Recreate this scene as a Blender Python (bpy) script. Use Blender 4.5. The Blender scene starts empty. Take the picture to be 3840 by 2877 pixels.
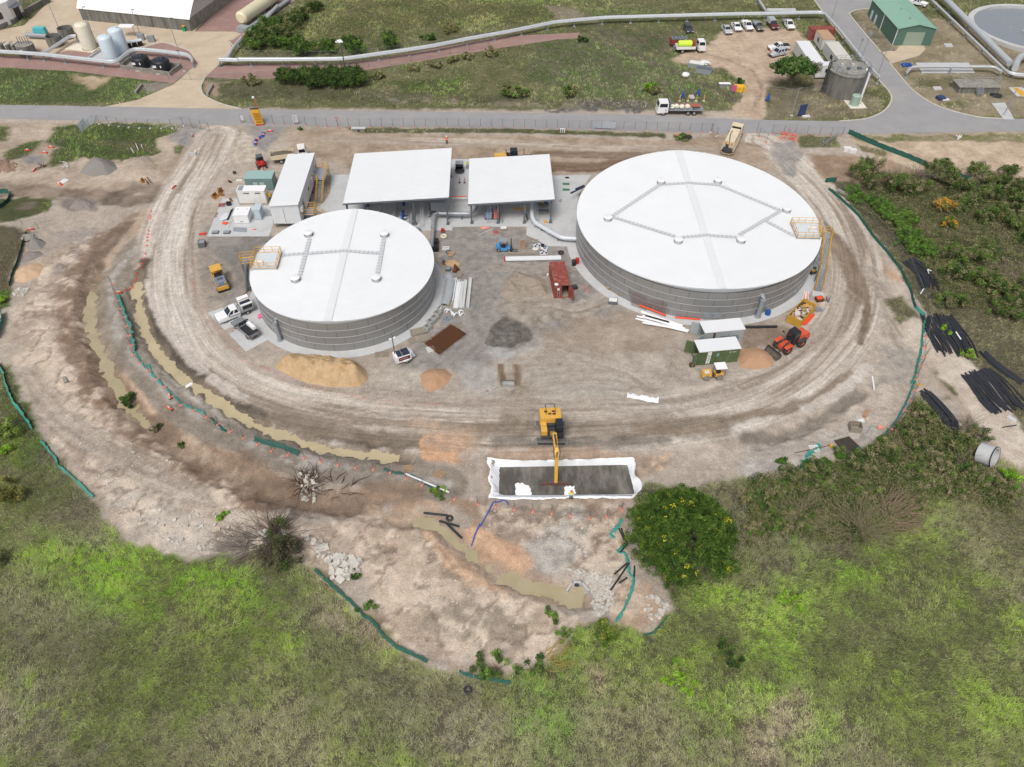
import bpy,math,random
import numpy as np
from math import sin,cos,pi,radians,atan2,hypot
random.seed(7);rng=np.random.default_rng(7)
SC=bpy.context.scene
COL=SC.collection

# ------------------------------------------------------------------ camera, sky, sun, exposure
PITCH,ROLL,CAMZ,FPX=radians(46.60),radians(0.44),75.14,2765.8
PW,PH=3840.,2877.
_fw=np.array([0,cos(PITCH),-sin(PITCH)]);_r0=np.array([1.,0,0]);_u0=np.cross(_r0,_fw)
_rt=cos(ROLL)*_r0+sin(ROLL)*_u0;_up=-sin(ROLL)*_r0+cos(ROLL)*_u0
import mathutils
cam=bpy.data.cameras.new('camera');camo=bpy.data.objects.new('camera',cam);COL.objects.link(camo)
cam.sensor_width=36;cam.lens=FPX/PW*36;cam.clip_start=1;cam.clip_end=6000
M4=mathutils.Matrix.Identity(4)
for i in range(3):
    M4[i][0],M4[i][1],M4[i][2]=_rt[i],_up[i],-_fw[i]
M4[2][3]=CAMZ
camo.matrix_world=M4
SC.camera=camo
world=bpy.data.worlds.new('World');SC.world=world;world.use_nodes=True
SUN_EL,SUN_AZ=radians(58),radians(200)
wn=world.node_tree;bg=wn.nodes['Background']
sky=wn.nodes.new('ShaderNodeTexSky');sky.sky_type='NISHITA';sky.sun_disc=False
sky.sun_elevation=SUN_EL;sky.sun_rotation=SUN_AZ;sky.air_density=1.0;sky.dust_density=6.0;sky.ozone_density=1.0
hs=wn.nodes.new('ShaderNodeHueSaturation');hs.inputs['Saturation'].default_value=0.42
wn.links.new(sky.outputs[0],hs.inputs['Color']);wn.links.new(hs.outputs[0],bg.inputs['Color'])
bg.inputs['Strength'].default_value=0.11
sun=bpy.data.lights.new('sun','SUN');sun.energy=1.5;sun.angle=radians(22);sun.color=(1,.985,.97)
suno=bpy.data.objects.new('sun',sun);COL.objects.link(suno)
_sd=mathutils.Vector((sin(SUN_AZ)*cos(SUN_EL),cos(SUN_AZ)*cos(SUN_EL),sin(SUN_EL)))
suno.rotation_euler=_sd.to_track_quat('Z','Y').to_euler();suno.location=(0,0,120)
SC.view_settings.view_transform='Standard';SC.view_settings.look='None'
SC.view_settings.gamma=1;SC.view_settings.use_curve_mapping=False
SC.view_settings.exposure=0.1

# ------------------------------------------------------------------ where things stand: survey points
TILES={'A':(0,0,2.209),'B':(900,0,2.209),'C':(1900,0,2.209),'D':(2840,0,2.209),'E':(0,700,2.209),
         'F':(700,500,2.209),'H':(1500,700,2.209),'I':(2400,600,2.209),'J':(2840,700,2.209),
         'K':(0,1350,2.209),'L':(900,1350,2.209),'M':(1800,1350,2.209),'N':(2800,1350,2.209),
         'O':(1000,1900,1.696),'Q':(2200,1750,1.349),'R':(0,2050,2.004),'S':(900,760,2.761),
         'U':(2100,560,2.011),'V':(0,0,.576),'X':(0,0,1.),'Y':(0,0,3.072),'Z':(2960,80,2.118)}
def G(x,y,z=0.):
    d=_fw+((x-PW/2)/FPX)*_rt-((y-PH/2)/FPX)*_up
    k=(z-CAMZ)/d[2]
    return(d[0]*k,d[1]*k,z)
def g(t,x,y,z=0.):
    o=TILES[t];return G(o[0]+x/o[2],o[1]+y/o[2],z)
def gp(t,s,z=0.):
    return[g(t,*map(float,q.split(',')),z)for q in s.split()]
def ang(a,b):return atan2(b[1]-a[1],b[0]-a[0])
def dist(a,b):return hypot(b[0]-a[0],b[1]-a[1])
def mid(a,b):return tuple((p+q)/2 for p,q in zip(a,b))

# ------------------------------------------------------------------ colours and materials
def lin(c):
    c=np.asarray(c,float)/255.
    return np.where(c<.04045,c/12.92,((c+.055)/1.055)**2.4)
EXPO,DESAT=1.05,.03
def alb(r,g_,b):
    c=lin((r,g_,b))/EXPO;return np.minimum(c*(1-DESAT)+c.mean()*DESAT,.8)
MATS={}
def mat(name,col,rough=.7,metal=0.,var=.12,scale=1.5,bump=0.,dirt=None,dirt_amt=.0,alpha=None,spec=.4,dscale=.6,stretch=None,vcol=False):
    """procedural surface: base colour broken by two noises, optional dirt coat, optional fine relief"""
    if name in MATS:return MATS[name]
    m=bpy.data.materials.new(name);m.use_nodes=True;nt=m.node_tree;N=nt.nodes;L=nt.links
    b=N['Principled BSDF'];c=tuple(alb(*col))if max(col)>1.01 else tuple(col)
    b.inputs['Roughness'].default_value=rough;b.inputs['Metallic'].default_value=metal
    b.inputs['Specular IOR Level'].default_value=spec
    tc=N.new('ShaderNodeTexCoord');src=tc.outputs['Object']
    if stretch:
        mp=N.new('ShaderNodeMapping');mp.inputs['Scale'].default_value=stretch;L.new(src,mp.inputs[0]);src=mp.outputs[0]
    n1=N.new('ShaderNodeTexNoise');n1.inputs['Scale'].default_value=scale;n1.inputs['Detail'].default_value=8;n1.inputs['Roughness'].default_value=.65
    L.new(src,n1.inputs['Vector'])
    mr=N.new('ShaderNodeMapRange');mr.inputs[1].default_value=.25;mr.inputs[2].default_value=.75
    mr.inputs[3].default_value=1-var;mr.inputs[4].default_value=1+var
    L.new(n1.outputs['Fac'],mr.inputs[0])
    mx=N.new('ShaderNodeMix');mx.data_type='RGBA';mx.blend_type='MULTIPLY';mx.inputs[0].default_value=1
    if vcol:
        at=N.new('ShaderNodeAttribute');at.attribute_name='Col';L.new(at.outputs['Color'],mx.inputs['A'])
    else:mx.inputs['A'].default_value=(*c,1)
    L.new(mr.outputs[0],mx.inputs['B'])
    out=mx.outputs['Result']
    if dirt is not None:
        n2=N.new('ShaderNodeTexNoise');n2.inputs['Scale'].default_value=dscale;n2.inputs['Detail'].default_value=6;n2.inputs['Roughness'].default_value=.7
        L.new(src,n2.inputs['Vector'])
        r2=N.new('ShaderNodeMapRange');r2.inputs[1].default_value=.45;r2.inputs[2].default_value=.75;r2.inputs[3].default_value=0;r2.inputs[4].default_value=dirt_amt
        L.new(n2.outputs['Fac'],r2.inputs[0])
        m2=N.new('ShaderNodeMix');m2.data_type='RGBA';L.new(r2.outputs[0],m2.inputs[0]);L.new(out,m2.inputs['A']);m2.inputs['B'].default_value=(*alb(*dirt),1)
        out=m2.outputs['Result']
    L.new(out,b.inputs['Base Color'])
    if bump:
        bp=N.new('ShaderNodeBump');bp.inputs['Strength'].default_value=bump;bp.inputs['Distance'].default_value=.05
        L.new(n1.outputs['Fac'],bp.inputs['Height']);L.new(bp.outputs[0],b.inputs['Normal'])
    if alpha is not None:b.inputs['Alpha'].default_value=alpha
    MATS[name]=m
    return m
DUST=(176,158,138)
WHITE=mat('white_paint',(236,240,243),.45,var=.03)
ROOFW=mat('white_roof',(.70,.715,.725),.55,var=.03,scale=.25,spec=.2,dirt=(222,224,224),dirt_amt=.5,dscale=.12)
SWHITE=mat('site_white',(226,226,222),.5,var=.06,dirt=DUST,dirt_amt=.45)
GALV=mat('galvanised',(158,164,170),.5,.25,var=.08,scale=3)
GALVD=mat('galvanised_dark',(112,118,124),.5,.3,var=.1,scale=3)
YRAIL=mat('yellow_rail',(214,164,46),.5,var=.06)
YEL=mat('plant_yellow',(222,170,62),.45,var=.08,dirt=DUST,dirt_amt=.5,dscale=1.2)
ORANGE=mat('machine_orange',(214,78,40),.45,var=.08,dirt=DUST,dirt_amt=.25,dscale=1.5)
REDM=mat('machine_red',(188,42,34),.45,var=.08,dirt=DUST,dirt_amt=.3)
BLACK=mat('black_rubber',(48,48,50),.85,var=.25,scale=6,dirt=(120,110,98),dirt_amt=.5,dscale=2)
DARK=mat('dark_steel',(66,68,72),.55,.2,var=.15,scale=4,dirt=(120,110,98),dirt_amt=.35)
GLASS=mat('dark_glass',(38,46,54),.08,0,var=.1,spec=.8)
RUST=mat('rusty_steel',(112,66,40),.85,.1,var=.3,scale=5,dirt=(70,44,30),dirt_amt=.6,dscale=2)
CONC=mat('concrete',(192,193,193),.85,var=.08,scale=.8,bump=.15,dirt=(160,157,151),dirt_amt=.5,dscale=.25)
CONCD=mat('weathered_concrete',(150,147,138),.9,var=.2,scale=1.2,bump=.3,dirt=(82,80,76),dirt_amt=.7,dscale=.7)
STAIN=mat('stained_concrete',(128,126,120),.9,var=.3,scale=1.2,dirt=(52,52,50),dirt_amt=.95,dscale=1.1,stretch=(1,1,.12))
TIMBER=mat('raw_timber',(176,146,112),.85,var=.25,scale=4,stretch=(1,1,1))
TIMBG=mat('grey_timber',(150,140,126),.9,var=.25,scale=4)
STEEL=mat('steel_pipe',(170,174,178),.42,.35,var=.08,scale=2)
BLUE=mat('valve_blue',(40,84,160),.45,var=.1)
REDP=mat('red_paint',(196,44,44),.5,var=.12)
SALMON=mat('salmon_plastic',(232,140,118),.6,var=.12,dirt=(220,210,200),dirt_amt=.5,dscale=3)
ORPL=mat('orange_plastic',(240,84,44),.55,var=.1)
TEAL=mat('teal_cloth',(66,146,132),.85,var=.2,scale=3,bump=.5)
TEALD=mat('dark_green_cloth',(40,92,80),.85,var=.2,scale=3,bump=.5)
BLKPL=mat('black_plastic',(44,44,48),.5,var=.2,scale=3)
HIVIS=mat('hivis_orange',(250,110,50),.8,var=.08);HIVISY=mat('hivis_yellow',(220,220,60),.8,var=.08)
NAVY=mat('navy_cloth',(34,38,52),.9,var=.15);SKIN=mat('skin',(196,150,124),.6,var=.05)
TAN=mat('tan_paint',(222,208,176),.5,var=.06,dirt=DUST,dirt_amt=.5)
GRNC=mat('container_green',(86,104,66),.6,var=.12,dirt=(140,140,110),dirt_amt=.4,dscale=1)
REDC=mat('container_red',(134,62,54),.7,var=.18,scale=3,dirt=(176,122,104),dirt_amt=.8,dscale=1.6)
GREYC=mat('container_grey',(168,176,178),.6,var=.1,dirt=(140,130,116),dirt_amt=.35)
BRONZE=mat('rebar_brown',(104,68,44),.85,.1,var=.25,scale=5)

# ------------------------------------------------------------------ mesh kit
class MB:
    def __init__(s):s.v=[];s.f=[];s.mi=[];s.cur=0
    def add(s,vs,fs):
        o=len(s.v);s.v+=[tuple(map(float,q))for q in vs]
        for q in fs:s.f.append(tuple(o+i for i in q));s.mi.append(s.cur)
        return s
    def box(s,c,d,rz=0,ts=(1,1),off=(0,0)):
        """box centred at c=(x,y,z of the BOTTOM), size d, top scaled by ts and shifted by off"""
        a,b,h=d[0]/2,d[1]/2,d[2];co,si=cos(rz),sin(rz);vs=[]
        for z,sx,sy,ox,oy in((0,1,1,0,0),(h,ts[0],ts[1],off[0],off[1])):
            for x,y in((-a,-b),(a,-b),(a,b),(-a,b)):
                X,Y=x*sx+ox,y*sy+oy
                vs.append((c[0]+X*co-Y*si,c[1]+X*si+Y*co,c[2]+z))
        return s.add(vs,[(3,2,1,0),(4,5,6,7),(0,1,5,4),(1,2,6,5),(2,3,7,6),(3,0,4,7)])
    def ring(s,p,ax,r,n,up=None):
        ax=np.asarray(ax,float);ax=ax/(np.linalg.norm(ax)+1e-9)
        t=np.array([0,0,1.])if abs(ax[2])<.9 else np.array([1.,0,0])
        a=np.cross(ax,t);a/=np.linalg.norm(a);b=np.cross(ax,a)
        return[tuple(np.asarray(p)+r*(cos(2*pi*i/n)*a+sin(2*pi*i/n)*b))for i in range(n)]
    def tube(s,p,q,r,n=8,r2=None,cap=True):
        r2=r if r2 is None else r2;ax=np.subtract(q,p)
        vs=s.ring(p,ax,r,n)+s.ring(q,ax,r2,n)
        fs=[(i,(i+1)%n,n+(i+1)%n,n+i)for i in range(n)]
        if cap:fs+=[tuple(range(n))[::-1],tuple(range(n,2*n))]
        return s.add(vs,fs)
    def path(s,pts,r,n=8,cap=True):
        pts=[np.asarray(p,float)for p in pts];m=len(pts);vs=[];rr=r if hasattr(r,'__len__')else[r]*m
        for i,p in enumerate(pts):
            a=pts[min(i+1,m-1)]-pts[max(i-1,0)]
            vs+=s.ring(p,a,rr[i],n)
        fs=[(k*n+i,k*n+(i+1)%n,(k+1)*n+(i+1)%n,(k+1)*n+i)for k in range(m-1)for i in range(n)]
        if cap:fs+=[tuple(range(n))[::-1],tuple(range((m-1)*n,m*n))]
        return s.add(vs,fs)
    def prism(s,poly,z0,z1):
        n=len(poly);vs=[(p[0],p[1],z0)for p in poly]+[(p[0],p[1],z1)for p in poly]
        return s.add(vs,[tuple(range(n))[::-1],tuple(range(n,2*n))]+[(i,(i+1)%n,n+(i+1)%n,n+i)for i in range(n)])
    def side(s,prof,w,y=0,tw=None,z_t=None):
        """side profile (x,z) extruded across y, upper points may be narrower (tumblehome)"""
        n=len(prof);vs=[]
        for sg in(-1,1):
            for x,z in prof:
                k=1 if tw is None or z<z_t else tw
                vs.append((x,y+sg*w/2*k,z))
        return s.add(vs,[tuple(range(n)),tuple(range(n,2*n))[::-1]]+[(i,n+i,n+(i+1)%n,(i+1)%n)for i in range(n)])
    def lathe(s,prof,n=24,c=(0,0,0),a0=0,a1=2*pi,close=True):
        full=abs(a1-a0-2*pi)<1e-6;k=n if full else n+1;m=len(prof);vs=[]
        for i in range(k):
            t=a0+(a1-a0)*i/n
            vs+=[(c[0]+r*cos(t),c[1]+r*sin(t),c[2]+z)for r,z in prof]
        fs=[]
        for i in range(n):
            j=(i+1)%k
            fs+=[(i*m+q,j*m+q,j*m+q+1,i*m+q+1)for q in range(m-1)]
        return s.add(vs,fs)
    def poly(s,pts):return s.add(pts,[tuple(range(len(pts)))])
    def build(s,name,m,parent=None,smooth=False):
        me=bpy.data.meshes.new(name);me.from_pydata(s.v,[],s.f)
        for q in(m if isinstance(m,(list,tuple))else[m]):me.materials.append(q)
        if any(s.mi):me.polygons.foreach_set('material_index',s.mi)
        if smooth:
            me.polygons.foreach_set('use_smooth',[True]*len(me.polygons))
            try:me.set_sharp_from_angle(angle=radians(40))
            except Exception:pass
        me.update()
        o=bpy.data.objects.new(name,me);COL.objects.link(o);o.parent=parent
        return o
def B(*a,**k):return MB().box(*a,**k)
def TU(*a,**k):return MB().tube(*a,**k)
def tag(o,label,cat,group=None):
    o['label']=label;o['category']=cat
    if group:o['group']=group
    return o
def thing(name,label,cat,loc=(0,0,0),rz=0,group=None):
    o=bpy.data.objects.new(name,None);COL.objects.link(o);o.empty_display_size=.3
    o.location=loc;o.rotation_euler=(0,0,rz)
    return tag(o,label,cat,group)
def inst(name,mesh,parent,loc=(0,0,0),rot=(0,0,0)):
    o=bpy.data.objects.new(name,mesh);COL.objects.link(o);o.parent=parent;o.location=loc;o.rotation_euler=rot
    return o
def struct(o):o['kind']='structure';return o
def stuff(o):o['kind']='stuff';return o
PAVED=[]
def sheet(name,pts,z,m,th=0):
    PAVED.append(pts)
    mb=MB()
    if th:mb.prism([p[:2]for p in pts],z-th,z)
    else:mb.poly([(p[0],p[1],z)for p in pts])
    o=mb.build(name,m)
    if not th and o.data.polygons[0].normal.z<0:o.data.flip_normals()
    return struct(o)
def npmesh(name,V,F,m,col=None,parent=None,smooth=False):
    """big mesh from numpy arrays; F (n,3) or (n,4)"""
    me=bpy.data.meshes.new(name);n,k=F.shape
    me.vertices.add(len(V));me.vertices.foreach_set('co',np.ascontiguousarray(V,np.float32).ravel())
    me.loops.add(n*k);me.loops.foreach_set('vertex_index',np.ascontiguousarray(F,np.int32).ravel())
    me.polygons.add(n);me.polygons.foreach_set('loop_start',np.arange(0,n*k,k,dtype=np.int32))
    me.polygons.foreach_set('loop_total',np.full(n,k,np.int32))
    if smooth:me.polygons.foreach_set('use_smooth',np.ones(n,bool))
    if col is not None:
        ca=me.color_attributes.new('Col','FLOAT_COLOR','POINT')
        c4=np.ones((len(V),4),np.float32);c4[:,:3]=col;ca.data.foreach_set('color',c4.ravel())
    me.materials.append(m);me.update(calc_edges=True)
    o=bpy.data.objects.new(name,me);COL.objects.link(o);o.parent=parent
    return o

# ------------------------------------------------------------------ noise
_lat=np.random.default_rng(3).random((256,256))
def vnoise(x,y):
    xi=np.floor(x).astype(int);yi=np.floor(y).astype(int);fx=x-xi;fy=y-yi
    fx=fx*fx*(3-2*fx);fy=fy*fy*(3-2*fy)
    a=_lat[xi&255,yi&255];b=_lat[(xi+1)&255,yi&255];c=_lat[xi&255,(yi+1)&255];d=_lat[(xi+1)&255,(yi+1)&255]
    return(a*(1-fx)+b*fx)*(1-fy)+(c*(1-fx)+d*fx)*fy
def fbm(x,y,o=4,s=1.):
    t=0;a=.5;q=0
    for i in range(o):
        t=t+a*vnoise(x*s+17.3*i,y*s-9.1*i);q+=a;a*=.55;s*=2.03
    return np.clip((t/q-.5)*1.7+.5,0,1)
def sst(e0,e1,x):
    t=np.clip((x-e0)/(e1-e0),0,1);return t*t*(3-2*t)
def segdist(X,Y,pts,closed):
    """distance to polyline, arc length, side sign / inside flag"""
    P=np.array([p[:2]for p in pts]);n=len(P);best=np.full(X.shape,1e9);arc=np.zeros(X.shape);sg=np.ones(X.shape)
    ins=np.zeros(X.shape,bool);L0=0
    for i in range(n if closed else n-1):
        a=P[i];b=P[(i+1)%n];d=b-a;l2=d@d+1e-12
        t=np.clip(((X-a[0])*d[0]+(Y-a[1])*d[1])/l2,0,1)
        dx=X-a[0]-t*d[0];dy=Y-a[1]-t*d[1];q=dx*dx+dy*dy;w=q<best
        best=np.where(w,q,best);l=math.sqrt(l2)
        if not closed:
            arc=np.where(w,L0+t*l,arc);sg=np.where(w,np.sign(d[0]*dy-d[1]*dx),sg);L0+=l
        else:
            c=((a[1]>Y)!=(b[1]>Y))&(X<(b[0]-a[0])*(Y-a[1])/(b[1]-a[1]+1e-12)+a[0]);ins^=c
    return np.sqrt(best),arc,sg,ins
def smooth_line(pts,n=6):
    P=[np.array(p,float)for p in pts];P=[2*P[0]-P[1]]+P+[2*P[-1]-P[-2]];out=[]
    for i in range(1,len(P)-2):
        a,b,c,d=P[i-1:i+3]
        for k in range(n):
            t=k/n;out.append(.5*((2*b)+(-a+c)*t+(2*a-5*b+4*c-d)*t*t+(-a+3*b-3*c+d)*t**3))
    out.append(P[-2]);return[tuple(q)for q in out]


# ================================================================== GROUND
def axis(segs):
    out=[]
    for a,b,s in segs:out+=list(np.arange(a,b-1e-6,s))
    return np.array(out+[segs[-1][1]])
gx=axis([(-2500,-400,300),(-400,-180,20),(-180,-85,1.0),(-85,85,.3),(85,180,1.0),(180,400,20),(400,2500,300)])
gy=axis([(-300,10,15),(10,120,.3),(120,150,.45),(150,232,.8),(232,300,5),(300,800,50),(800,5000,400)])
GX,GY=np.meshgrid(gx,gy);X=GX.ravel();Y=GY.ravel()
RDV=np.zeros((len(X),3))
class Paint:
    def __init__(s,n):s.c=np.zeros((n,3));s.z=np.zeros(n);s.grass=np.zeros(n);s.rough=np.ones(n)
PT=Paint(len(X))
N1=fbm(X,Y,5,.11);N2=fbm(X+91,Y-33,5,.35);N3=fbm(X-57,Y+12,4,1.1);NW=(fbm(X+7,Y+71,4,.5)-.5)*2
def sub(pts,pad):
    P=np.array([p[:2]for p in pts]);lo=P.min(0)-pad;hi=P.max(0)+pad
    return np.nonzero((X>lo[0])&(X<hi[0])&(Y>lo[1])&(Y<hi[1]))[0]
def soil(r,g_,b):
    c=alb(r,g_,b)
    return c*.86+c.mean()*.14 if r>g_ else c
def mixcol(ix,a,c1,c2,nz,k=1.):
    t=np.clip((nz[ix]-.5)*k+.5,0,1)[:,None];c=soil(*c1)*(1-t)+soil(*c2)*t
    PT.c[ix]=PT.c[ix]*(1-a[:,None])+c*a[:,None]
def area(pts,c1,c2,nz=None,soft=.5,warp=.8,op=1.,grass=None,k=1.6,patchy=None):
    ix=sub(pts,6);d,_,_,ins=segdist(X[ix],Y[ix],pts,True);sd=np.where(ins,d,-d)+NW[ix]*warp
    a=sst(-soft,soft,sd)*op
    if patchy is not None:a=a*sst(patchy-.12,patchy+.12,N2[ix]*.6+N3[ix]*.4)
    mixcol(ix,a,c1,c2,N2 if nz is None else nz,k)
    if grass is not None:PT.grass[ix]=PT.grass[ix]*(1-a)+grass*a
    return ix,a
def line(pts,hw,c1,c2,soft=.4,warp=.4,op=1.,grass=0,patchy=None,dz=0,k=1.6):
    ix=sub(pts,hw+4);d,s_,sg,_=segdist(X[ix],Y[ix],pts,False);sd=hw-d+NW[ix]*warp
    a=sst(-soft,soft,sd)*op
    if patchy is not None:a=a*sst(patchy-.12,patchy+.12,N2[ix]*.5+N3[ix]*.5)
    mixcol(ix,a,c1,c2,N2,k);PT.grass[ix]=PT.grass[ix]*(1-a)+grass*a
    if dz:PT.z[ix]+=dz*a
    return ix,a
def streak(pts,hw,cols,soft=1.,fs=1.5,fa=.035,op=1.,warp=.5):
    """wheel-polished strip: colours vary across the strip, drawn out along it"""
    ix=sub(pts,hw+4);d,s_,sg,_=segdist(X[ix],Y[ix],pts,False)
    a=sst(-soft,soft,hw-d+NW[ix]*warp)*op;q=d*sg
    t=fbm(s_*fa+40,q*fs*.5,4,1.);t2=fbm(s_*.12+3,q*fs*2.2,3,1.)
    u=np.clip(.65*t+.35*t2,0,1)
    u=np.clip((u-.5)*1.8+.5,0,.999)*(len(cols)-1)
    CA=np.array([soil(*c)for c in cols]);i=u.astype(int);f=(u-i)[:,None];c=CA[i]*(1-f)+CA[np.minimum(i+1,len(cols)-1)]*f
    PT.c[ix]=PT.c[ix]*(1-a[:,None])+c*a[:,None];PT.grass[ix]*=1-a
    PT.z[ix]-=a*.05*t2
    w=a>RDV[ix,2]*.5;j=ix[w];RDV[j]=np.stack([q[w],s_[w],a[w]],-1)
    return ix,a
def carve(pts,hw,depth,flat=.35,brk=0.):
    ix=sub(pts,hw+3);d,s_,_,_=segdist(X[ix],Y[ix],pts,False);d=d+(N3[ix]-.5)*.9+NW[ix]*.25
    k=1-brk*sst(.45,.75,fbm(s_*.11,s_*0+7.7,3))
    PT.z[ix]-=depth*k*(1-sst(hw*flat,hw,d))*sst(0,2.5,s_)
    e=sst(hw*.8,hw*1.1,d)*(1-sst(hw*1.1,hw*1.7,d));PT.z[ix]+=e*.14*N2[ix]

# base: light dusty spoil
t=N1[:,None]*.6+N2[:,None]*.4
PT.c[:]=soil(150,137,123)*(1-t)+soil(188,174,158)*t
PT.z+=(N2-.5)*.12+(N3-.5)*.05

# ---- far country north of the road
area(gp('V','-1500,-700 4000,-700 4000,262 1640,262 1640,240 -1500,222'),(104,114,66),(136,136,94),N2,.8,.6,grass=.8)
area(gp('V','560,120 640,20 760,-20 1200,-30 1205,48 900,60 700,105'),(108,122,62),(138,138,86),N2,1,1,grass=1)
area(gp('V','900,-60 1200,-60 1210,30 1100,10 1000,5'),(108,128,56),(118,128,70),N2,2,2,grass=1)
area(gp('V','1170,10 1215,45 1300,52 1250,20'),(128,116,96),(146,134,112),N2,1,1,grass=.4)
area(gp('V','1250,20 1460,15 1440,50 1280,45'),(84,112,50),(110,118,76),N2,1.5,2,grass=.8,patchy=.45)
area(gp('V','-600,140 170,148 370,180 300,222 -600,222'),(82,110,46),(98,116,60),N2,.6,.5,grass=.9)
area(gp('A','580,620 920,640 880,690 760,740 590,670'),(190,168,140),(160,140,108),N2,.6,.8,grass=.1)
area(gp('A','1170,690 1450,680 1400,720 1200,790'),(126,118,108),(142,132,120),N2,.8,.6,grass=.2)
area(gp('A','1680,680 1900,680 1880,740 1790,800 1690,770'),(150,130,114),(168,140,116),N2,.6,.6,grass=.1)
area(gp('V','470,180 1000,200 1280,225 1280,232 480,212'),(92,100,58),(116,114,82),N2,.8,.8,grass=.8)
area(gp('V','850,175 1000,170 990,205 870,200'),(92,118,42),(104,116,60),N2,1,1.5,grass=1)
area(gp('V','840,215 1300,225 1280,235 860,222'),(150,138,122),(130,122,98),N2,.8,1.2,grass=.4,patchy=.4)
area(gp('V','1150,85 1300,85 1480,150 1570,220 1450,215 1270,215 1140,180'),(84,112,48),(124,122,92),N3,1.5,2,grass=.8)
area(gp('V','1280,62 1480,70 1560,130 1600,180 1500,150 1290,75'),(82,100,52),(118,112,84),N2,1,1.5,grass=.7)
area(gp('V','1240,215 1400,220 1420,236 1250,234'),(104,98,90),(128,122,114),N3,.5,.8)
line(gp('C','350,920 600,905 900,900 1080,915'),.9,(74,72,70),(112,110,108),.5,1,patchy=.4)
line(gp('C','640,260 760,310 1000,430 1250,540 1500,650 1750,760 1920,850'),.7,(92,86,66),(120,112,90),.4,.4,grass=.7)
area(gp('V','1440,130 1530,95 1560,62 1720,60 1750,95 1690,130 1700,170 1660,190 1650,262 1570,246 1600,215 1605,180 1570,150 1500,140'),(176,152,128),(196,172,146),N2,.8,.8,grass=0)
line(gp('C','1620,440 1850,500 2020,580 2110,700 2060,900'),.5,(140,120,100),(170,148,124),.3,.3,patchy=.4)
area(gp('V','1660,185 1800,190 1870,200 1910,220 1900,240 1830,255 1660,258'),(120,112,84),(150,138,112),N2,.6,.6,grass=.5)
area(gp('V','1750,130 1880,135 1890,190 1760,190'),(128,116,94),(150,138,116),N2,.6,.6,grass=.2)
area(gp('V','1830,20 2212,60 2400,60 2400,262 2090,250 1960,215 1900,150'),(134,122,92),(160,146,120),N2,.6,.6,grass=.35)
area(gp('D','1280,640 1700,640 1640,720 1320,720'),(104,108,66),(140,128,100),N3,.8,1.2,grass=.6)
area(gp('D','1540,840 1720,830 1720,890 1560,890'),(104,108,66),(140,128,100),N3,.8,1.2,grass=.6)
area(gp('V','1840,25 1930,90 1920,125 1870,140 1840,80'),(112,106,84),(140,130,110),N2,.6,.6,grass=.4)

# ---- south of the road, north-west corner
area(gp('V','-600,262 460,268 480,330 400,350 350,420 -600,430'),(160,142,122),(186,168,148),N2,.6,.6)
area(gp('A','450,1060 760,1010 1480,1050 1480,1100 1280,1160 1330,1260 1000,1340 700,1310 400,1390 370,1340 480,1230 380,1170'),(74,104,38),(104,122,56),N2,.5,.7,grass=1)
area(gp('A','800,1180 1200,1180 1280,1260 1000,1280'),(110,106,72),(122,118,80),N3,.8,1,grass=.8,op=.7)
area(gp('A','40,1270 180,1190 320,1170 330,1200 180,1310 60,1320'),(84,108,46),(110,116,66),N2,.5,.6,grass=.9)
area(gp('A','-300,1030 60,1050 80,1130 30,1170 -300,1200'),(84,108,46),(110,116,66),N2,.5,.6,grass=.9)
area(gp('A','170,1290 370,1290 360,1370 220,1360'),(128,124,124),(142,136,132),N3,.4,.5)
area(gp('A','1490,1030 1700,1050 1760,1150 1620,1230 1470,1200 1380,1140'),(138,134,130),(154,148,142),N3,.5,.6)
area(gp('A','1440,1200 1530,1210 1500,1280 1450,1270'),(86,104,50),(130,122,96),N3,.4,.5,grass=.7)
line(gp('E','-100,20 300,40 700,70 1100,110 1430,60'),2.2,(112,96,82),(148,130,114),.8,.8,op=.9)
line(gp('A','900,1650 1150,1560 1400,1590'),2.0,(100,88,76),(138,122,108),.8,.8,op=.8)
area(gp('E','0,110 250,90 430,110 420,200 200,270 0,290 -300,290 -300,110'),(76,100,40),(104,116,58),N2,.4,.5,grass=1)
area(gp('E','160,130 290,130 260,190 160,190'),(150,134,118),(168,150,134),N3,.4,.5)
area(gp('E','470,90 800,110 790,190 560,200'),(120,110,104),(136,124,116),N3,.5,.6)
area(gp('E','-300,330 160,330 230,380 180,520 110,700 60,900 20,1020 -300,1000'),(104,96,66),(128,112,84),N2,.5,.6,grass=.8)
area(gp('E','-60,880 80,870 90,990 -60,1020'),(88,128,36),(96,116,50),N2,.4,.5,grass=1)
area(gp('A','1700,1060 2050,1110 2200,1130 2150,1240 2100,1330 1850,1370 1740,1220'),(172,158,140),(196,184,168),N3,.6,.8)
area(gp('A','2050,1020 2300,1000 2350,1080 2200,1250 2100,1200'),(136,132,128),(152,146,140),N3,.5,.6)

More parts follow.
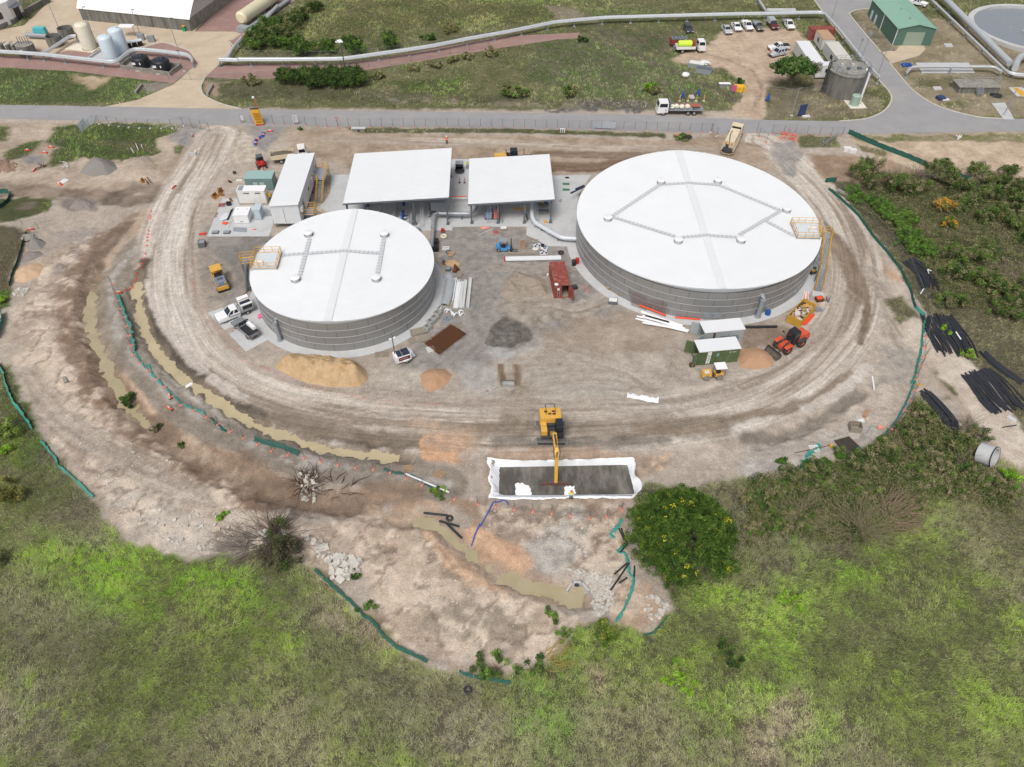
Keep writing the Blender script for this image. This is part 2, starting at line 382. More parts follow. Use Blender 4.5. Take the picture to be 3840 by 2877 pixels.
# ---- big west slope
area(gp('V','20,700 90,560 150,520 240,500 200,640 200,760 260,880 420,960 560,1050 680,1130 900,1110 950,1180 700,1250 560,1190 400,1210 250,1140 110,980 50,860'),(170,152,134),(196,178,158),N2,1,1.4)
area(gp('E','420,380 700,330 870,400 700,560 480,740 430,660 600,480'),(148,138,130),(162,150,140),N3,.8,1,op=.8)
area(gp('V','230,1000 330,1060 420,1110 520,1160 560,1190 400,1210 290,1160 215,1060'),(186,176,164),(206,194,180),N3,1,1.5,op=.7)
area(gp('V','330,1040 560,1080 720,1120 700,1170 480,1120'),(178,170,160),(204,196,186),N3,1,1.5,op=.6,patchy=.5)
line(gp('E','900,420 760,600 640,720 600,850 610,1000 650,1200 720,1400 850,1560 1000,1700'),2.6,(132,110,90),(158,136,116),.8,.8)
line(gp('K','850,150 980,330 1150,520 1400,700 1700,840 2000,960 2200,1080'),3.2,(126,102,82),(154,126,102),.9,1,op=.9)
line(gp('E','1100,260 960,420 800,600 720,720'),1.6,(120,102,84),(150,130,112),.5,.6)
line(gp('E','1250,200 1100,380 920,600'),1.3,(164,142,120),(184,164,142),.5,.6)
line(gp('K','1000,40 1150,220 1280,400'),.9,(198,170,142),(182,152,124),.4,.5)
line(gp('K','1350,700 1500,760'),.9,(180,160,140),(150,126,104),.4,.5)
for s_,w in(('L','0,830 250,880 430,930'),('L','1050,1080 1400,1130 1600,1190'),('E','830,700 780,820 790,960 830,1150')):
    line(gp(s_,w),.9,(186,160,136),(164,140,118),.5,.5)
BENCH=smooth_line(gp('E','1180,480 1010,650 930,780 920,950 960,1150 1050,1330 1200,1510')+gp('K','1340,200 1500,380 1800,560 2050,660')+gp('L','300,780 620,850 900,900 1200,930 1500,980 1700,1040'))
line(BENCH,2.7,(134,122,108),(148,136,122),.35,.4)
line(BENCH,.7,(160,152,142),(172,164,154),.4,.5,patchy=.45)
line(gp('L','0,860 200,1040 480,1120 800,1180 1100,1120 1400,1100'),1.9,(124,104,86),(146,122,100),.7,.8,op=.9)
# ---- south lobe
area(gp('O','560,180 900,60 1050,180 1300,420 1700,560 1900,660 2020,740 1800,1000 1600,1060 1300,1020 950,960 780,820 640,560 600,380'),(176,156,134),(200,180,158),N2,.8,1.2)
area(gp('O','980,560 1400,560 1700,740 1650,860 1400,980 1000,760'),(140,128,112),(164,150,132),N3,.8,1.4,op=.8)
area(gp('O','1000,280 1150,360 1300,480 1150,480 1050,400'),(128,112,94),(146,130,110),N3,.8,1,op=.7)
area(gp('O','560,520 780,800 900,920 1300,1000 1650,1040 1600,1070 1200,1040 860,960 700,800'),(136,116,98),(156,134,114),N2,.6,.8)
area(gp('O','1120,720 1300,720 1310,820 1140,810'),(208,190,168),(214,198,178),N3,.6,1)
area(gp('O','1660,780 1740,800 1730,900 1680,880'),(208,190,168),(214,198,178),N3,.5,.8)
area(gp('L','1480,1180 1800,1200 2000,1500 2209,1600 2300,1300 1950,1180'),(150,126,104),(172,144,118),N2,.6,.8)
area(gp('M','0,1180 500,1200 700,1200 650,1560 300,1640 0,1500'),(140,124,108),(166,146,126),N3,.6,.9)
area(gp('M','850,1180 1200,1180 1220,1400 1180,1650 900,1650'),(138,118,100),(160,136,114),N3,.6,.8)
area(gp('M','690,1180 830,1180 900,1430 890,1560 700,1650 560,1500 660,1350'),(160,152,140),(184,174,160),N3,.4,.5)
area(gp('O','1750,120 2050,150 2050,280 1950,440 1780,420 1640,280'),(164,156,146),(186,178,168),N3,.5,.8)
area(gp('O','1900,400 2100,420 2209,500 2180,640 2090,720 2050,600'),(158,146,142),(184,172,168),N3,.4,.6)
area(gp('Q','100,640 300,600 420,740 330,850 160,790'),(160,136,112),(182,156,130),N2,.6,.8)
line(gp('O','1010,150 1080,260 1200,370 1350,470 1500,540'),.9,(214,178,144),(194,156,124),.35,.4)
line(gp('O','1320,200 1450,280 1600,340'),1.4,(204,164,130),(188,148,116),.5,.6)

# ---- eroded, rutted relief and patchy crust on the spoil slopes
for pts in(gp('V','20,700 90,560 150,520 240,500 200,640 200,760 260,880 420,960 560,1050 680,1130 900,1110 950,1180 700,1250 560,1190 400,1210 250,1140 110,980 50,860'),gp('O','560,180 900,60 1050,180 1300,420 1700,560 1900,660 2020,740 1800,1000 1600,1060 1300,1020 950,960 780,820 640,560 600,380'),gp('V','1000,1090 1130,1085 1340,1080 1350,1200 1400,1320 1290,1320 1180,1180'),gp('V','1850,560 1960,620 1985,760 1930,890 1800,960 1500,1035 1450,1000 1750,900 1850,780')):
    area(pts,(200,180,156),(212,194,172),N3,.8,1.5,op=.7,patchy=.56)
    ix=sub(pts,4);d,_,_,ins=segdist(X[ix],Y[ix],pts,True);w=sst(-.5,2,np.where(ins,d,-d));rg_=1-np.abs(fbm(X[ix]+50,Y[ix]-20,4,.32)*2-1)
    a=w*sst(.80,.97,rg_)*.75;mixcol(ix,a,(122,105,88),(146,127,108),N3);PT.z[ix]-=w*.16*rg_**4;PT.z[ix]+=w*.1*(fbm(X[ix],Y[ix]+300,3,1.3)-.5)
# ---- centre yard
area(gp('V','930,490 1240,490 1240,560 1300,640 1360,680 1200,760 1060,800 840,800 930,720 990,640 950,560'),(134,128,122),(152,146,138),N3,.8,1)
area(gp('V','440,485 600,510 545,560 535,640 560,760 470,650 430,560'),(128,122,116),(150,142,134),N2,.8,.9)
area(gp('E','1620,520 1800,560 1950,680 2000,560 2050,700 2000,880 1700,1000 1620,860'),(152,140,126),(128,120,112),N3,.8,1.2,op=.7)
area(gp('H','700,1290 720,1200 800,1110 900,1080 1040,1170 1075,1300 900,1345'),(92,87,80),(112,106,98),N3,.3,.8)
area(gp('H','690,1300 800,1330 900,1350 1060,1310 1180,1340 1060,1400 900,1450 760,1425'),(160,157,151),(176,173,167),N3,.4,.6)
area(gp('V','1060,780 1300,700 1500,760 1560,800 1700,760 1600,860 1350,880 1150,870 1060,860'),(156,144,130),(180,168,154),N2,1,1.5)
area(gp('H','800,900 1000,760 1240,760 1300,950 1700,920 1720,1000 1500,1100 1200,1150 900,1050'),(134,122,106),(172,160,144),N3,.8,1.4,op=.8)
area(gp('H','1250,1150 1900,1020 2209,1150 2209,1350 1700,1400 1250,1350'),(146,130,112),(168,152,134),N2,1,1.6,op=.8)
area(gp('M','350,60 900,30 1250,100 1400,200 1250,280 850,330 550,330'),(166,158,146),(180,172,160),N3,.6,1,op=.8)
area(gp('I','1100,1400 1500,1300 1700,1350 1600,1500 1200,1750 900,1750'),(176,168,158),(194,186,176),N3,1,1.6,op=.8)
area(gp('I','850,1380 1350,1380 1250,1550 850,1560'),(130,112,94),(146,128,110),N3,.5,.8)
area(gp('L','1060,90 1500,60 1480,280 1100,260'),(188,178,164),(170,160,146),N3,.8,1.2,op=.8)
area(gp('L','1840,60 2100,40 2150,300 1900,300'),(170,168,162),(156,152,146),N3,.6,1,op=.8)

# ---- ring road and haul road
RING=smooth_line(gp('V','468,292 440,345 406,400 382,450 364,510 357,570 362,640 380,700 412,760 462,810 532,850 622,880 722,898 832,912 950,920 1060,925 1200,922 1330,916 1450,905 1560,885 1660,850 1742,800 1800,740 1838,680 1850,610 1842,540 1815,470 1780,420 1730,370 1690,335 1640,305'),4)
area(gp('V','1560,880 1700,820 1800,740 1850,600 1840,520 1780,410 1790,395 1900,480 1960,600 1985,700 1975,800 1930,890 1850,960 1700,1010 1450,1035 1400,1010 1380,960'),(168,154,138),(190,176,160),N2,.8,1.2)
area(gp('J','1040,1330 1340,1300 1260,1650 950,1650'),(152,144,134),(172,160,146),N3,.8,1.2)
area(gp('N','0,740 300,690 700,620 900,480 1100,600 1050,690 700,800 400,880 0,970'),(164,156,148),(186,178,168),N3,.6,1)
area(gp('J','860,540 960,540 1150,720 1180,800 1060,740'),(192,150,116),(176,142,112),N3,.5,.7,op=.85)
area(gp('J','560,0 700,150 900,400 1000,560 960,580 800,400'),(152,144,134),(138,128,116),N3,.6,.6)
streak(RING,4.6,[(146,131,115),(170,156,141),(187,174,160),(199,188,175),(206,196,184)],1.2,1.3)
line(smooth_line(gp('E','1200,620 1170,740 1180,900 1260,1100 1350,1300 1480,1450 1700,1600')),1.0,(86,76,66),(112,100,88),.4,.5)
line(smooth_line(gp('K','1450,60 1650,190 1800,290 2000,400 2209,500')+gp('L','300,500 500,560 750,620 1100,680 1500,690')),1.0,(92,82,72),(116,104,92),.4,.5)
line(gp('E','1230,800 1280,960 1400,1180 1550,1370 1680,1520'),.9,(186,174,162),(202,190,178),.25,.5)
line(gp('K','1750,150 1900,240 2010,300'),.8,(186,174,162),(202,190,178),.25,.4)
line(gp('E','1480,80 1330,330 1280,450'),.9,(184,172,160),(200,188,176),.3,.5)
line(gp('L','300,480 700,580 1100,640 1500,660'),1.2,(124,110,94),(142,128,112),.6,.5)
line(gp('M','0,590 300,570 700,560 1200,570 1600,540 2000,560'),1.6,(124,110,94),(146,132,114),.9,.8,op=.75)
line(gp('M','100,670 460,680 700,690 1100,690 1500,660'),.9,(116,106,94),(138,128,116),.5,.6,op=.8)
line(gp('M','1300,560 1700,590 2209,470')+gp('N','300,420 600,300 850,120'),.8,(128,112,94),(144,128,110),.4,.4,op=.9)
line(gp('N','0,640 250,640 500,560 800,370 950,260'),.9,(128,118,106),(146,136,122),.5,.5)
line(gp('N','500,400 650,330 900,170 1000,60'),.8,(184,172,160),(198,188,176),.25,.4)
line(gp('J','560,300 760,560 870,780 910,960 900,1150 850,1300'),.55,(118,102,84),(134,118,100),.3,.3)
line(gp('J','640,420 720,560 800,760 830,940'),1.5,(130,112,94),(148,130,110),.7,.6,op=.9)
area(gp('L','1490,640 1640,600 1800,600 1960,660 1880,700 1800,850 1640,850 1500,790'),(206,160,120),(190,146,110),N3,.3,.5)
area(gp('L','1450,480 1900,560 2060,640 2000,720 1900,860 1780,800 1500,620'),(190,160,132),(170,148,126),N3,.6,1,op=.7)
area(gp('M','100,760 700,740 1300,780 1300,860 100,830'),(172,138,112),(186,156,130),N3,.6,.8,op=.8)
area(gp('M','1280,820 1600,760 1500,900 1400,980 1280,960'),(196,166,138),(150,132,114),N3,.5,.8)
for q in('H','800,1465 860,1465 890,1650 830,1650'),('H','930,1465 1005,1465 1000,1650 945,1650'):
    area(gp(*q),(112,92,72),(130,108,86),N3,.2,.15)
area(gp('M','240,250 400,200 540,380 500,560 200,620 130,560 240,400'),(128,114,98),(160,146,128),N3,.8,1,op=.7)
for i_,(t_,q_)in enumerate((('M','380,60 700,40 1000,50 1250,120 1400,220'),('M','450,150 800,110 1100,120 1300,190'),('M','500,240 850,190 1200,210'),('H','1250,1330 1600,1420 1900,1520 2100,1640'),('I','300,1560 700,1780 1100,1700 1500,1400'),('H','820,650 1000,690 1230,680'),('H','850,980 1200,960 1450,1010 1700,930'),('L','1060,240 1500,300 1900,330 2200,260'),('M','-100,350 400,360 900,370 1500,380 2100,250'),('E','1650,560 1800,640 1880,760'),('J','330,1250 500,1300 650,1100 720,900'),('J','960,700 1060,900 1150,1150 1200,1300'),('J','1000,800 1120,1000 1250,1250'),('K','150,120 350,420 700,700 1100,900 1700,1150'),('K','250,100 500,450 900,700 1300,900'),('N','100,760 600,700 900,620'))):
    streak(smooth_line(gp(t_,q_)),1.5,[(140,126,112),(164,151,137),(184,172,158),(152,140,127)],.5,1.6,op=.55)
# haul road north of the sheds
BACK=smooth_line(gp('F','560,190 900,150 1300,90')+gp('B','1000,1200 1500,1190 2000,1210')+gp('C','300,1200 900,1210 1400,1220 1800,1230'))
area(gp('B','380,1090 800,1050 1500,1110 2209,1120')+gp('C','600,1130 1400,1170 1700,1120 2100,1200 2209,1400 1800,1400 1400,1320 380,1460')+gp('B','900,1400 620,1300 420,1260'),(150,130,108),(174,154,132),N2,.6,.8)
streak(gp('B','700,1150 1500,1170 2209,1190')+gp('C','600,1220 1200,1230 1700,1240'),1.6,[(172,158,142),(160,144,126),(186,172,156)],.6,1.5)
streak(gp('C','250,1270 800,1285 1200,1290'),1.3,[(120,100,82),(140,122,102),(132,112,92)],.4,1.5)
streak(gp('C','250,1380 700,1390 1100,1330'),1.7,[(112,90,72),(132,108,88),(120,98,80)],.5,1.5)
area(gp('I','780,30 900,40 1000,90 1030,120 900,110'),(102,82,66),(120,100,82),N3,.3,.4)
area(gp('B','850,1050 1000,1060 2209,1065')+gp('C','1300,1105 1310,1140 600,1120 0,1100')+gp('B','1500,1105 1000,1100'),(84,94,50),(112,110,76),N2,.4,.4,grass=.8)
area(gp('C','1380,1120 1540,1130 1500,1180 1400,1170'),(74,96,44),(104,112,62),N2,.3,.3,grass=.9)
area(gp('D','330,1120 660,1130 680,1220 350,1230'),(92,106,60),(124,122,84),N2,.4,.5,grass=.7)
area(gp('D','120,1180 300,1170 380,1250 300,1480 200,1420 110,1250'),(148,142,136),(164,156,148),N3,.5,.6)
# ---- east side
area(gp('D','750,1125 2209,1100 2500,1100 2500,1450 1750,1500 1000,1330'),(176,154,128),(200,178,152),N2,.6,.8)
area(gp('D','740,1130 2209,1105 2500,1105 2500,1190 1600,1170 900,1180'),(122,124,80),(168,152,122),N2,.6,.8,grass=.5)
area(gp('D','830,1200 1050,1240 1060,1300 850,1260'),(110,112,68),(150,136,106),N2,.5,.8,grass=.6)
area(gp('D','380,1260 1100,1320 1500,1500 800,1560 560,1500'),(142,118,96),(166,142,116),N2,.6,.8)
area(gp('V','1800,392 1880,400 2000,380 2212,400 2500,420 2500,1100 2212,960 2130,850 2030,700 1975,640 1930,560 1870,480'),(96,94,62),(120,114,82),N2,.5,.6,grass=.9)
area(gp('J','1080,130 1350,250 1500,450 1700,500 1620,560 1450,500 1300,380 1100,230'),(92,72,58),(112,92,76),N2,.6,.8,grass=.1)
area(gp('J','1850,620 2209,620 2400,900 2000,800'),(112,96,84),(128,112,98),N2,.6,.8,grass=.3)
area(gp('V','1900,640 1950,640 2040,760 2100,870 2050,860 1990,760'),(104,104,68),(124,118,88),N2,.6,.8,grass=.8)
line(smooth_line(gp('J','1380,1230 1560,1420 1800,1650')+gp('N','2000,420 2150,680 2350,920')),3.4,(186,170,152),(200,186,170),.6,.7)
line(gp('N','1500,120 1750,330 1950,640 2200,900'),.5,(168,150,132),(180,164,146),.4,.4)
# ---- foreground grass
FG=gp('V','-900,760 20,790 45,850 78,905 112,990 190,1070 232,1122 275,1168 335,1198 400,1212 480,1202 560,1190 640,1215 690,1240 760,1312 850,1402 960,1452 1020,1470 1130,1455 1210,1410 1245,1365 1290,1342 1390,1372 1462,1312 1425,1235 1362,1110 1390,1040 1500,1052 1720,1022 1880,962 1962,900 1985,850 2012,862 2062,925 2130,985 2212,1020 2900,1250 2900,1900 2300,2200 -300,2200 -900,1800')
NG=fbm(X*.6+5,Y,4,.09)
ix,a=area(FG,(96,106,56),(122,124,84),N2,.5,.6,grass=1)
q=np.zeros(len(X));q[ix]=a
def gpatch(pts,c1,c2,op=.9,soft=2.5,warp=2.5,patchy=None):
    ix=sub(pts,8);d,_,_,ins=segdist(X[ix],Y[ix],pts,True);w=sst(-soft,soft,np.where(ins,d,-d)+NW[ix]*warp)*op*q[ix]
    if patchy:w=w*sst(patchy-.15,patchy+.15,N2[ix]*.65+N3[ix]*.35)
    mixcol(ix,w,c1,c2,N3,1.5)
ix=np.nonzero(q>.01)[0]
w=q[ix]*sst(.52,.68,NG[ix])*.8*sst(.3,.6,N2[ix]);mixcol(ix,w,(108,134,38),(132,150,60),N3)
w=q[ix]*sst(.58,.7,1-NG[ix])*.6;mixcol(ix,w,(120,114,90),(136,128,106),N3)
gpatch(gp('V','90,1170 260,1160 400,1215 640,1245 580,1340 300,1330 130,1300'),(108,146,30),(120,142,48),.95)
gpatch(gp('V','270,1380 460,1400 500,1560 260,1600'),(112,136,42),(108,118,62),.8,patchy=.45)
gpatch(gp('V','330,1240 600,1300 620,1450 400,1420'),(106,122,50),(118,122,72),.7,patchy=.4)
gpatch(gp('V','0,1480 100,1520 200,1657 0,1657 -200,1650'),(124,118,102),(138,126,112),.8)
gpatch(gp('V','0,1280 150,1290 220,1400 150,1500 -60,1480'),(122,116,98),(104,104,76),.7)
gpatch(gp('V','820,1450 1000,1480 1060,1560 980,1640 850,1600'),(132,120,108),(144,130,118),.85)
gpatch(gp('V','1130,1400 1230,1420 1280,1520 1220,1657 1150,1657'),(84,122,34),(104,132,46),.8,patchy=.4)
gpatch(gp('V','560,1250 700,1270 850,1440 1000,1500 900,1640 700,1500'),(92,98,62),(112,110,84),.8)
gpatch(gp('V','1650,1120 1900,1010 2000,1060 2010,1180 1850,1300 1750,1420 1850,1657 1550,1657 1500,1500 1650,1350 1500,1280'),(112,146,40),(128,148,62),.85,patchy=.42)
gpatch(gp('V','1850,1100 2050,1200 2100,1400 2100,1657 1900,1600 1950,1350'),(118,138,50),(114,122,70),.7,patchy=.45)
gpatch(gp('V','2000,1000 2260,1050 2260,1300 2080,1250'),(124,114,96),(104,104,74),.8)
gpatch(gp('V','1650,1530 1740,1520 1730,1600 1660,1657 1600,1657'),(146,128,110),(158,140,122),.9)
gpatch(gp('V','1390,1040 1600,1060 1900,970 2000,900 2120,1000 1950,1080 1850,1200 1600,1240 1430,1230'),(84,82,60),(104,100,76),.9)
gpatch(gp('V','680,1230 760,1320 820,1400 760,1380 690,1290'),(130,112,98),(142,124,110),.9)
gpatch(gp('V','20,780 60,850 110,960 190,1080 160,1100 70,980 20,880'),(54,84,34),(74,98,44),.9)
gpatch(gp('V','100,1000 210,1080 230,1180 150,1150'),(124,110,100),(136,122,112),.9)
gpatch(gp('V','1270,1450 1300,1450 1300,1500 1275,1505'),(158,136,110),(150,130,106),.9,1,.6)
for s_ in('E,1620,540 1590,700 1640,900 1720,1100 2000,1390','L,0,0 300,100 560,210 900,290 1340,360 1660,370'):
    k,w=s_.split(',',1);line(gp(k,w),.07,(206,110,108),(200,130,124),.12,.05,op=.7,patchy=.42)

# ---- relief
DA=smooth_line(gp('X','520,1017 511,1107 525,1180 552,1257 602,1334 656,1393 724,1440 790,1482 870,1540 960,1590 1036,1617 1172,1665 1285,1690 1420,1702 1534,1708'))
DB=smooth_line(gp('X','420,960 350,1050 335,1107 330,1198 349,1266 382,1345 430,1440 489,1531 566,1600 724,1712 860,1771 996,1839 1140,1880 1285,1893 1488,1929 1624,1957 1692,2006 1766,2077 1855,2136 1973,2183 2091,2218 2190,2240'))
line(DA,1.0,(118,104,88),(140,124,106),.5,.5,op=.8);line(DB[4:70],1.4,(118,100,82),(142,122,100),.7,.6,op=.7);line(DB[84:],1.5,(140,116,92),(170,140,112),.6,.6,op=.6)
carve(DA,1.5,.75,.25,.15);carve(DB,2.4,.95,.12,.3)
carve(smooth_line(gp('N','0,700 250,650 500,560 800,380 950,270')),1.0,.4)
PITO=gp('M','60,812 600,835 1282,806 1300,960 1275,1150 700,1150 60,1145');PITF=gp('M','165,890 1220,870 1280,1110 160,1120')
PB_=gp('M','165,890 1220,870 1280,1110 160,1120',-.95);ix=sub(PB_,3);d,_,_,ins=segdist(X[ix],Y[ix],PB_,True);PT.z[ix]-=1.3*(1-sst(.5,.85,np.where(ins,0,d)))
area(gp('M','40,790 1300,780 1330,1000 1300,1180 40,1180'),(150,130,110),(170,148,126),N3,.5,.5,op=.8)
for pts,h,r in((gp('A','1030,1330 1250,1290 1330,1380 1250,1480 1000,1500'),.9,3),(gp('A','-100,1330 200,1320 220,1400 100,1440 -100,1440'),.8,2.5),(gp('L','470,930 640,940 700,1100 520,1180'),.5,2)):
    ix=sub(pts,2);d,_,_,ins=segdist(X[ix],Y[ix],pts,True);PT.z[ix]+=h*sst(-.8,r,np.where(ins,d,-d))
# level formation under pavements, tanks and slabs
LEVEL=[gp('F','170,855 300,540 700,460 1200,340 1900,300 2209,330 2209,900 1700,900 680,860'),gp('V','-600,215 480,232 1640,255 2212,250 2600,250 2600,290 1640,296 0,268 -600,262')]
flat=np.zeros(len(X))
for pts in LEVEL:
    ix=sub(pts,3);d,_,_,ins=segdist(X[ix],Y[ix],pts,True);flat[ix]=np.maximum(flat[ix],sst(-2,-.5,np.where(ins,d,-d)))
TS=(-26.08,91.02,13.78);TBG=(30.49,104.5,19.78)
for c in(TS,TBG):flat=np.maximum(flat,1-sst(c[2]+2,c[2]+3.5,np.hypot(X-c[0],Y-c[1])))
flat=np.maximum(flat,sst(128,134,Y)*.97)
PT.z=PT.z*(1-flat)-.012-.03*(1-flat)*0
GZ=PT.z.reshape(GX.shape)
def gz(x,y):
    i=np.clip(np.searchsorted(gx,x)-1,0,len(gx)-2);j=np.clip(np.searchsorted(gy,y)-1,0,len(gy)-2)
    fx=(x-gx[i])/(gx[i+1]-gx[i]);fy=(y-gy[j])/(gy[j+1]-gy[j])
    return(GZ[j,i]*(1-fx)+GZ[j,i+1]*fx)*(1-fy)+(GZ[j+1,i]*(1-fx)+GZ[j+1,i+1]*fx)*fy
def gsample(A,x,y):
    i=np.clip(np.searchsorted(gx,x)-1,0,len(gx)-2);j=np.clip(np.searchsorted(gy,y)-1,0,len(gy)-2)
    return A.reshape(GX.shape+A.shape[1:])[j,i]
def gmat():
    m=bpy.data.materials.new('ground_soil');m.use_nodes=True;nt=m.node_tree;N=nt.nodes;L=nt.links;b=N['Principled BSDF']
    b.inputs['Roughness'].default_value=.95;b.inputs['Specular IOR Level'].default_value=.12
    at=N.new('ShaderNodeAttribute');at.attribute_name='Col'
    ge=N.new('ShaderNodeNewGeometry')
    def noise(sc,det,lo,hi):
        n=N.new('ShaderNodeTexNoise');n.inputs['Scale'].default_value=sc;n.inputs['Detail'].default_value=det;n.inputs['Roughness'].default_value=.7
        L.new(ge.outputs['Position'],n.inputs['Vector']);r=N.new('ShaderNodeMapRange');r.inputs[1].default_value=.3;r.inputs[2].default_value=.7
        r.inputs[3].default_value=lo;r.inputs[4].default_value=hi;L.new(n.outputs['Fac'],r.inputs[0]);return n,r
    n1,r1=noise(.9,10,.80,1.24);n2,r2=noise(6.5,5,.70,1.36)
    mu=N.new('ShaderNodeMath');mu.operation='MULTIPLY';L.new(r1.outputs[0],mu.inputs[0]);L.new(r2.outputs[0],mu.inputs[1])
    vo=N.new('ShaderNodeTexVoronoi');vo.inputs['Scale'].default_value=2.6;L.new(ge.outputs['Position'],vo.inputs['Vector'])
    rv=N.new('ShaderNodeMapRange');rv.inputs[1].default_value=.10;rv.inputs[2].default_value=.17;rv.inputs[3].default_value=1.28;rv.inputs[4].default_value=1;L.new(vo.outputs['Distance'],rv.inputs[0])
    m2=N.new('ShaderNodeMath');m2.operation='MULTIPLY';L.new(mu.outputs[0],m2.inputs[0]);L.new(rv.outputs[0],m2.inputs[1])
    # wheel lines drawn out along the haul roads
    rd=N.new('ShaderNodeAttribute');rd.attribute_name='road';sx=N.new('ShaderNodeSeparateXYZ');L.new(rd.outputs['Vector'],sx.inputs[0])
    cm=N.new('ShaderNodeCombineXYZ');ms=N.new('ShaderNodeMath');ms.operation='MULTIPLY';ms.inputs[1].default_value=.025;L.new(sx.outputs[1],ms.inputs[0]);L.new(sx.outputs[0],cm.inputs[0]);L.new(ms.outputs[0],cm.inputs[1])
    nr=N.new('ShaderNodeTexNoise');nr.inputs['Scale'].default_value=2.6;nr.inputs['Detail'].default_value=5;nr.inputs['Roughness'].default_value=.75;L.new(cm.outputs[0],nr.inputs['Vector'])
    rr_=N.new('ShaderNodeMapRange');rr_.inputs[1].default_value=.3;rr_.inputs[2].default_value=.7;rr_.inputs[3].default_value=-.26;rr_.inputs[4].default_value=.24;L.new(nr.outputs['Fac'],rr_.inputs[0])
    mk=N.new('ShaderNodeMath');mk.operation='MULTIPLY_ADD';mk.inputs[2].default_value=1;L.new(rr_.outputs[0],mk.inputs[0]);L.new(sx.outputs[2],mk.inputs[1])
    m3=N.new('ShaderNodeMath');m3.operation='MULTIPLY';L.new(m2.outputs[0],m3.inputs[0]);L.new(mk.outputs[0],m3.inputs[1]);m2=m3
    mx=N.new('ShaderNodeMix');mx.data_type='RGBA';mx.blend_type='MULTIPLY';mx.inputs[0].default_value=1
    L.new(at.outputs['Color'],mx.inputs['A']);L.new(m2.outputs[0],mx.inputs['B']);L.new(mx.outputs['Result'],b.inputs['Base Color'])
    bp=N.new('ShaderNodeBump');bp.inputs['Strength'].default_value=.8;bp.inputs['Distance'].default_value=.3
    ad=N.new('ShaderNodeMath');L.new(n1.outputs['Fac'],ad.inputs[0]);s2=N.new('ShaderNodeMath');s2.operation='MULTIPLY';s2.inputs[1].default_value=.3
    L.new(n2.outputs['Fac'],s2.inputs[0]);L.new(s2.outputs[0],ad.inputs[1]);L.new(ad.outputs[0],bp.inputs['Height']);L.new(bp.outputs[0],b.inputs['Normal'])
    return m
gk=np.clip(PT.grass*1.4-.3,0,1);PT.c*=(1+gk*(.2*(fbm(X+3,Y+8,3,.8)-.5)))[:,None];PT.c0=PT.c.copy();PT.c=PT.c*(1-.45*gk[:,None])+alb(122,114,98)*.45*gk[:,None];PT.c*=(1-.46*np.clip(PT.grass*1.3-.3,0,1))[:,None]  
nxg,nyg=len(gx),len(gy)
ii=np.arange((nyg-1)*nxg).reshape(nyg-1,nxg)[:,:-1].ravel()
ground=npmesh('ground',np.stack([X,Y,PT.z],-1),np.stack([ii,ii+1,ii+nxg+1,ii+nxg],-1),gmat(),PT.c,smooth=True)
struct(ground)
ra=ground.data.attributes.new('road','FLOAT_VECTOR','POINT');ra.data.foreach_set('vector',RDV.astype(np.float32).ravel())

# ---- muddy water lying in the two channels
MUD=mat('muddy_water',(186,172,138),.22,var=.12,scale=.4,spec=.5)
MUDG=mat('green_muddy_water',(170,158,128),.22,var=.14,scale=.4,spec=.5,dirt=(160,154,104),dirt_amt=.6,dscale=.3)
def ribbon(name,pts,hw,z,m):
    V=[];n=len(pts)
    for i,p in enumerate(pts):
        a=np.subtract(pts[min(i+1,n-1)][:2],pts[max(i-1,0)][:2]);a=a/(np.linalg.norm(a)+1e-9)
        V+=[(p[0]-a[1]*hw,p[1]+a[0]*hw,z),(p[0]+a[1]*hw,p[1]-a[0]*hw,z)]
    return struct(MB().add(V,[(2*i,2*i+1,2*i+3,2*i+2)for i in range(n-1)]).build(name,m))
ribbon('channel_water',DA[2:-2],1.5,-.57,MUD)
ribbon('channel_water',DB[6:58],1.5,-.86,MUDG)
ribbon('channel_water',DB[86:],2.0,-.66,MUDG)


# ================================================================== ROADS, PAVEMENTS, SLABS
ASPH=mat('asphalt',(150,149,150),.9,var=.08,scale=.35,bump=.1,dirt=(172,167,161),dirt_amt=.55,dscale=.12)
ACON=mat('access_concrete',(198,180,156),.85,var=.08,scale=.4,dirt=(160,142,120),dirt_amt=.6,dscale=.15)
REDG=mat('red_gravel',(152,122,114),.95,var=.18,scale=6,bump=.3,dirt=(176,150,140),dirt_amt=.6,dscale=.3)
KERB=mat('kerb_concrete',(196,190,178),.85,var=.12)
road=gp('X','-400,386 0,393 394,400 905,410 1900,423 2400,430 2760,448 3134,455 3247,446 3315,416 3342,376 3333,344 3297,303 3112,81 3053,0 2990,-90 3480,-90 3440,-20 3270,34 3216,38 3186,46 3190,60 3302,195 3333,235 3379,290 3428,344 3519,398 3655,437 3763,446 3840,446 4300,440 4300,492 3840,493 3430,498 3180,505 2840,500 2670,500 1900,482 1262,475 1000,475 680,464 362,453 0,446 -400,440')
sheet('road',road,.012,ASPH)
sheet('gravel_path',gp('A','-300,450 360,470 560,420 800,430 1180,400 1350,350 1560,420 1640,520 1440,690 1000,640 600,590 0,560 -300,550'),.004,REDG)
sheet('gravel_path',gp('B','-300,560 0,530 860,525 1300,460 1900,350 2209,300')+gp('C','600,270 630,315 400,330 0,390')+gp('B','1900,440 1300,540 1050,580 300,650 0,660 -290,640'),.004,REDG)
sheet('gravel_path',gp('A','1620,262 1930,-40 2700,-90 2500,-40 2209,180 2040,300 1940,400 1900,330 2020,260'),.004,REDG)
sheet('access_road',gp('A','-400,380 0,250 200,210 380,40 420,-90 900,-200 1940,-60 1610,262 2020,262 1930,330 1890,340 1930,400 1900,470 1820,530 1700,640 1665,720 1690,790 1830,860 2000,905 870,883 1130,830 1440,700 1640,520 1560,420 1350,350 1180,400 800,420 560,420 360,470 0,440 -400,430'),.008,ACON)
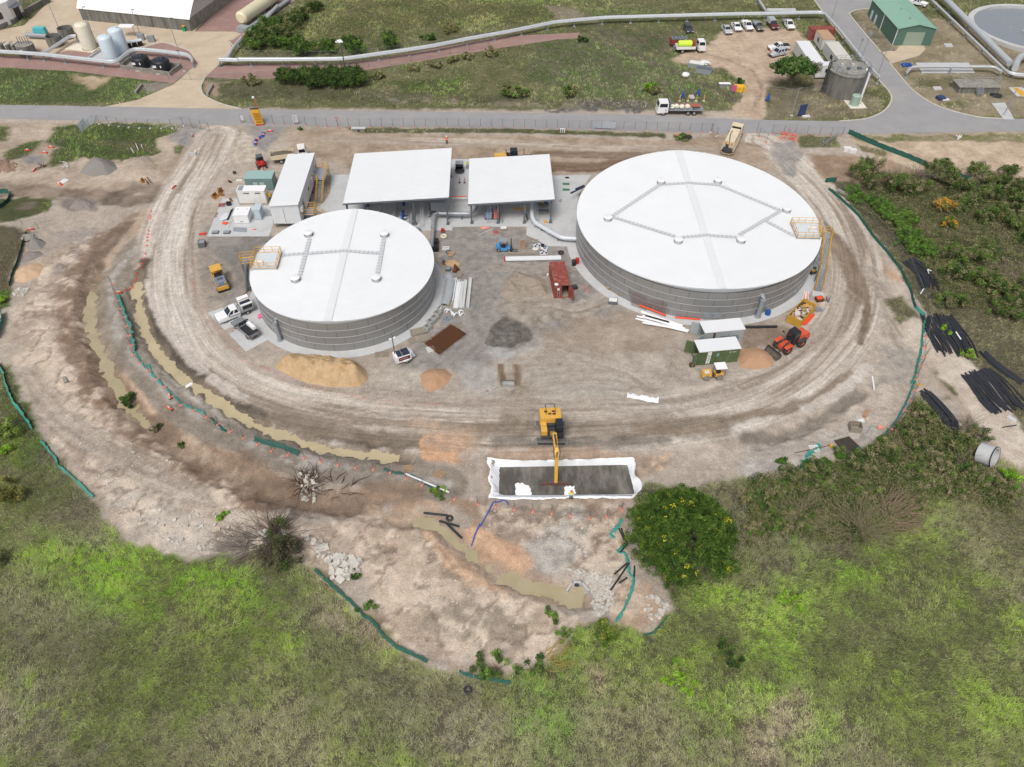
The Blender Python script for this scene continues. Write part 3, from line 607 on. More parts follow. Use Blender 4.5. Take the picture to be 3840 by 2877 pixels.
def kerb(name,pts,w=.3,h=.13):
    mb=MB();n=len(pts);V=[]
    for i,p in enumerate(pts):
        a=np.subtract(pts[min(i+1,n-1)][:2],pts[max(i-1,0)][:2]);a=a/np.linalg.norm(a)
        for s_,z in((-w/2,0),(-w/2,h),(w/2,h),(w/2,0)):V.append((p[0]-a[1]*s_,p[1]+a[0]*s_,z-.01))
    F=[(4*i+q,4*i+q+1,4*i+q+5,4*i+q+4)for i in range(n-1)for q in range(3)]+[(0,1,2,3),(4*n-1,4*n-2,4*n-3,4*n-4)]
    return struct(mb.add(V,F).build(name,KERB))
kerb('kerb',smooth_line(gp('D','680,1005 900,985 1050,920 1110,830 1090,760 1010,670 800,420 600,180 470,0')))
kerb('kerb',smooth_line(gp('D','2040,985 1800,965 1500,880 1300,760 1190,640 1090,520')))
kerb('kerb',smooth_line(gp('D','1020,430 900,290 770,130 775,105 830,82 950,75')))
kerb('kerb',smooth_line(gp('A','1700,640 1665,720 1690,790 1830,860 2000,905')))
kerb('kerb',smooth_line(gp('A','1180,400 1350,355 1560,420 1640,520')))
kerb('kerb',smooth_line(gp('A','1900,345 1935,400 1900,470 1830,525')))
slabA=gp('F','1200,345 1340,344')+gp('B','1770,1320 1890,1320')+gp('C','390,1455 700,1452')+gp('H','1480,60 1440,320 1395,495 1230,495 1045,400 1050,332 565,332 435,335 432,362 0,372')+gp('F','1700,860 960,900 990,640 1110,600 1190,500')
sheet('concrete_slab',slabA,.04,CONC,.12)
sheet('concrete_slab',gp('F','300,540 420,540 440,600 700,600 720,745 683,855 168,855'),.04,CONC,.12)
sheet('concrete_slab',gp('E','1720,1045 1960,970 2300,960 2350,1200 2040,1368'),.035,CONC,.1)
SITE=radians(1.8)

# ------------------------------------------------------------------ stairs, rails
def rail(parent,pts,h=1.05,m=YRAIL,name='handrail',sp=1.2,r=.04,toe=True):
    mb=MB()
    for a,b in zip(pts,pts[1:]):
        a=np.array(a);b=np.array(b);L=np.linalg.norm(b-a);n=max(1,int(round(L/sp)))
        for i in range(n+1):
            p=a+(b-a)*i/n;mb.tube(p,p+[0,0,h],r,5)
        for z in(h,h*.52):mb.tube(a+[0,0,z],b+[0,0,z],r,5)
        if toe:mb.tube(a+[0,0,.06],b+[0,0,.06],.05,4)
    return mb.build(name,m,parent)
def stair(parent,p0,p1,w,n,m_rail=YRAIL,m_tread=GALV,m_str=YRAIL):
    """p0 top centre, p1 bottom centre"""
    p0=np.array(p0);p1=np.array(p1);d=p1-p0;u=d.copy();u[2]=0;u/=np.linalg.norm(u);s=np.array([-u[1],u[0],0])
    tr=MB().box((0,0,-.02),(.26,w,.04));me=None
    for i in range(1,n+1):
        p=p0+d*i/(n+1)
        if me is None:o=tr.build('step',m_tread,parent);me=o.data
        else:o=inst('step',me,parent)
        o.location=p;o.rotation_euler=(0,0,atan2(u[1],u[0]))
    for k in(-1,1):
        a=p0+s*k*(w/2+.04);b=p1+s*k*(w/2+.04);mb=MB()
        mb.add([a+[0,0,-.15],a+[0,0,.12],b+[0,0,.12],b+[0,0,-.0]]+[q+s*.05*k for q in(a+[0,0,-.15],a+[0,0,.12],b+[0,0,.12],b+[0,0,0])],[(0,1,2,3),(7,6,5,4),(0,4,5,1),(1,5,6,2),(2,6,7,3),(3,7,4,0)])
        mb.build('stringer',m_str,parent)
        rail(parent,[a,b],1.0,m_rail,toe=False)

# ================================================================== TANKS
TWALL=mat('tank_wall',(152,152,151),.42,.25,var=.05,scale=.7,dirt=(148,138,126),dirt_amt=.35,dscale=.35)
TWALL2=mat('tank_wall_seam',(100,102,105),.5,.25,var=.05)  # darker grey shell behind the panels, seen in their joints
TRING=mat('tank_ring',(188,190,193),.4,.3,var=.05)
CLEAT=mat('walkway_grey',(198,202,204),.6,var=.05);CLEATD=mat('walkway_cleat',(170,174,176),.6,var=.05)
def tank(label,c,R,npan,GS,dvis=(0,2*pi)):
    H=5.3;T=thing('storage_tank',label,'tank',(c[0],c[1],0),SITE*.5,'round water tanks')
    rz=lambda x,y=0:H+(R+.15-abs(x))*GS
    MB().lathe([(R+1.55,-.08),(R+1.55,.06),(R-.4,.06)],96).build('foundation_slab',CONC,T)
    wl=MB().lathe([(R-.03,.06),(R-.03,H-.02)],96).build('wall',TWALL2,T,True)
    # wall panels, four courses, staggered like brickwork
    ch=(H-.1)/4;da=2*pi/npan;mb=MB();g_=.03/R;k=3;V=[]
    for i in range(k+1):
        a=-da/2+g_+(da-2*g_)*i/k
        V+=[(R*cos(a),R*sin(a),0),(R*cos(a),R*sin(a),ch)]
    o=mb.add(V,[(2*i,2*i+2,2*i+3,2*i+1)for i in range(k)]).build('wall_panel',TWALL,wl,True);me=o.data;first=True
    for q in range(4):
        for i in range(npan):
            a=da*(i+.5*(q%2)+.13*q)
            if sin(a)>.62:continue
            if first:first=False
            else:o=inst('wall_panel',me,wl)
            o.location=(0,0,.08+q*ch);o.rotation_euler=(0,0,a)
    for q in range(1,4):
        z=.08+q*ch
        MB().lathe([(R-.02,z-.03),(R+.05,z-.03),(R+.05,z+.03),(R-.02,z+.04)],96).build('stiffener_ring',TRING,wl)
    # shallow gabled roof of ribbed sheet trimmed to the round wall
    mb=MB();p=.26;ys=[];y=-R-.1
    while y<R+.15:ys+=[(y,0),(y+.15,0),(y+.17,.05),(y+.24,.05)];y+=p
    ys=[q for q in ys if abs(q[0])<R+.14];V=[];RO=R+.15
    for y,dz in ys:
        xe=math.sqrt(max(RO*RO-y*y,0));V+=[(-xe,y,rz(xe)+dz),(0,y,rz(0)+dz),(xe,y,rz(xe)+dz)]
    mb.add(V,[f for i in range(len(ys)-1)for f in((3*i,3*i+1,3*i+4,3*i+3),(3*i+1,3*i+2,3*i+5,3*i+4))])
    roof=mb.build('roof',ROOFW,T)
    n=128;V=[]
    for i in range(n):
        a=2*pi*i/n;x,y=RO*cos(a),RO*sin(a);V+=[(x,y,rz(x)+.02),(x,y,rz(x)-.14),(.985*x,.985*y,H-.05)]
    MB().add(V,[f for i in range(n)for f in((3*i,3*i+1,3*((i+1)%n)+1,3*((i+1)%n)),(3*i+1,3*i+2,3*((i+1)%n)+2,3*((i+1)%n)+1))]).build('eave_trim',mat('eave_trim',(206,212,216),.5,var=.03),roof)
    rc=MB();w=.55
    rc.add([(-w,-R,rz(w)+.1),(0,-R,rz(0)+.1),(w,-R,rz(w)+.1),(-w,R,rz(w)+.1),(0,R,rz(0)+.1),(w,R,rz(w)+.1)],[(0,1,4,3),(1,2,5,4)]);rc.build('ridge_cap',ROOFW,roof)
    return T,roof,rz
def onroof(T,rz,t,x,y,dz=0):
    z=6.
    a=T.rotation_euler[2]
    for _ in range(4):
        P=g(t,x,y,z);dx,dy=P[0]-T.location[0],P[1]-T.location[1];lx,ly=dx*cos(a)+dy*sin(a),-dx*sin(a)+dy*cos(a);z=rz(lx)
    return(lx,ly,z+dz)
def vents(T,rz,t,s):
    mb=MB().lathe([(.66,-.1),(.66,.6),(.7,.6),(.7,.68),(.6,.72),(0,.73)],20);me=None
    fin=MB()
    for i in range(24):
        a=2*pi*i/24;fin.box((.67*cos(a),.67*sin(a),.06),(.04,.05,.5),a)
    for q in s.split():
        p=onroof(T,rz,t,*map(float,q.split(',')))
        if me is None:o=mb.build('roof_vent',WHITE,T,True);f=fin.build('louvre',GALVD,o);me=(o.data,f.data)
        else:o=inst('roof_vent',me[0],T);f=inst('louvre',me[1],o)
        o.location=p
CLT=[None]
def walkway(T,rz,t,s,w=.6):
    pts=[onroof(T,rz,t,*map(float,q.split(',')))for q in s.split()]
    fine=[]
    for a,b in zip(pts,pts[1:]):
        a=np.array(a);b=np.array(b);ks=[0,1]
        if a[0]*b[0]<0:ks=[0,a[0]/(a[0]-b[0]),1]
        for k0,k1 in zip(ks,ks[1:]):
            p=a+(b-a)*k0;q=a+(b-a)*k1;p[2]=rz(p[0])+.1;q[2]=rz(q[0])+.1;d=q-p;L=np.linalg.norm(d);d=d/L;s_=np.array([-d[1],d[0],0])*w/2
            up=np.array([0,0,.04])
            MB().add([p+s_,p-s_,q-s_,q+s_,p+s_+up,p-s_+up,q-s_+up,q+s_+up],[(3,2,1,0),(4,5,6,7),(0,1,5,4),(1,2,6,5),(2,3,7,6),(3,0,4,7)]).build('roof_walkway',CLEAT,T)
            n=int(L/.75)
            for i in range(n+1):
                m_=p+d*L*(i+.5)/(n+1)
                if CLT[0]is None:o=MB().box((0,0,.03),(.1,w*1.25,.04)).build('walkway_cleat',CLEATD,T);CLT[0]=o.data
                else:o=inst('walkway_cleat',CLT[0],T)
                o.location=m_;o.rotation_euler=(0,0,atan2(d[1],d[0]))
def spout(T,base,top,r=.3,inward=1.3):
    """overflow pipe: vertical leg with a bend into the wall"""
    b=np.array(base);t_=np.array([b[0],b[1],top]);u=-b.copy();u[2]=0;u/=np.linalg.norm(u)
    pts=[b,t_-[0,0,.5],t_-[0,0,.2]+u*.06,t_+u*.25+[0,0,.05],t_+u*.6+[0,0,.1],t_+u*inward+[0,0,.1]]
    MB().path(pts,r,12).tube(b,b+[0,0,.12],r*1.5,12).tube(t_-[0,0,.55],t_-[0,0,.45],r*1.25,12).build('overflow_pipe',GALV,T,True)
def tl(T,P):
    a=T.rotation_euler[2];dx,dy=P[0]-T.location[0],P[1]-T.location[1];return(dx*cos(a)+dy*sin(a),-dx*sin(a)+dy*cos(a),P[2])

ST,sroof,srz=tank('smaller round grey steel water tank with white roof and four roof vents',TS,TS[2],30,.052)
vents(ST,srz,'S','712,345 1497,348 577,812 1413,805')
walkway(ST,srz,'S','722,378 618,768');walkway(ST,srz,'S','1490,378 1425,745');walkway(ST,srz,'S','440,550 1065,507 1440,530')
b=np.array(tl(ST,g('S',425,1420,.06)));b[:2]*=(TS[2]+.45)/np.hypot(*b[:2]);spout(ST,b,3.9)
b=np.array(tl(ST,g('S',1960,380,2)));b[:2]*=(TS[2]+.9)/np.hypot(*b[:2]);b[2]=.06;spout(ST,b,5.0,.32)
def plat(T,rz,t,pts,land,hatch):
    P=[onroof(T,rz,t,*q)for q in pts];z=max(p[2]for p in P)+.25
    P=[(p[0],p[1],z)for p in P]
    MB().prism([p[:2]for p in P],z-.08,z).build('platform_deck',mat('pale_deck',(206,214,220),.6,var=.06),T)
    for a,b in zip(P,P[1:]+P[:1]):rail(T,[a,b])
    fr=MB()
    for p in P:fr.tube((p[0],p[1],rz(p[0])-.05),(p[0],p[1],z-.05),.05,5)
    fr.build('platform_posts',GALV,T)
    h=onroof(T,rz,t,*hatch);hh=MB().box((h[0],h[1],z),(1.3,1.1,.12));hh.build('roof_hatch',WHITE,T)
    rail(T,[(h[0]-.9,h[1]-.8,z),(h[0]+.9,h[1]-.8,z)],toe=False)
    return P,z
P,z=plat(ST,srz,'S',[(175,545),(432,525),(385,695),(122,705)],None,(205,640))
L0=[tl(ST,g('S',*q,z-.3))for q in((10,575),(150,560),(135,625),(15,635))]
MB().prism([p[:2]for p in L0],z-.4,z-.3).build('landing_deck',GALV,ST)
for a,b in((0,1),(3,0),(2,3)):rail(ST,[(L0[a][0],L0[a][1],z-.3),(L0[b][0],L0[b][1],z-.3)])
fr=MB()
for p in L0:fr.tube((p[0],p[1],.05),(p[0],p[1],z-.35),.07,6)
for a,b in((3,2),(0,3)):fr.tube((L0[a][0],L0[a][1],.4),(L0[b][0],L0[b][1],z-.6),.04,5)
fr.build('landing_frame',GALVD,ST)
top=np.array(mid(L0[2],L0[3]));stair(ST,(top[0],top[1],z-.35),tl(ST,g('S',75,905,.1)),.8,22,GALV,GALV,GALVD)

BT,broof,brz=tank('larger round grey steel water tank with white roof and six roof vents',TBG,TBG[2],44,.05)
vents(BT,brz,'U','760,258 1188,254 1706,470 360,535 890,702 1362,700')
walkway(BT,brz,'U','750,270 980,258 1190,270 1665,467 1350,650');walkway(BT,brz,'U','745,275 390,512 870,662');walkway(BT,brz,'U','918,668 1112,652 1335,668');walkway(BT,brz,'U','1545,540 1770,660')
b=np.array(tl(BT,g('U',1490,1262,.06)));b[:2]*=(TBG[2]+.5)/np.hypot(*b[:2]);spout(BT,b,3.9,.36)
P,z=plat(BT,brz,'U',[(1735,565),(1945,578),(1955,685),(1782,678)],None,(1900,615))
s0=np.array(tl(BT,g('U',2012,672,5.6)));s1=np.array(tl(BT,g('U',1985,885,3.1)));s2=np.array(tl(BT,g('U',1945,1072,.15)))
u=(s2-s0);u[2]=0;u/=np.linalg.norm(u);n_=np.array([-u[1],u[0],0])
stair(BT,s0,s1-u*.5,.95,13);stair(BT,s1+u*.5,s2,.95,13)
def deck(T,c,lx,ly,a,z,nm='landing_deck',m=GALV):return MB().box((c[0],c[1],z-.08),(lx,ly,.08),a).build(nm,m,T)
ua=atan2(u[1],u[0]);deck(BT,s1,1.1,1.05,ua,s1[2]);deck(BT,s0-u*.9,1.9,1.4,ua,s0[2])
for k in(-1,1):rail(BT,[s1-u*.55+n_*k*.52,s1+u*.55+n_*k*.52])
rail(BT,[s0+n_*.7*-1,s0-u*1.8-n_*.7,s0-u*1.8+n_*.7,s0+n_*.7])
fr=MB()
for c in(s1,s0-u*.2,s0-u*1.6):
    for k in(-1,1):
        p=c+n_*k*.5;fr.tube((p[0],p[1],.05),(p[0],p[1],c[2]-.08),.06,6)
for k in(-1,1):fr.tube(tuple(s0-u*1.6+n_*k*.5-[0,0,5]),tuple(s1+n_*k*.5-[0,0,.4]),.04,5)
fr.build('stair_frame',GALVD,BT)
MB().box((s2[0]+u[0]*.6,s2[1]+u[1]*.6,-.05),(1.6,1.7,.15),ua).build('stair_footing',CONC,BT)
man=MB().lathe([(0,.12),(.42,.12),(.42,.05),(.55,.05),(.55,0)],24)
for T,R,t,s in((BT,TBG[2],'U','1113,1248 1183,1246 1780,1085'),(ST,TS[2],'S','185,1060 2020,810')):
    me=None
    for q in s.split():
        P=tl(T,g(t,*map(float,q.split(',')),.9));a=atan2(P[1],P[0]);p=(R*cos(a),R*sin(a),1.0)
        o=man.build('manhole',GALV,T)if me is None else inst('manhole',me,T);me=o.data
        o.location=p;o.rotation_euler=(0,pi/2,a)

# ================================================================== OPEN SHEDS OVER THE PIPEWORK
FASC=mat('shed_fascia',(122,130,136),.5,.2,var=.06)
def shed(label,c0,wx,wy,zl,zr,ncol):
    T=thing('open_shed',label,'shed',c0,SITE,'white roofed open sheds');th=atan2(zr-zl,wx)
    # roof sheet with ribs running down the fall
    mb=MB();V=[];n=int(wy/.2)
    for i in range(n+1):
        y=wy*i/n;dz=.03*(i%2);V+=[(0,y,zl+dz),(wx,y,zr+dz)]
    mb.add(V,[(2*i,2*i+1,2*i+3,2*i+2)for i in range(n)]);mb.build('roof',ROOFW,T)
    f=MB();th_=.28
    for y in(0,wy):f.add([(0,y-.03,zl-th_),(wx,y-.03,zr-th_),(wx,y-.03,zr+.02),(0,y-.03,zl+.02),(0,y+.03,zl-th_),(wx,y+.03,zr-th_),(wx,y+.03,zr+.02),(0,y+.03,zl+.02)],[(0,1,2,3),(7,6,5,4),(0,4,5,1),(3,2,6,7),(0,3,7,4),(1,5,6,2)])
    for x,z in((0,zl),(wx,zr)):f.box((x,wy/2,z-th_),(.06,wy-.08,th_))
    f.build('fascia',FASC,T)
    col=None
    for i in range(ncol):
        for y in(.5,wy-.5):
            x=.5+(wx-1)*i/(ncol-1);h=zl+(zr-zl)*x/wx-.45
            m=MB().box((x,y,.02),(.24,.06,h)).box((x,y-.12,.02),(.3,.05,h)).box((x,y+.12,.02),(.3,.05,h)).box((x,y,0),(.55,.55,.25))
            m.build('column',GALVD,T)
    for i in range(ncol):
        x=.5+(wx-1)*i/(ncol-1);h=zl+(zr-zl)*x/wx;MB().box((x,wy/2,h-.5),(.2,wy-.6,.38)).build('beam',GALVD,T)
    for k in range(6):
        y=.6+(wy-1.2)*k/5
        MB().add([(0,y-.05,zl-.14),(wx,y-.05,zr-.14),(wx,y+.05,zr-.14),(0,y+.05,zl-.14)],[(0,1,2,3)]).build('purlin',GALV,T)
    return T
sp=g('F',1292,577,4.9);sh1=shed('wider open shed with flat white roof behind the smaller tank',(sp[0],sp[1],0),18.1,16.6,4.75,5.75,4)
sp=g('H',563,145,4.3);sh2=shed('narrower open shed with flat white roof between the two tanks',(sp[0],sp[1],0),14.9,15.1,4.25,5.05,4)

# ================================================================== WHITE SWITCH ROOM ON LEGS
wp=g('F',682,600,4.6);a_=radians(1.4)
SW=thing('switch_room','long white raised switch room with yellow stairs left of the sheds','building',(wp[0],wp[1],0),a_)
PANW=mat('panel_white',(224,228,231),.5,var=.04,dirt=(186,184,178),dirt_amt=.3)
MB().box((2.45,8.5,.95),(4.8,16.9,3.45)).build('wall',PANW,SW)
MB().add([(-.08,-.1,4.42),(4.98,-.1,4.72),(4.98,17.1,4.72),(-.08,17.1,4.42),(-.08,-.1,4.56),(4.98,-.1,4.86),(4.98,17.1,4.86),(-.08,17.1,4.56)],[(3,2,1,0),(4,5,6,7),(0,1,5,4),(1,2,6,5),(2,3,7,6),(3,0,4,7)]).build('roof',ROOFW,SW)
MB().add([(.05,.05,4.38),(4.85,.05,4.38),(4.85,16.95,4.38),(.05,16.95,4.38),(.05,.05,4.44),(4.85,.05,4.7),(4.85,16.95,4.7),(.05,16.95,4.44)],[(0,1,5,4),(1,2,6,5),(2,3,7,6),(3,0,4,7)]).build('roof_closure',PANW,SW)
MB().box((2.45,8.5,.75),(4.6,16.7,.2)).build('floor_frame',GALVD,SW)
for x in(.25,4.65):
    for y in np.linspace(.4,16.6,7):MB().box((x,y,-.02),(.16,.16,.8)).build('leg',GALVD,SW)
for y in(.35,3.5,14.5):MB().box((4.87,y if y>1 else 3.2,1.4),(.05,.9,2.1)).build('door',mat('door_grey',(196,204,208),.5,var=.03),SW)
MB().box((5.1,.9,3.0),(.5,.9,.75)).build('air_conditioner',SWHITE,SW)
MB().box((5.05,11,2.6),(.35,.7,.7)).build('air_conditioner',SWHITE,SW)
MB().tube((2.1,-.07,.95),(2.1,-.07,4.2),.06,6).build('downpipe',WHITE,SW)
for y in(8.2,8.7,14.2,16):MB().box((4.88,y,2.4),(.04,.3,.5)).build('wall_sign',mat('sign_dark',(90,92,96),.5),SW)
for(y0,y1,ys)in((12.0,16.2,11.9),):
    deck(SW,(6.1,(y0+y1)/2,0),2.3,y1-y0,0,1.4+.9)
    for q in([(5.0,y1,2.3),(7.2,y1,2.3),(7.2,y0,2.3)],[(5.05,y0,2.3),(5.7,y0,2.3)]):rail(SW,q)
    stair(SW,(6.45,y0,2.25),(6.45,y0-4.3,.1),1.05,11)
    fr=MB()
    for x in(5.1,7.15):
        for y in(y0+.1,y1-.1):fr.tube((x,y,0),(x,y,2.25),.05,6)
    fr.build('platform_frame',GALVD,SW)
deck(SW,(6.0,2.2,0),2.0,2.2,0,2.0)
rail(SW,[(5.0,3.3,2.0),(7.0,3.3,2.0),(7.0,1.1,2.0),(5.0,1.1,2.0)])
stair(SW,(7.0,2.2,1.95),(9.2,2.2,.1),1.0,7)


# ================================================================== VEHICLES AND MACHINES
def text(parent,s,size,loc,rot,m,name='lettering',sx=1.):
    cu=bpy.data.curves.new('lettering','FONT');cu.body=s;cu.size=size;cu.extrude=.004;cu.align_x='CENTER';cu.align_y='CENTER'
    o=bpy.data.objects.new('lettering',cu);COL.objects.link(o)
    bpy.context.view_layer.update()
    me=bpy.data.meshes.new_from_object(o.evaluated_get(bpy.context.evaluated_depsgraph_get()));bpy.data.objects.remove(o)
    me.materials.clear();me.materials.append(m)
    n=bpy.data.objects.new(name,me);COL.objects.link(n);n.parent=parent;n.location=loc;n.rotation_euler=rot;n.scale=(sx,1,1)
    return n
_wc={}
RIM=mat('wheel_rim',(176,178,180),.4,.4,var=.1)
def wheel(parent,p,r=.38,w=.26,rim=RIM,tyre=BLACK,name='wheel'):
    k=(r,w,rim.name)
    if k not in _wc:
        h=w/2
        t=MB().lathe([(r*.55,-h),(r*.9,-h),(r,-h*.7),(r,h*.7),(r*.9,h),(r*.55,h)],18).build('wheel',tyre,None,True)
        q=MB().lathe([(0,-h*.8),(r*.25,-h*.85),(r*.3,-h*.7),(r*.56,-h*.75),(r*.56,h*.75),(r*.3,h*.7),(r*.25,h*.85),(0,h*.8)],14).build('rim',rim,None,True)
        _wc[k]=(t.data,q.data);bpy.data.objects.remove(t);bpy.data.objects.remove(q)
    a,b=_wc[k]
    o=inst(name,a,parent,p,(pi/2,0,0));inst('rim',b,o);return o
def wheels(parent,xs,tr,r=.38,w=.26,rim=RIM):
    for x in xs:
        for s in(-1,1):wheel(parent,(x,s*tr/2,r),r,w,rim)
def gquad(parent,c,name,m=GLASS,mu=.1,mv=.12,off=.012,u0=0.,u1=1.):
    """pane set on a face given by 4 corners (bl, br, tr, tl)"""
    c=[np.array(q,float)for q in c];n=np.cross(c[1]-c[0],c[3]-c[0]);n/=np.linalg.norm(n)
    def P(u,v):return(c[0]*(1-u)+c[1]*u)*(1-v)+(c[3]*(1-u)+c[2]*u)*v
    a,b=u0+(u1-u0)*mu,u1-(u1-u0)*mu;F=[P(a,mv),P(b,mv),P(b,1-mv),P(a,1-mv)]
    return MB().add([q+n*off for q in F]+[q-n*off for q in F],[(0,1,2,3),(7,6,5,4),(0,4,5,1),(1,5,6,2),(2,6,7,3),(3,7,4,0)]).build(name,m,parent)
def cabin(parent,x0,x1,z0,z1,w0,w1,fr,rr,paint,nside=2,name='cabin',rear=True):
    """x0 rear, x1 front; fr/rr = how far the top edge is set back"""
    b=[(x0,-w0/2,z0),(x1,-w0/2,z0),(x1,w0/2,z0),(x0,w0/2,z0)];t=[(x0+rr,-w1/2,z1),(x1-fr,-w1/2,z1),(x1-fr,w1/2,z1),(x0+rr,w1/2,z1)]
    MB().add(b+t,[(3,2,1,0),(4,5,6,7),(0,1,5,4),(1,2,6,5),(2,3,7,6),(3,0,4,7)]).build(name,paint,parent)
    gquad(parent,[b[1],b[2],t[2],t[1]],'windscreen',mu=.06,mv=.08)
    if rear:gquad(parent,[b[3],b[0],t[0],t[3]],'rear_window',mu=.1)
    for k in range(nside):
        gquad(parent,[b[0],b[1],t[1],t[0]],'side_window',mu=.08,mv=.14,u0=k/nside+.03,u1=(k+1)/nside-.03)
        gquad(parent,[b[2],b[3],t[3],t[2]],'side_window',mu=.08,mv=.14,u0=k/nside+.03,u1=(k+1)/nside-.03)
def lights(parent,xf,xr,w,z,zr):
    LW=mat('headlight',(226,230,232),.2,var=.02);LR=mat('tail_light',(150,30,30),.3,var=.05)
    for s in(-1,1):
        MB().box((xf,s*(w/2-.28),z),(.08,.36,.16)).build('headlight',LW,parent)
        MB().box((xr,s*(w/2-.15),zr),(.06,.18,.3)).build('tail_light',LR,parent)
        MB().box((xf-1.75,s*(w/2+.1),z+.35),(.14,.2,.16)).build('mirror',BLKPL,parent)
CARP={}
def paint(n,c):return mat('car_'+n,c,.25,0,var=.03,spec=.6,dirt=DUST,dirt_amt=.12)
PWH=paint('white',(240,242,243));PSI=paint('silver',(186,190,194));PDK=paint('charcoal',(62,66,78));PMR=paint('maroon',(104,38,46));PGD=paint('dark_grey',(110,108,106));PGR=paint('steel_grey',(128,132,136))
def car(label,p,rz,kind,m,cat='car',L=4.6,W=1.8,group=None,bar=None):
    T=thing('parked_car' if kind in('sedan','hatch','suv')else 'utility_truck',label,cat,p,rz,group);h=L/2
    up=kind not in('sedan','hatch');z=.12 if up else 0
    if kind in('sedan','hatch','suv'):
        MB().side([(-h,.3+z),(-h-.02,.62+z),(-h+.1,.92+z),(-h*.55,.98+z),(h*.38,.95+z),(h*.86,.78+z),(h,.6+z),(h,.3+z)],W,0,.93,.85).build('body',m,T)
        if kind=='sedan':cabin(T,-h*.72,h*.42,.93,1.42,W*.93,W*.72,.75,.7,m)
        elif kind=='hatch':cabin(T,-h*.98,h*.45,.93,1.5,W*.93,W*.74,.85,.35,m)
        else:cabin(T,-h*.98,h*.4,1.05,1.75,W*.93,W*.78,.75,.35,m,3)
    else:
        cx0=-.25 if 'single' not in kind else.35;cx0-=.35*(kind.startswith('dual'))
        MB().side([(cx0-.05,.45),(cx0-.05,1.08),(h*.36,1.06),(h*.9,.98),(h,.72),(h,.42)],W,0,.95,.9).build('body',m,T)
        cabin(T,cx0,h*.46,1.05,1.72,W*.93,W*.76,.8,.16,m,1 if 'single' in kind else 2)
        MB().box(((-h+cx0)/2,0,.5),(h+cx0,.8,.18)).build('chassis',DARK,T)
        x=(-h+cx0-.08)/2;l=h+cx0-.12
        if 'tub' in kind:
            tb=MB();bw=W*.95
            for s in(-1,1):tb.box((x,s*(bw/2-.04),.5),(l,.08,.62))
            tb.box((-h+.06,0,.5),(.08,bw,.62)).box((x,0,.68),(l,bw-.1,.06)).box((x+l/2-.04,0,.5),(.07,bw-.1,.62));tb.build('tub',m,T)
            if 'cover' in kind:MB().box((x,0,1.1),(l*.98,bw*.97,.04)).build('tonneau_cover',BLKPL,T)
        if 'tray' in kind:
            tb=MB().box((x,0,.78),(l,W*1.02,.1))
            for s in(-1,1):tb.box((x,s*W*.5,.88),(l,.05,.26))
            tb.box((-h+.03,0,.88),(.05,W,.26));tb.build('tray',GALV if 'grey' not in kind else GALVD,T)
            hb=MB()
            for s in(-1,1):hb.tube((x+l/2,s*W*.42,.88),(x+l/2,s*W*.42,1.75),.035,6)
            hb.tube((x+l/2,-W*.42,1.75),(x+l/2,W*.42,1.75),.035,6);hb.build('headboard',SWHITE,T)
        if 'canopy' in kind:
            MB().box((x,0,.88),(l*.97,W*1.0,.95),0,(.94,.86)).build('canopy',GREYC if 'greyc' in kind else WHITE,T)
    wheels(T,(-h*.62,h*.62),W*.86,.37 if up else.32,.24)
    lights(T,h-.03 if not up else h-.02,-h+.02,W,.62+z,.68+z)
    MB().box((h-.02,0,.36+z),(.14,W*.94,.2)).build('bumper',bar or BLKPL,T)
    return T
def at2(t,a,b,z=0):P=g(t,*a,z);Q=g(t,*b,z);return mid(P,Q)[:2]+(0,),ang(P,Q)
S0=-pi/2
def row(t,x,y):P=g(t,x,y,.6);return(P[0],P[1],0)
car('dark charcoal hatchback parked alone beside the overhead pipeline',row('C',1505,240),S0+.1,'hatch',PDK,L=4.1)
car('silver sedan parked at the near end of the car row',row('C',1823,245),S0+.08,'sedan',PSI,L=4.8)
car('white sedan parked between the silver sedan and a white ute',row('C',1905,222),S0+.08,'sedan',PWH,L=4.5)
car('white dual cab ute parked next to the white sedan',row('C',1993,214),S0+.1,'dualtub',PWH,'ute',5.2,1.85)
car('dark grey ute with pale tray parked beside a maroon ute',row('C',2083,218),S0+.08,'singletray',PGD,'ute',5.1,1.8)
car('maroon ute with grey canopy in the parked row',row('D',125,205),S0+.1,'singlecanopygreyc',PMR,'ute',5.2,1.85)
car('white ute with white headboard at the far end of the car row',row('D',258,205),S0+.08,'dualtray',PWH,'ute',5.3,1.85)
p,a=at2('D',(85,400),(270,385),.6);car('white dual cab ute with black tub cover beside site offices',p,a+pi,'dualtubcover',PWH,'ute',5.3,1.9)
p,a=at2('D',(95,455),(240,425),.6);car('silver four wheel drive half hidden by the tree',p,a+pi,'suv',PSI,'car',4.6,1.85)
p,a=at2('D',(1275,10),(1385,40),.6);car('white ute parked behind the green shed',p,a+pi,'dualtub',PWH,'ute',5.2,1.9)
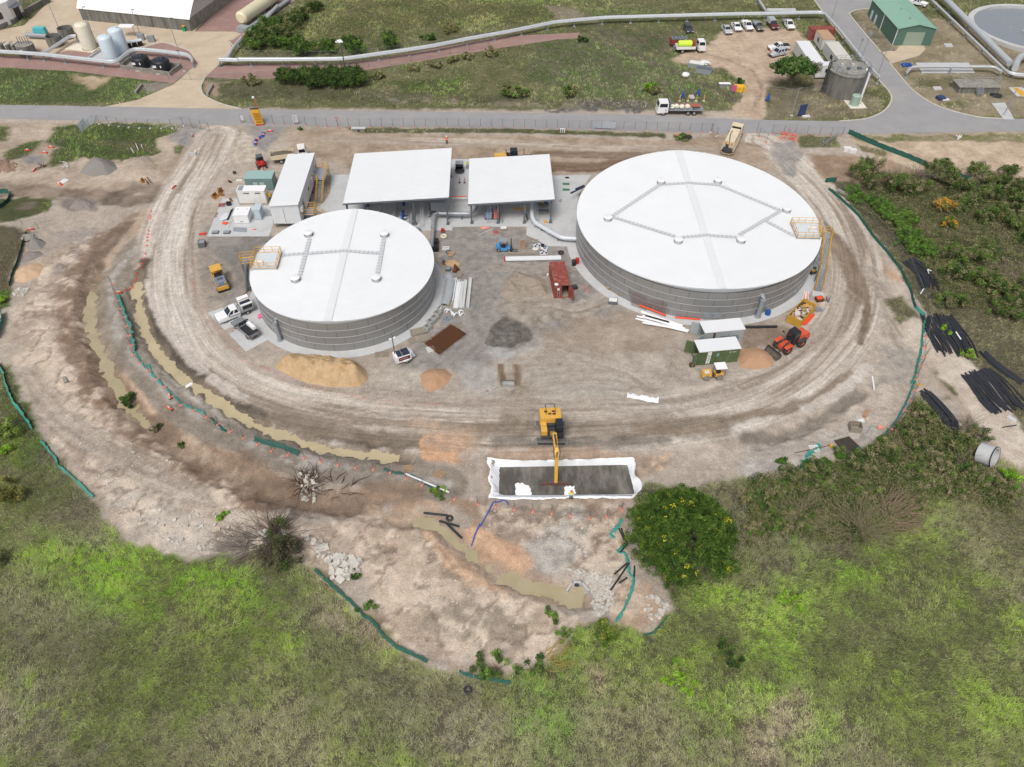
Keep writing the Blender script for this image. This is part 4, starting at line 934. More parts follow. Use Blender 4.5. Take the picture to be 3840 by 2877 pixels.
# service ute with white canopy box
p,a=at2('E',(1795,1095),(2082,985),.7);W1=car('white service ute with open canopy box parked on concrete slab',p,a+pi,'dualtray',PWH,'ute',5.6,1.95)
MB().box((-1.95,0,.9),(1.75,1.75,.9)).build('canopy_box',mat('canopy_grey',(214,214,208),.5,var=.05),W1)
for s in(-1,1):
    q=MB().add([(-2.8,s*.62,1.98),(-1.08,s*.62,1.98),(-1.08,s*1.2,2.12),(-2.8,s*1.2,2.12),(-2.8,s*.62,2.02),(-1.08,s*.62,2.02),(-1.08,s*1.2,2.16),(-2.8,s*1.2,2.16)],[(0,1,2,3),(7,6,5,4),(0,4,5,1),(1,5,6,2),(2,6,7,3),(3,7,4,0)]);q.build('canopy_lid',WHITE,W1)
    MB().box((-1.95,s*.885,1.15),(1.5,.02,.6)).build('canopy_opening',DARK,W1)
MB().box((-1.95,0,1.8),(1.6,.7,.03)).build('solar_panel',mat('solar_dark',(44,48,64),.3,var=.05),W1)
text(W1,'HANSEN',.34,(.1,.985,.82),(pi/2,0,pi),mat('sign_blue',(46,92,140),.5));text(W1,'HANSEN',.34,(.1,-.985,.82),(pi/2,0,0),mat('sign_blue',(46,92,140),.5))
p,a=at2('E',(1955,1105),(2110,1235),.7);W2=car('grey ute with black tray mat and white toolbox on the slab',p,a+pi,'singletub',PGR,'ute',5.2,1.85)
MB().box((-1.2,0,.95),(2.5,1.7,.2)).build('tray_mat',BLKPL,W2);MB().box((-.9,-.62,1.1),(1.9,.6,.45),0,(.9,.8)).build('toolbox',WHITE,W2)

# ---- trucks
def truck(label,p,rz,L,cabL,W,m,cat,axles,zc=1.05,hc=2.75,lab2=None):
    T=thing('truck',label,cat,p,rz);h=L/2
    MB().box((-.2,0,.72),(L-.6,.9,.28)).build('chassis',DARK,T)
    MB().side([(h-cabL,.75),(h-cabL,1.75),(h-.04,1.75),(h,1.35),(h,.55),(h-.5,.55)],W).build('cab_base',m,T)
    cabin(T,h-cabL,h-.03,1.74,hc,W,W*.92,.28,.05,m,1,'cab')
    lights(T,h-.02,-h+.1,W,.85,.85);MB().box((h,0,.5),(.12,W*.96,.28)).build('bumper',SWHITE,T)
    for x in axles:wheels(T,(x,),W*.84,.5,.34)
    return T
p,a=at2('C',(1232,905),(1632,905),.9);TF=truck('white flatbed truck with bulk bags and steel parked on road edge',p,a+pi,9.9,2.3,2.4,PWH,'truck',(3.6,-1.7,-3.0))
MB().box((-1.3,0,1.1),(7.2,2.45,.14)).build('tray',GALV,TF)
hb=MB().box((2.35,0,1.1),(.1,2.4,1.9));hb.build('headboard',GALV,TF)
for x in(-4.7,-3.2,-1.7,-.2,1.2):
    for s in(-1,1):MB().tube((x,s*1.2,1.2),(x,s*1.2,1.75),.035,5).build('stanchion',GALV,TF)
for s in(-1,1):MB().tube((-4.8,s*1.2,1.7),(1.6,s*1.2,1.7),.03,5).build('side_rail',GALV,TF)
MB().box((1.1,-1.0,.55),(1.2,.4,.5)).build('toolbox',GALV,TF)
def load(name,label,cat,T,builder,m,smooth=False):
    o=builder.build(name,m,None,smooth);o.matrix_world=mathutils.Matrix.Translation(T.location)@mathutils.Matrix.Rotation(T.rotation_euler[2],4,'Z');return tag(o,label,cat)
def lump(c,r,n=14,k=10,seed=1,ir=.18,flat=1.):
    """irregular rounded heap or bag"""
    rg=random.Random(seed);V=[];F=[]
    for j in range(k+1):
        t=pi*j/k
        for i in range(n):
            a=2*pi*i/n;q=1+ir*(rg.random()-.5)*2*sin(t);V.append((c[0]+r[0]*q*sin(t)*cos(a),c[1]+r[1]*q*sin(t)*sin(a),c[2]+r[2]*flat*-cos(t)))
    for j in range(k):
        for i in range(n):F.append((j*n+i,j*n+(i+1)%n,(j+1)*n+(i+1)%n,(j+1)*n+i))
    return MB().add(V,F)
BAG=mat('bulk_bag',(226,220,202),.85,var=.1,scale=3,bump=.4)
for i,(x,y,q)in enumerate(((1.7,.5,'yellow tinged bulk bag nearest the cab on flatbed truck'),(.8,.3,'second bulk bag on the flatbed truck behind the cab'),(-.3,.5,'third bulk bag on the flatbed truck tray'),(-1.5,.4,'rearmost bulk bag on the flatbed truck tray'))):
    load('bulk_bag',q,'bulk bag',TF,lump((x,y,1.72),(.55,.55,.5),seed=i+3,ir=.22),BAG,True)['group']='bulk bags on the truck'
b=MB()
for k in range(6):b.box((-2.2,-.2-.2*k,1.24),(4.6,.16,.3))
load('steel_bundle','bundle of red brown steel lengths on flatbed truck tray','steel',TF,b,mat('primer_steel',(172,104,82),.7,var=.15))
b=MB()
for k in range(9):b.tube((-4.4+.25*k%2,.3+.09*k,1.35+.12*(k%3)),(-2.6,.3+.09*k,1.35+.12*(k%3)),.06,6)
load('black_bar_bundle','tangle of dark bars at the back of flatbed truck','bars',TF,b,DARK)

p,a=at2('C',(1395,400),(1634,395),.9);TK=truck('white truck carrying a bright lime green water tank',p,a,7.4,1.9,2.3,PWH,'truck',(2.4,-1.9))
tb=MB().box((-1.1,0,1.0),(4.6,2.3,.12))
for s in(-1,1):tb.box((-1.1,s*1.13,1.1),(4.6,.06,.55))
tb.box((-3.4,0,1.1),(.06,2.2,.55));tb.build('tray',PWH,TK)
LIME=mat('lime_tank',(206,240,72),.4,var=.05)
MB().path([(-3.0,-.1,1.95),(-2.75,-.1,1.95),(.2,-.1,1.95),(.45,-.1,1.95)],[.55,.82,.82,.55],18).build('water_tank',LIME,TK,True)
MB().tube((-1.3,-.1,2.7),(-1.3,-.1,2.85),.22,12).build('tank_hatch',LIME,TK)
MB().box((.75,0,1.12),(.5,2.0,1.5)).build('pump_box',mat('brick_red',(160,74,52),.6,var=.15),TK)
r_=MB()
for k in range(7):r_.tube((-3.9+.12*k,-.9,.8+.1*k),(-3.9+.12*k,.9,.8+.1*k),.035,5)
for s in(-.9,.9):r_.tube((-4.0,s,.7),(-3.1,s,1.5),.04,5)
r_.build('spray_rack',GALV,TK)
T2=thing('crew_truck','red bodied truck with ladder racks behind the lime tank truck','truck',(TK.location[0]-1.6,TK.location[1]+3.4,0),a)
MB().box((-.5,0,.7),(4.2,2.0,1.1)).build('body',mat('faded_red',(150,62,54),.6,var=.15),T2);MB().box((-.5,0,1.85),(4.0,1.9,.1)).build('roof',GALVD,T2)
for k in range(5):MB().box((-2.2+.85*k,0,1.97),(.12,1.9,.08)).build('roof_rack',GALV,T2)
wheels(T2,(-1.8,1.2),1.9,.45,.3)
p,a=at2('C',(1820,1255),(1915,1065),1.2);TW=truck('tan water truck with rear spray pipes leaving through the gate',p,a,9.6,1.9,2.4,TAN,'truck',(3.5,-1.5,-2.8),hc=2.7)
MB().box((-.7,0,1.05),(5.6,2.3,1.55),0,(1,.8)).build('tank_body',TAN,TW);MB().lathe([(.62,0),(.62,.18),(.5,.24),(0,.25)],16,(.9,0,2.6)).build('tank_hatch',TAN,TW)
for s in(-1,1):MB().box((-1.0,s*1.2,.8),(6.6,.12,.2)).build('side_rail',TAN,TW);MB().path([(-3.6,s*1.1,.8),(-4.5,s*1.0,1.2),(-4.5,s*1.0,2.3),(-3.6,s*1.0,2.5)],.05,6).build('guard_frame',TAN,TW)
MB().path([(1.5,.3,2.75),(-.8,.5,2.8),(-2.8,.2,2.9),(-3.7,0,2.4),(-3.9,0,1.4)],.07,6).build('hose',DARK,TW)
MB().box((-4.0,0,.75),(.9,1.9,.5)).box((-4.0,.3,1.25),(.5,.5,.8)).build('pump',DARK,TW)
for s in(-.6,.6):MB().box((-3.52,s,1.9),(.05,.4,.4)).build('warning_plate',YRAIL,TW)
MB().path([(-4.2,-1.2,.6),(-4.7,-.6,.5),(-4.7,.6,.5),(-4.2,1.2,.6)],.06,6).build('spray_bar',TAN,TW)
# tipper behind the switch room
p,a=at2('B',(265,1310),(550,1270),1.);TT=truck('tan tip truck loaded with soil behind the white switch room',p,a,7.0,1.75,2.2,SWHITE,'truck',(2.4,-1.7),hc=2.6)
tb=MB().box((-1.3,0,1.05),(4.3,2.2,.1))
for s in(-1,1):tb.box((-1.3,s*1.08,1.1),(4.3,.07,.85))
for x in(-3.45,.85):tb.box((x,0,1.1),(.07,2.1,.9))
tb.build('tipper_tray',TAN,TT)
load('soil_load','dark soil heaped in the tip truck tray','soil',TT,lump((-1.3,0,1.6),(2.0,.98,.35),18,8,5,.2),mat('dark_soil',(104,94,84),.95,var=.25,scale=4,bump=.6),True)

# ---- shipping containers
def container(label,p,rz,m,flyroof=False,open_end=0,plain=False,L=6.06,doorm=None):
    T=thing('shipping_container',label,'container',p,rz);W,H=2.44,2.59
    n=int(L/.28);mb=MB()
    for s in(-1,1):  
        V=[];x=-L/2+.12;k=0
        xs=np.linspace(-L/2+.12,L/2-.12,n*2)
        for i,x in enumerate(xs):
            y=s*(W/2-.02-(.05 if(i//2)%2 else 0));V+=[(x,y,.16),(x,y,H-.1)]
        mb.add(V,[(2*i,2*i+2,2*i+3,2*i+1)for i in range(len(xs)-1)])
    mb.build('side_panel',m,T)
    V=[];xs=np.linspace(-L/2+.1,L/2-.1,n*2)
    for i,x in enumerate(xs):z=H-.03-(.03 if(i//2)%2 else 0);V+=[(x,-W/2+.06,z),(x,W/2-.06,z)]
    MB().add(V,[(2*i,2*i+2,2*i+3,2*i+1)for i in range(len(xs)-1)]).build('roof_panel',m,T)
    fr=MB()
    for x in(-L/2+.08,L/2-.08):
        for s in(-1,1):fr.box((x,s*(W/2-.08),0),(.16,.16,H))
        fr.box((x,0,H-.12),(.14,W-.3,.12)).box((x,0,.03),(.14,W-.3,.14))
    for s in(-1,1):fr.box((0,s*(W/2-.05),H-.1),(L-.3,.1,.1)).box((0,s*(W/2-.05),.02),(L-.3,.1,.16))
    fr.build('frame',m,T)
    MB().box((0,0,.1),(L-.1,W-.1,.06)).build('floor',TIMBG,T)
    MB().box((L/2-.06,0,.15),(.06,W-.3,H-.25)).build('end_wall',m,T)
    dm=doorm or m
    for s in(-1,1):  
        op=open_end if s<0 else(open_end*.0 if open_end<2 else 1)
        th=radians(0)if op==0 else radians(115)
        d=B((0,-s*.58,.16),(.06,1.14,H-.3));q=d.build('door',dm,T)
        hw=B((-.06,-s*.45,.3),(.04,.05,H-.6)).box((-.06,-s*.8,.3),(.04,.05,H-.6)).build('locking_bar',GALV,q)
        q.location=(-L/2+.05,s*(W/2-.05),0);q.rotation_euler=(0,0,s*-th)
    if flyroof:
        MB().box((0,0,H+.02),(L+.12,W+.06,.12)).build('fly_roof',ROOFW,T)
    return T
P=[g('H',*q,2.6)for q in((1240,625),(1362,617),(1408,808),(1283,825))]
c_=mid(mid(P[0],P[1]),mid(P[2],P[3]));CR=container('rusty red shipping container with its door ajar between the tanks',(c_[0],c_[1],0),ang(mid(P[2],P[3]),mid(P[0],P[1])),REDC,False,1)
MB().box((-3.1,.6,1.7),(.04,.35,.35)).build('door_notice',WHITE,CR);MB().lathe([(.3,0),(.3,.06),(0,.08)],14,(-2.75,.9,2.6)).build('roof_lid',WHITE,CR)
P=[g('I',*q,2.72)for q in((453,1497),(797,1465),(838,1557),(487,1590))];c_=mid(mid(P[0],P[2]),mid(P[1],P[3]))
CG=container('green shipping container with white fly roof beside the loader',(c_[0],c_[1],0),radians(8),GRNC,True,2)
MB().box((-1.45,-1.235,.2),(.55,.03,2.3)).build('name_panel',WHITE,CG)
for k,ch in enumerate('INGPL'):text(CG,ch,.5,(-1.45,-1.256,2.2-.46*k),(pi/2,0,0),mat('letter_black',(24,24,26),.6))
MB().box((-.2,-1.235,1.5),(.4,.02,.6)).build('data_plate',mat('plate_blue',(130,170,170),.6),CG);text(CG,'721120 8',.28,(1.9,-1.245,2.15),(pi/2,0,0),WHITE)
P=[g('I',*q,2.72)for q in((498,1338),(825,1308),(872,1400),(537,1435))];c_=mid(mid(P[0],P[2]),mid(P[1],P[3]))
CY=container('grey shipping container with white fly roof behind the green one',(c_[0],c_[1],0),radians(8.6),GREYC,True,2)
text(CY,'OOCL',.95,(.9,-1.245,1.35),(pi/2,0,0),mat('letter_blue',(86,100,124),.6),sx=1.2);MB().box((-1.5,-1.235,1.3),(.35,.02,1.2)).build('rust_patch',RUST,CY)
P=[g('D',*q,2.6)for q in((420,215),(610,215))];CF=container('dark red container with orange tinted roof beside the pipeline',(P[0][0]+3.3,P[0][1]-1.0,0),radians(2),REDC)

# ---- hydraulic excavator
C0=g('M',588,612,.45);tip=np.array(g('M',628,1035,-.9));EXC=thing('excavator','large yellow tracked excavator grading the white lined pit','excavator',(C0[0],C0[1],0),0)
TRK=mat('track_steel',(146,142,136),.8,.2,var=.25,scale=8)
for y in(-1.35,1.35):
    sp=[]
    L_=4.5
    prof=[(-L_/2+.4,0),(L_/2-.4,0),(L_/2-.1,.15),(L_/2,.45),(L_/2-.1,.75),(L_/2-.4,.92),(-L_/2+.4,.92),(-L_/2+.1,.75),(-L_/2,.45),(-L_/2+.1,.15)]
    tr=MB().side(prof,.62,y).build('track',TRK,EXC)
    cl=MB()
    for k in range(20):
        x=-L_/2+.4+(L_-.8)*k/19;cl.box((x,y,.92),(.1,.66,.05))
    stuff(cl.build('track_cleats',DARK,tr));MB().box((0,y-.33*np.sign(y)*-1,.25),(3.6,.04,.4)).build('track_frame',DARK,tr)
MB().box((0,0,.45),(2.2,2.2,.45)).lathe([(.85,.9),(.85,1.1)],20).build('undercarriage',DARK,EXC)
UP=atan2(tip[1]-C0[1]-.6,tip[0]-C0[0]);ex=[]
def up(P):c,s=cos(UP),sin(UP);return(P[0]*c-P[1]*s,P[0]*s+P[1]*c,P[2])
def ubox(mb,c,d,**k):q=up(c);return mb.box(q,d,UP,**k)
ubox(MB(),(-.6,0,1.1),(4.0,2.85,.25)).build('deck_plate',DARK,EXC)
hd=ubox(MB(),(-1.75,0,1.35),(1.9,2.9,1.15),ts=(.94,.95));hd.build('engine_cover',YEL,EXC)
for x,y in((-2.1,-.6),(-2.1,.4),(-1.7,-.1),(-1.65,.45)):ubox(MB(),(x,y,2.5),(.32,.42,.03)).build('vent_grille',RUST,EXC)
ubox(MB(),(-2.75,0,1.15),(.5,2.7,1.1),ts=(.8,.95)).build('counterweight',YEL,EXC)
ubox(MB(),(.55,-1.0,1.35),(.9,.8,.75)).build('tank_box',YEL,EXC);ubox(MB(),(-.45,-1.0,1.35),(.7,.75,.6)).build('hydraulic_box',YEL,EXC);ubox(MB(),(-.6,.1,1.35),(.4,2.2,.35)).build('hose_bay',DARK,EXC)
ubox(MB(),(.45,.95,1.35),(1.9,1.0,1.7),ts=(.9,.86)).build('cab',mat('cab_black',(44,46,54),.4,var=.1),EXC)
ubox(MB(),(.3,.95,3.06),(.8,.7,.04)).build('roof_hatch',GLASS,EXC);ubox(MB(),(1.36,.95,1.75),(.06,.8,1.1)).build('windscreen',GLASS,EXC)
rl=MB()
for a_,b_ in(((-2.9,-.6,2.5),(-2.9,-.6,3.1)),((-2.9,.6,2.5),(-2.9,.6,3.1)),((-2.9,-.6,3.1),(-2.9,.6,3.1)),((-2.9,-.6,3.1),(-1.6,-.6,3.1)),((-2.9,.6,3.1),(-1.6,.6,3.1)),((-1.6,-.6,3.1),(-1.6,-.6,2.5)),((-1.6,.6,3.1),(-1.6,.6,2.5))):rl.tube(up(a_),up(b_),.035,5)
rl.build('guard_rail',DARK,EXC)
lt=tip-np.array([C0[0],C0[1],0]);D_=hypot(lt[0],lt[1]);ft=np.array([.9,0,1.7]);tl_=np.array([D_,0,lt[2]+.3]);el=np.array([6.1,0,4.1]);kn=np.array([3.2,0,4.0])
def beam(pts,w,hs):
    mb=MB();V=[]
    for i,p in enumerate(pts):
        a=np.subtract(pts[min(i+1,len(pts)-1)],pts[max(i-1,0)]);a=a/np.linalg.norm(a);n=np.array([-a[2],0,a[0]])*hs[i]/2
        for s in(-1,1):
            for k in(-1,1):V.append(up(np.array(p)+n*k+np.array([0,s*w/2,0])))
    F=[]
    for i in range(len(pts)-1):
        o=4*i
        F+=[(o,o+1,o+5,o+4),(o+3,o+2,o+6,o+7),(o+1,o+3,o+7,o+5),(o+2,o,o+4,o+6)]
    F+=[(0,2,3,1),(len(V)-4,len(V)-3,len(V)-1,len(V)-2)]
    return mb.add(V,F)
beam([ft,kn,el],.5,[.5,.8,.4]).build('boom',YEL,EXC)
beam([el+[-.5,0,.55],el,tl_+[0,0,.1]],.4,[.3,.65,.3]).build('stick',YEL,EXC)
MB().tube(up(kn+[.2,0,.42]),up(el+[-.75,0,.75]),.11,8).build('stick_cylinder',DARK,EXC);MB().tube(up(el+[-1.4,0,.6]),up(el+[-.5,0,.7]),.06,8).build('cylinder_rod',STEEL,EXC)
for s in(-.38,.38):MB().tube(up((1.6,s,1.6)),up(kn+[-.1,s,-.2]),.1,8).build('boom_cylinder',DARK,EXC)
MB().tube(up(el+[.25,0,.5]),up(tl_+[-.5,0,1.3]),.09,8).build('bucket_cylinder',DARK,EXC);MB().path([up(el+[-.6,.28,.4]),up(el+[0,.45,.5]),up(el+[.6,.3,-.2])],.04,6).path([up(el+[-.6,-.28,.4]),up(el+[0,-.45,.5]),up(el+[.6,-.3,-.2])],.04,6).build('hoses',DARK,EXC)
bl=MB();q=up(tl_);bl.box((q[0],q[1],q[2]-.35),(3.7,.12,.55),.02).box((q[0],q[1]-.15,q[2]-.42),(3.7,.3,.06),.02).box((q[0],q[1],q[2]-.2),(.5,.4,.5));bl.build('grading_blade',mat('blade_brown',(112,84,76),.7,.2,var=.2),EXC)

# ---- wheel loader
A_=g('I',1065,1600,.4);B_=g('I',1352,1430,1.0);az=ang(B_,A_);c_=g('I',1235,1525,.5)
WL=thing('wheel_loader','orange and black wheel loader with bucket lowered to sand','loader',(c_[0],c_[1],0),az)
wheels(WL,(-1.5,1.4),1.95,.72,.55,ORANGE)
MB().box((-1.9,0,1.0),(2.1,1.7,.95),0,(.92,.85)).build('engine_cover',ORANGE,WL);MB().box((-2.95,0,.85),(.35,1.7,.9)).build('counterweight',ORANGE,WL)
MB().box((-.6,0,.6),(2.4,1.1,.5)).build('frame',DARK,WL);MB().box((1.2,0,.65),(1.8,1.0,.6),0,(.9,.8)).build('front_frame',ORANGE,WL)
MB().box((-.35,0,1.15),(1.3,1.4,1.05)).build('cab_base',mat('cab_black',(44,46,54),.4),WL);cabin(WL,-1.0,.35,2.0,3.05,1.45,1.3,.12,.1,mat('cab_black',(44,46,54),.4),1)
for s in(-1,1):
    for x in(-1.5,1.4):MB().box((x,s*.98,1.42),(1.5,.62,.1),0,(.6,1)).build('mudguard',DARK if x<0 else ORANGE,WL)
    MB().path([(.6,s*.42,1.75),(1.6,s*.45,1.6),(2.5,s*.45,.75),(2.9,s*.45,.45)],.11,6).build('lift_arm',DARK,WL)
    MB().tube((.3,s*.9,1.9),(.5,s*1.2,2.3),.03,5).box((.55,s*1.22,2.15),(.1,.2,.3)).build('mirror',BLKPL,WL)
def bucket(w,d,h,m,parent=None,name='bucket'):
    prof=[(0,0),(-.55*d,.05),(-d,.35*h),(-d,.7*h),(-.7*d,h)];t=.04;mb=MB();n=len(prof)
    for i in range(n-1):
        (x0,z0),(x1,z1)=prof[i],prof[i+1];mb.add([(x0,-w/2,z0),(x1,-w/2,z1),(x1,w/2,z1),(x0,w/2,z0),(x0-t,-w/2,z0-t),(x1-t,-w/2,z1-t),(x1-t,w/2,z1-t),(x0-t,w/2,z0-t)],[(0,1,2,3),(7,6,5,4),(0,4,5,1),(2,6,7,3),(0,3,7,4),(1,5,6,2)])
    for s in(-1,1):mb.poly([(x,s*w/2,z)for x,z in prof])
    return mb.build(name,m,parent)
bk=bucket(2.5,1.0,1.0,mat('bucket_grey',(92,84,78),.7,.2,var=.25,scale=3,dirt=(150,112,84),dirt_amt=.6),WL);bk.location=(3.9,0,.08)
# ---- trench roller with white canopy
p,a=at2('M',(1860,130),(1990,120),.5);TR=thing('trench_roller','small yellow articulated roller with white canopy by green container','roller',p,a)
for x in(-.95,.95):MB().tube((x,-.65,.48),(x,.65,.48),.48,18).build('drum',mat('drum_steel',(150,146,140),.5,.4,var=.15),TR)
MB().box((-.95,0,.65),(1.4,1.0,.75),0,(.85,.85)).build('engine_cover',YEL,TR);MB().box((.85,0,.6),(1.3,.95,.4)).build('operator_base',YEL,TR);MB().box((.7,0,1.0),(.5,.6,.5)).build('seat',BLKPL,TR);MB().box((0,0,.45),(.5,.5,.4)).build('hinge',DARK,TR)
for x in(.2,1.5):
    for s in(-.5,.5):MB().tube((x,s,.9),(x,s,2.2),.035,5).build('canopy_post',DARK,TR)
MB().box((.85,0,2.2),(1.6,1.35,.08)).build('canopy',WHITE,TR)
pl=MB().box((-1.0,-.2,1.41),(.5,.7,.02)).build('name_plate',WHITE,TR);text(TR,'CAT',.42,(-1.0,-.2,1.45),(0,0,pi/2),mat('letter_black',(24,24,26),.6))
MB().tube((1.7,.9,.2),(3.1,.95,.2),.2,10).build('bundle',BLKPL,TR)if False else None
# ---- pneumatic tyred roller
p,a=at2('E',(1790,700),(1858,862),.8);PR=thing('tyre_roller','yellow pneumatic tyred roller with blue grey bonnet left of small tank','roller',p,a)
for x,ys in((-1.6,(-.6,0,.6)),(1.75,(-.75,-.25,.25,.75))):
    for y in ys:wheel(PR,(x,y,.45),.45,.4)
MB().box((0,0,.55),(4.4,1.75,.6)).build('chassis',YEL,PR);MB().box((1.1,0,1.1),(1.9,1.7,.75),0,(.9,.9),(.0,0)).build('bonnet',mat('bonnet_blue',(116,132,154),.5,var=.1,dirt=DUST,dirt_amt=.3),PR)
for k in range(3):MB().box((.7+.25*k,0,1.86),(.12,.9,.02)).build('grille',DARK,PR)
for s in(-.6,.6):MB().box((1.95,s,1.5),(.25,.35,.25)).build('tail_lamp',YRAIL,PR)
for x in(-1.7,-.1):
    for s in(-.75,.75):MB().tube((x,s,1.1),(x,s,2.6),.045,5).build('canopy_post',DARK,PR)
MB().box((-1.1,0,2.6),(1.7,1.75,.12),0,(.93,.93)).build('canopy',YEL,PR);MB().box((-.6,0,1.15),(.9,1.2,.55)).build('operator_seat',BLKPL,PR);MB().box((-2.0,0,1.15),(.5,1.5,.5)).build('front_box',YEL,PR)
for s in(-1,1):MB().path([(-1.6,s*.9,2.4),(-1.9,s*1.25,2.35),(-1.9,s*1.25,2.05)],.04,5).build('mirror',DARK,PR)
# ---- forklift
c_=g('H',862,505,.6);FL=thing('forklift','blue forklift standing in the gravel yard between sheds and tanks','forklift',(c_[0],c_[1],0),radians(-4));FBL=mat('forklift_blue',(74,150,206),.4,var=.06,dirt=DUST,dirt_amt=.25)
wheels(FL,(-.85,.85),1.0,.36,.26);MB().box((-.1,0,.3),(2.3,1.1,.45)).build('body',FBL,FL);MB().side([(-1.35,.35),(-1.4,.9),(-1.2,1.25),(-.6,1.2),(-.55,.4)],1.1).build('counterweight',FBL,FL);MB().box((-.1,0,.75),(.7,.7,.35)).build('seat',BLKPL,FL)
for x,z in((-.75,1.2),(.55,.7)):
    for s in(-.48,.48):MB().tube((x,s,z),(x*.8,s,2.1),.04,5).build('guard_post',DARK,FL)
gp_=MB().box((-.1,0,2.1),(1.35,1.1,.06));gp_.build('overhead_guard',GALV,FL)
for s in(-.32,.32):MB().box((1.2,s,.1),(.14,.1,2.2)).build('mast',DARK,FL);MB().box((1.85,s*.8,.08),(1.15,.13,.05)).build('fork',DARK,FL)
MB().box((1.3,0,.3),(.06,.9,.5)).build('carriage',DARK,FL)
# ---- mini excavator
c_=g('B',175,1360,.5);ME=thing('mini_excavator','small red and black mini excavator near the tip truck','excavator',(c_[0],c_[1],0),radians(-65))
for y in(-.75,.75):MB().side([(-1.0,0),(1.0,0),(1.2,.25),(1.0,.5),(-1.0,.5),(-1.2,.25)],.36,y).build('track',BLACK,ME)
MB().box((-.3,0,.5),(1.7,1.5,.7),0,(.9,.9)).build('body',REDM,ME);MB().box((-.75,0,1.15),(.8,1.4,.3)).build('engine_cover',DARK,ME)
for x in(-.6,.4):
    for s in(-.5,.5):MB().tube((x,s,1.1),(x,s,2.2),.04,5).build('canopy_post',DARK,ME)
MB().box((-.1,0,2.2),(1.3,1.2,.08)).build('canopy',mat('canopy_dark',(90,96,104),.5),ME);MB().box((-.1,0,1.15),(.5,.5,.5)).build('seat',BLKPL,ME)
MB().path([(.6,0,.9),(1.4,0,1.9),(2.1,0,1.6)],.12,6).build('boom',REDM,ME);MB().path([(2.1,0,1.6),(2.5,0,.4)],.09,6).build('stick',REDM,ME);q=bucket(.5,.4,.45,DARK,ME);q.location=(2.8,0,.05)
# ---- grader behind the narrower shed
c_=g('C',110,1320,.8);GRD=thing('motor_grader','yellow and black motor grader behind the narrower shed','grader',(c_[0]-1.2,c_[1]-.3,0),radians(4))
wheels(GRD,(-2.9,-1.5,3.3),2.0,.65,.4,YEL);MB().box((-2.4,0,.9),(2.6,1.5,1.1)).build('engine_cover',YEL,GRD);MB().box((-1.0,0,1.0),(.8,1.6,1.0)).build('cooling_box',DARK,GRD)
MB().box((0,0,1.0),(1.4,1.5,.9)).build('cab_base',DARK,GRD);cabin(GRD,-.75,.75,1.9,3.05,1.55,1.4,.1,.05,mat('cab_black',(44,46,54),.4),1)
MB().path([(.7,0,1.5),(2.4,0,1.75),(3.8,0,1.3)],.2,6).build('gooseneck',mat('boom_grey',(104,110,116),.5),GRD);MB().box((1.6,0,.25),(.2,3.2,.6),.5).build('mouldboard',DARK,GRD)
for x,y in((2.0,.5),(-1.5,.3)):MB().tube((x,y,1.7),(x,y,2.9),.07,6).build('exhaust',DARK,GRD)
text(GRD,'CAT',.5,(-1.9,-.77,1.5),(pi/2,0,0),WHITE)
# ---- solar camera trailer
A_=g('S',1600,1625,.6);c_=g('S',1680,1600,.7);a=ang(g('S',1640,1560,1.6),g('S',1760,1500,1.6));a=radians(28)
ST_=thing('camera_trailer','white solar camera trailer with mast and maroon side banner','trailer',(c_[0],c_[1],0),a)
MB().box((0,0,.45),(2.3,1.45,1.1)).build('body',WHITE,ST_);wheels(ST_,(.35,),1.5,.32,.2);
for s in(-1,1):MB().box((.35,s*.8,.55),(.9,.25,.18),0,(.6,1)).build('mudguard',WHITE,ST_)
SOL=mat('solar_cell',(52,58,72),.25,var=.08,scale=6)
for x,y,dx,dy in((-.45,0,.7,1.3),(.5,.36,1.1,.66),(.5,-.36,1.1,.66)):MB().box((x,y,1.58),(dx,dy,.04)).build('solar_panel',SOL,ST_)
MB().box((.1,-.735,.75),(1.7,.02,.62)).build('side_banner',mat('maroon_banner',(112,30,48),.5,var=.05),ST_);text(ST_,'CAMBELLS',.26,(.0,-.75,1.06),(pi/2,0,0),mat('pale_pink',(220,190,196),.6))
MB().tube((-.95,.3,1.5),(-.95,.3,4.6),.06,6).build('mast',BLKPL,ST_);q=MB().tube((-1.25,.3,4.55),(-.65,.3,4.55),.05,6).build('camera_arm',WHITE,ST_)
for x in(-1.3,-.6):lump((x,.3,4.5),(.16,.16,.2),10,6,2,0).build('camera',WHITE,q,True)
MB().tube((-1.1,-.5,.45),(-2.1,0,.4),.04,5).tube((-1.1,.5,.45),(-2.1,0,.4),.04,5).tube((-2.1,0,.4),(-2.1,0,0),.04,5).build('drawbar',GALV,ST_)
MB().box((1.55,.1,.5),(.7,1.2,.8),0,(.5,.9),(-.15,0)).build('rear_cover',mat('cover_grey',(186,194,200),.8,bump=.4),ST_)
# ---- box trailer between the sheds
c_=g('B',1818,1400,.6);BX=thing('box_trailer','dark box trailer with tools between the two open sheds','trailer',(c_[0],c_[1],0),pi/2)
tb=MB().box((0,0,.5),(2.2,1.4,.06))
for s in(-1,1):tb.box((0,s*.7,.5),(2.2,.05,.7))
tb.box((1.1,0,.5),(.05,1.4,.7)).box((.4,0,1.2),(1.3,1.45,.5));tb.build('body',DARK,BX);MB().box((.4,0,1.72),(1.35,1.5,.05)).build('lid',GALV,BX);wheels(BX,(0,),1.5,.32,.2)


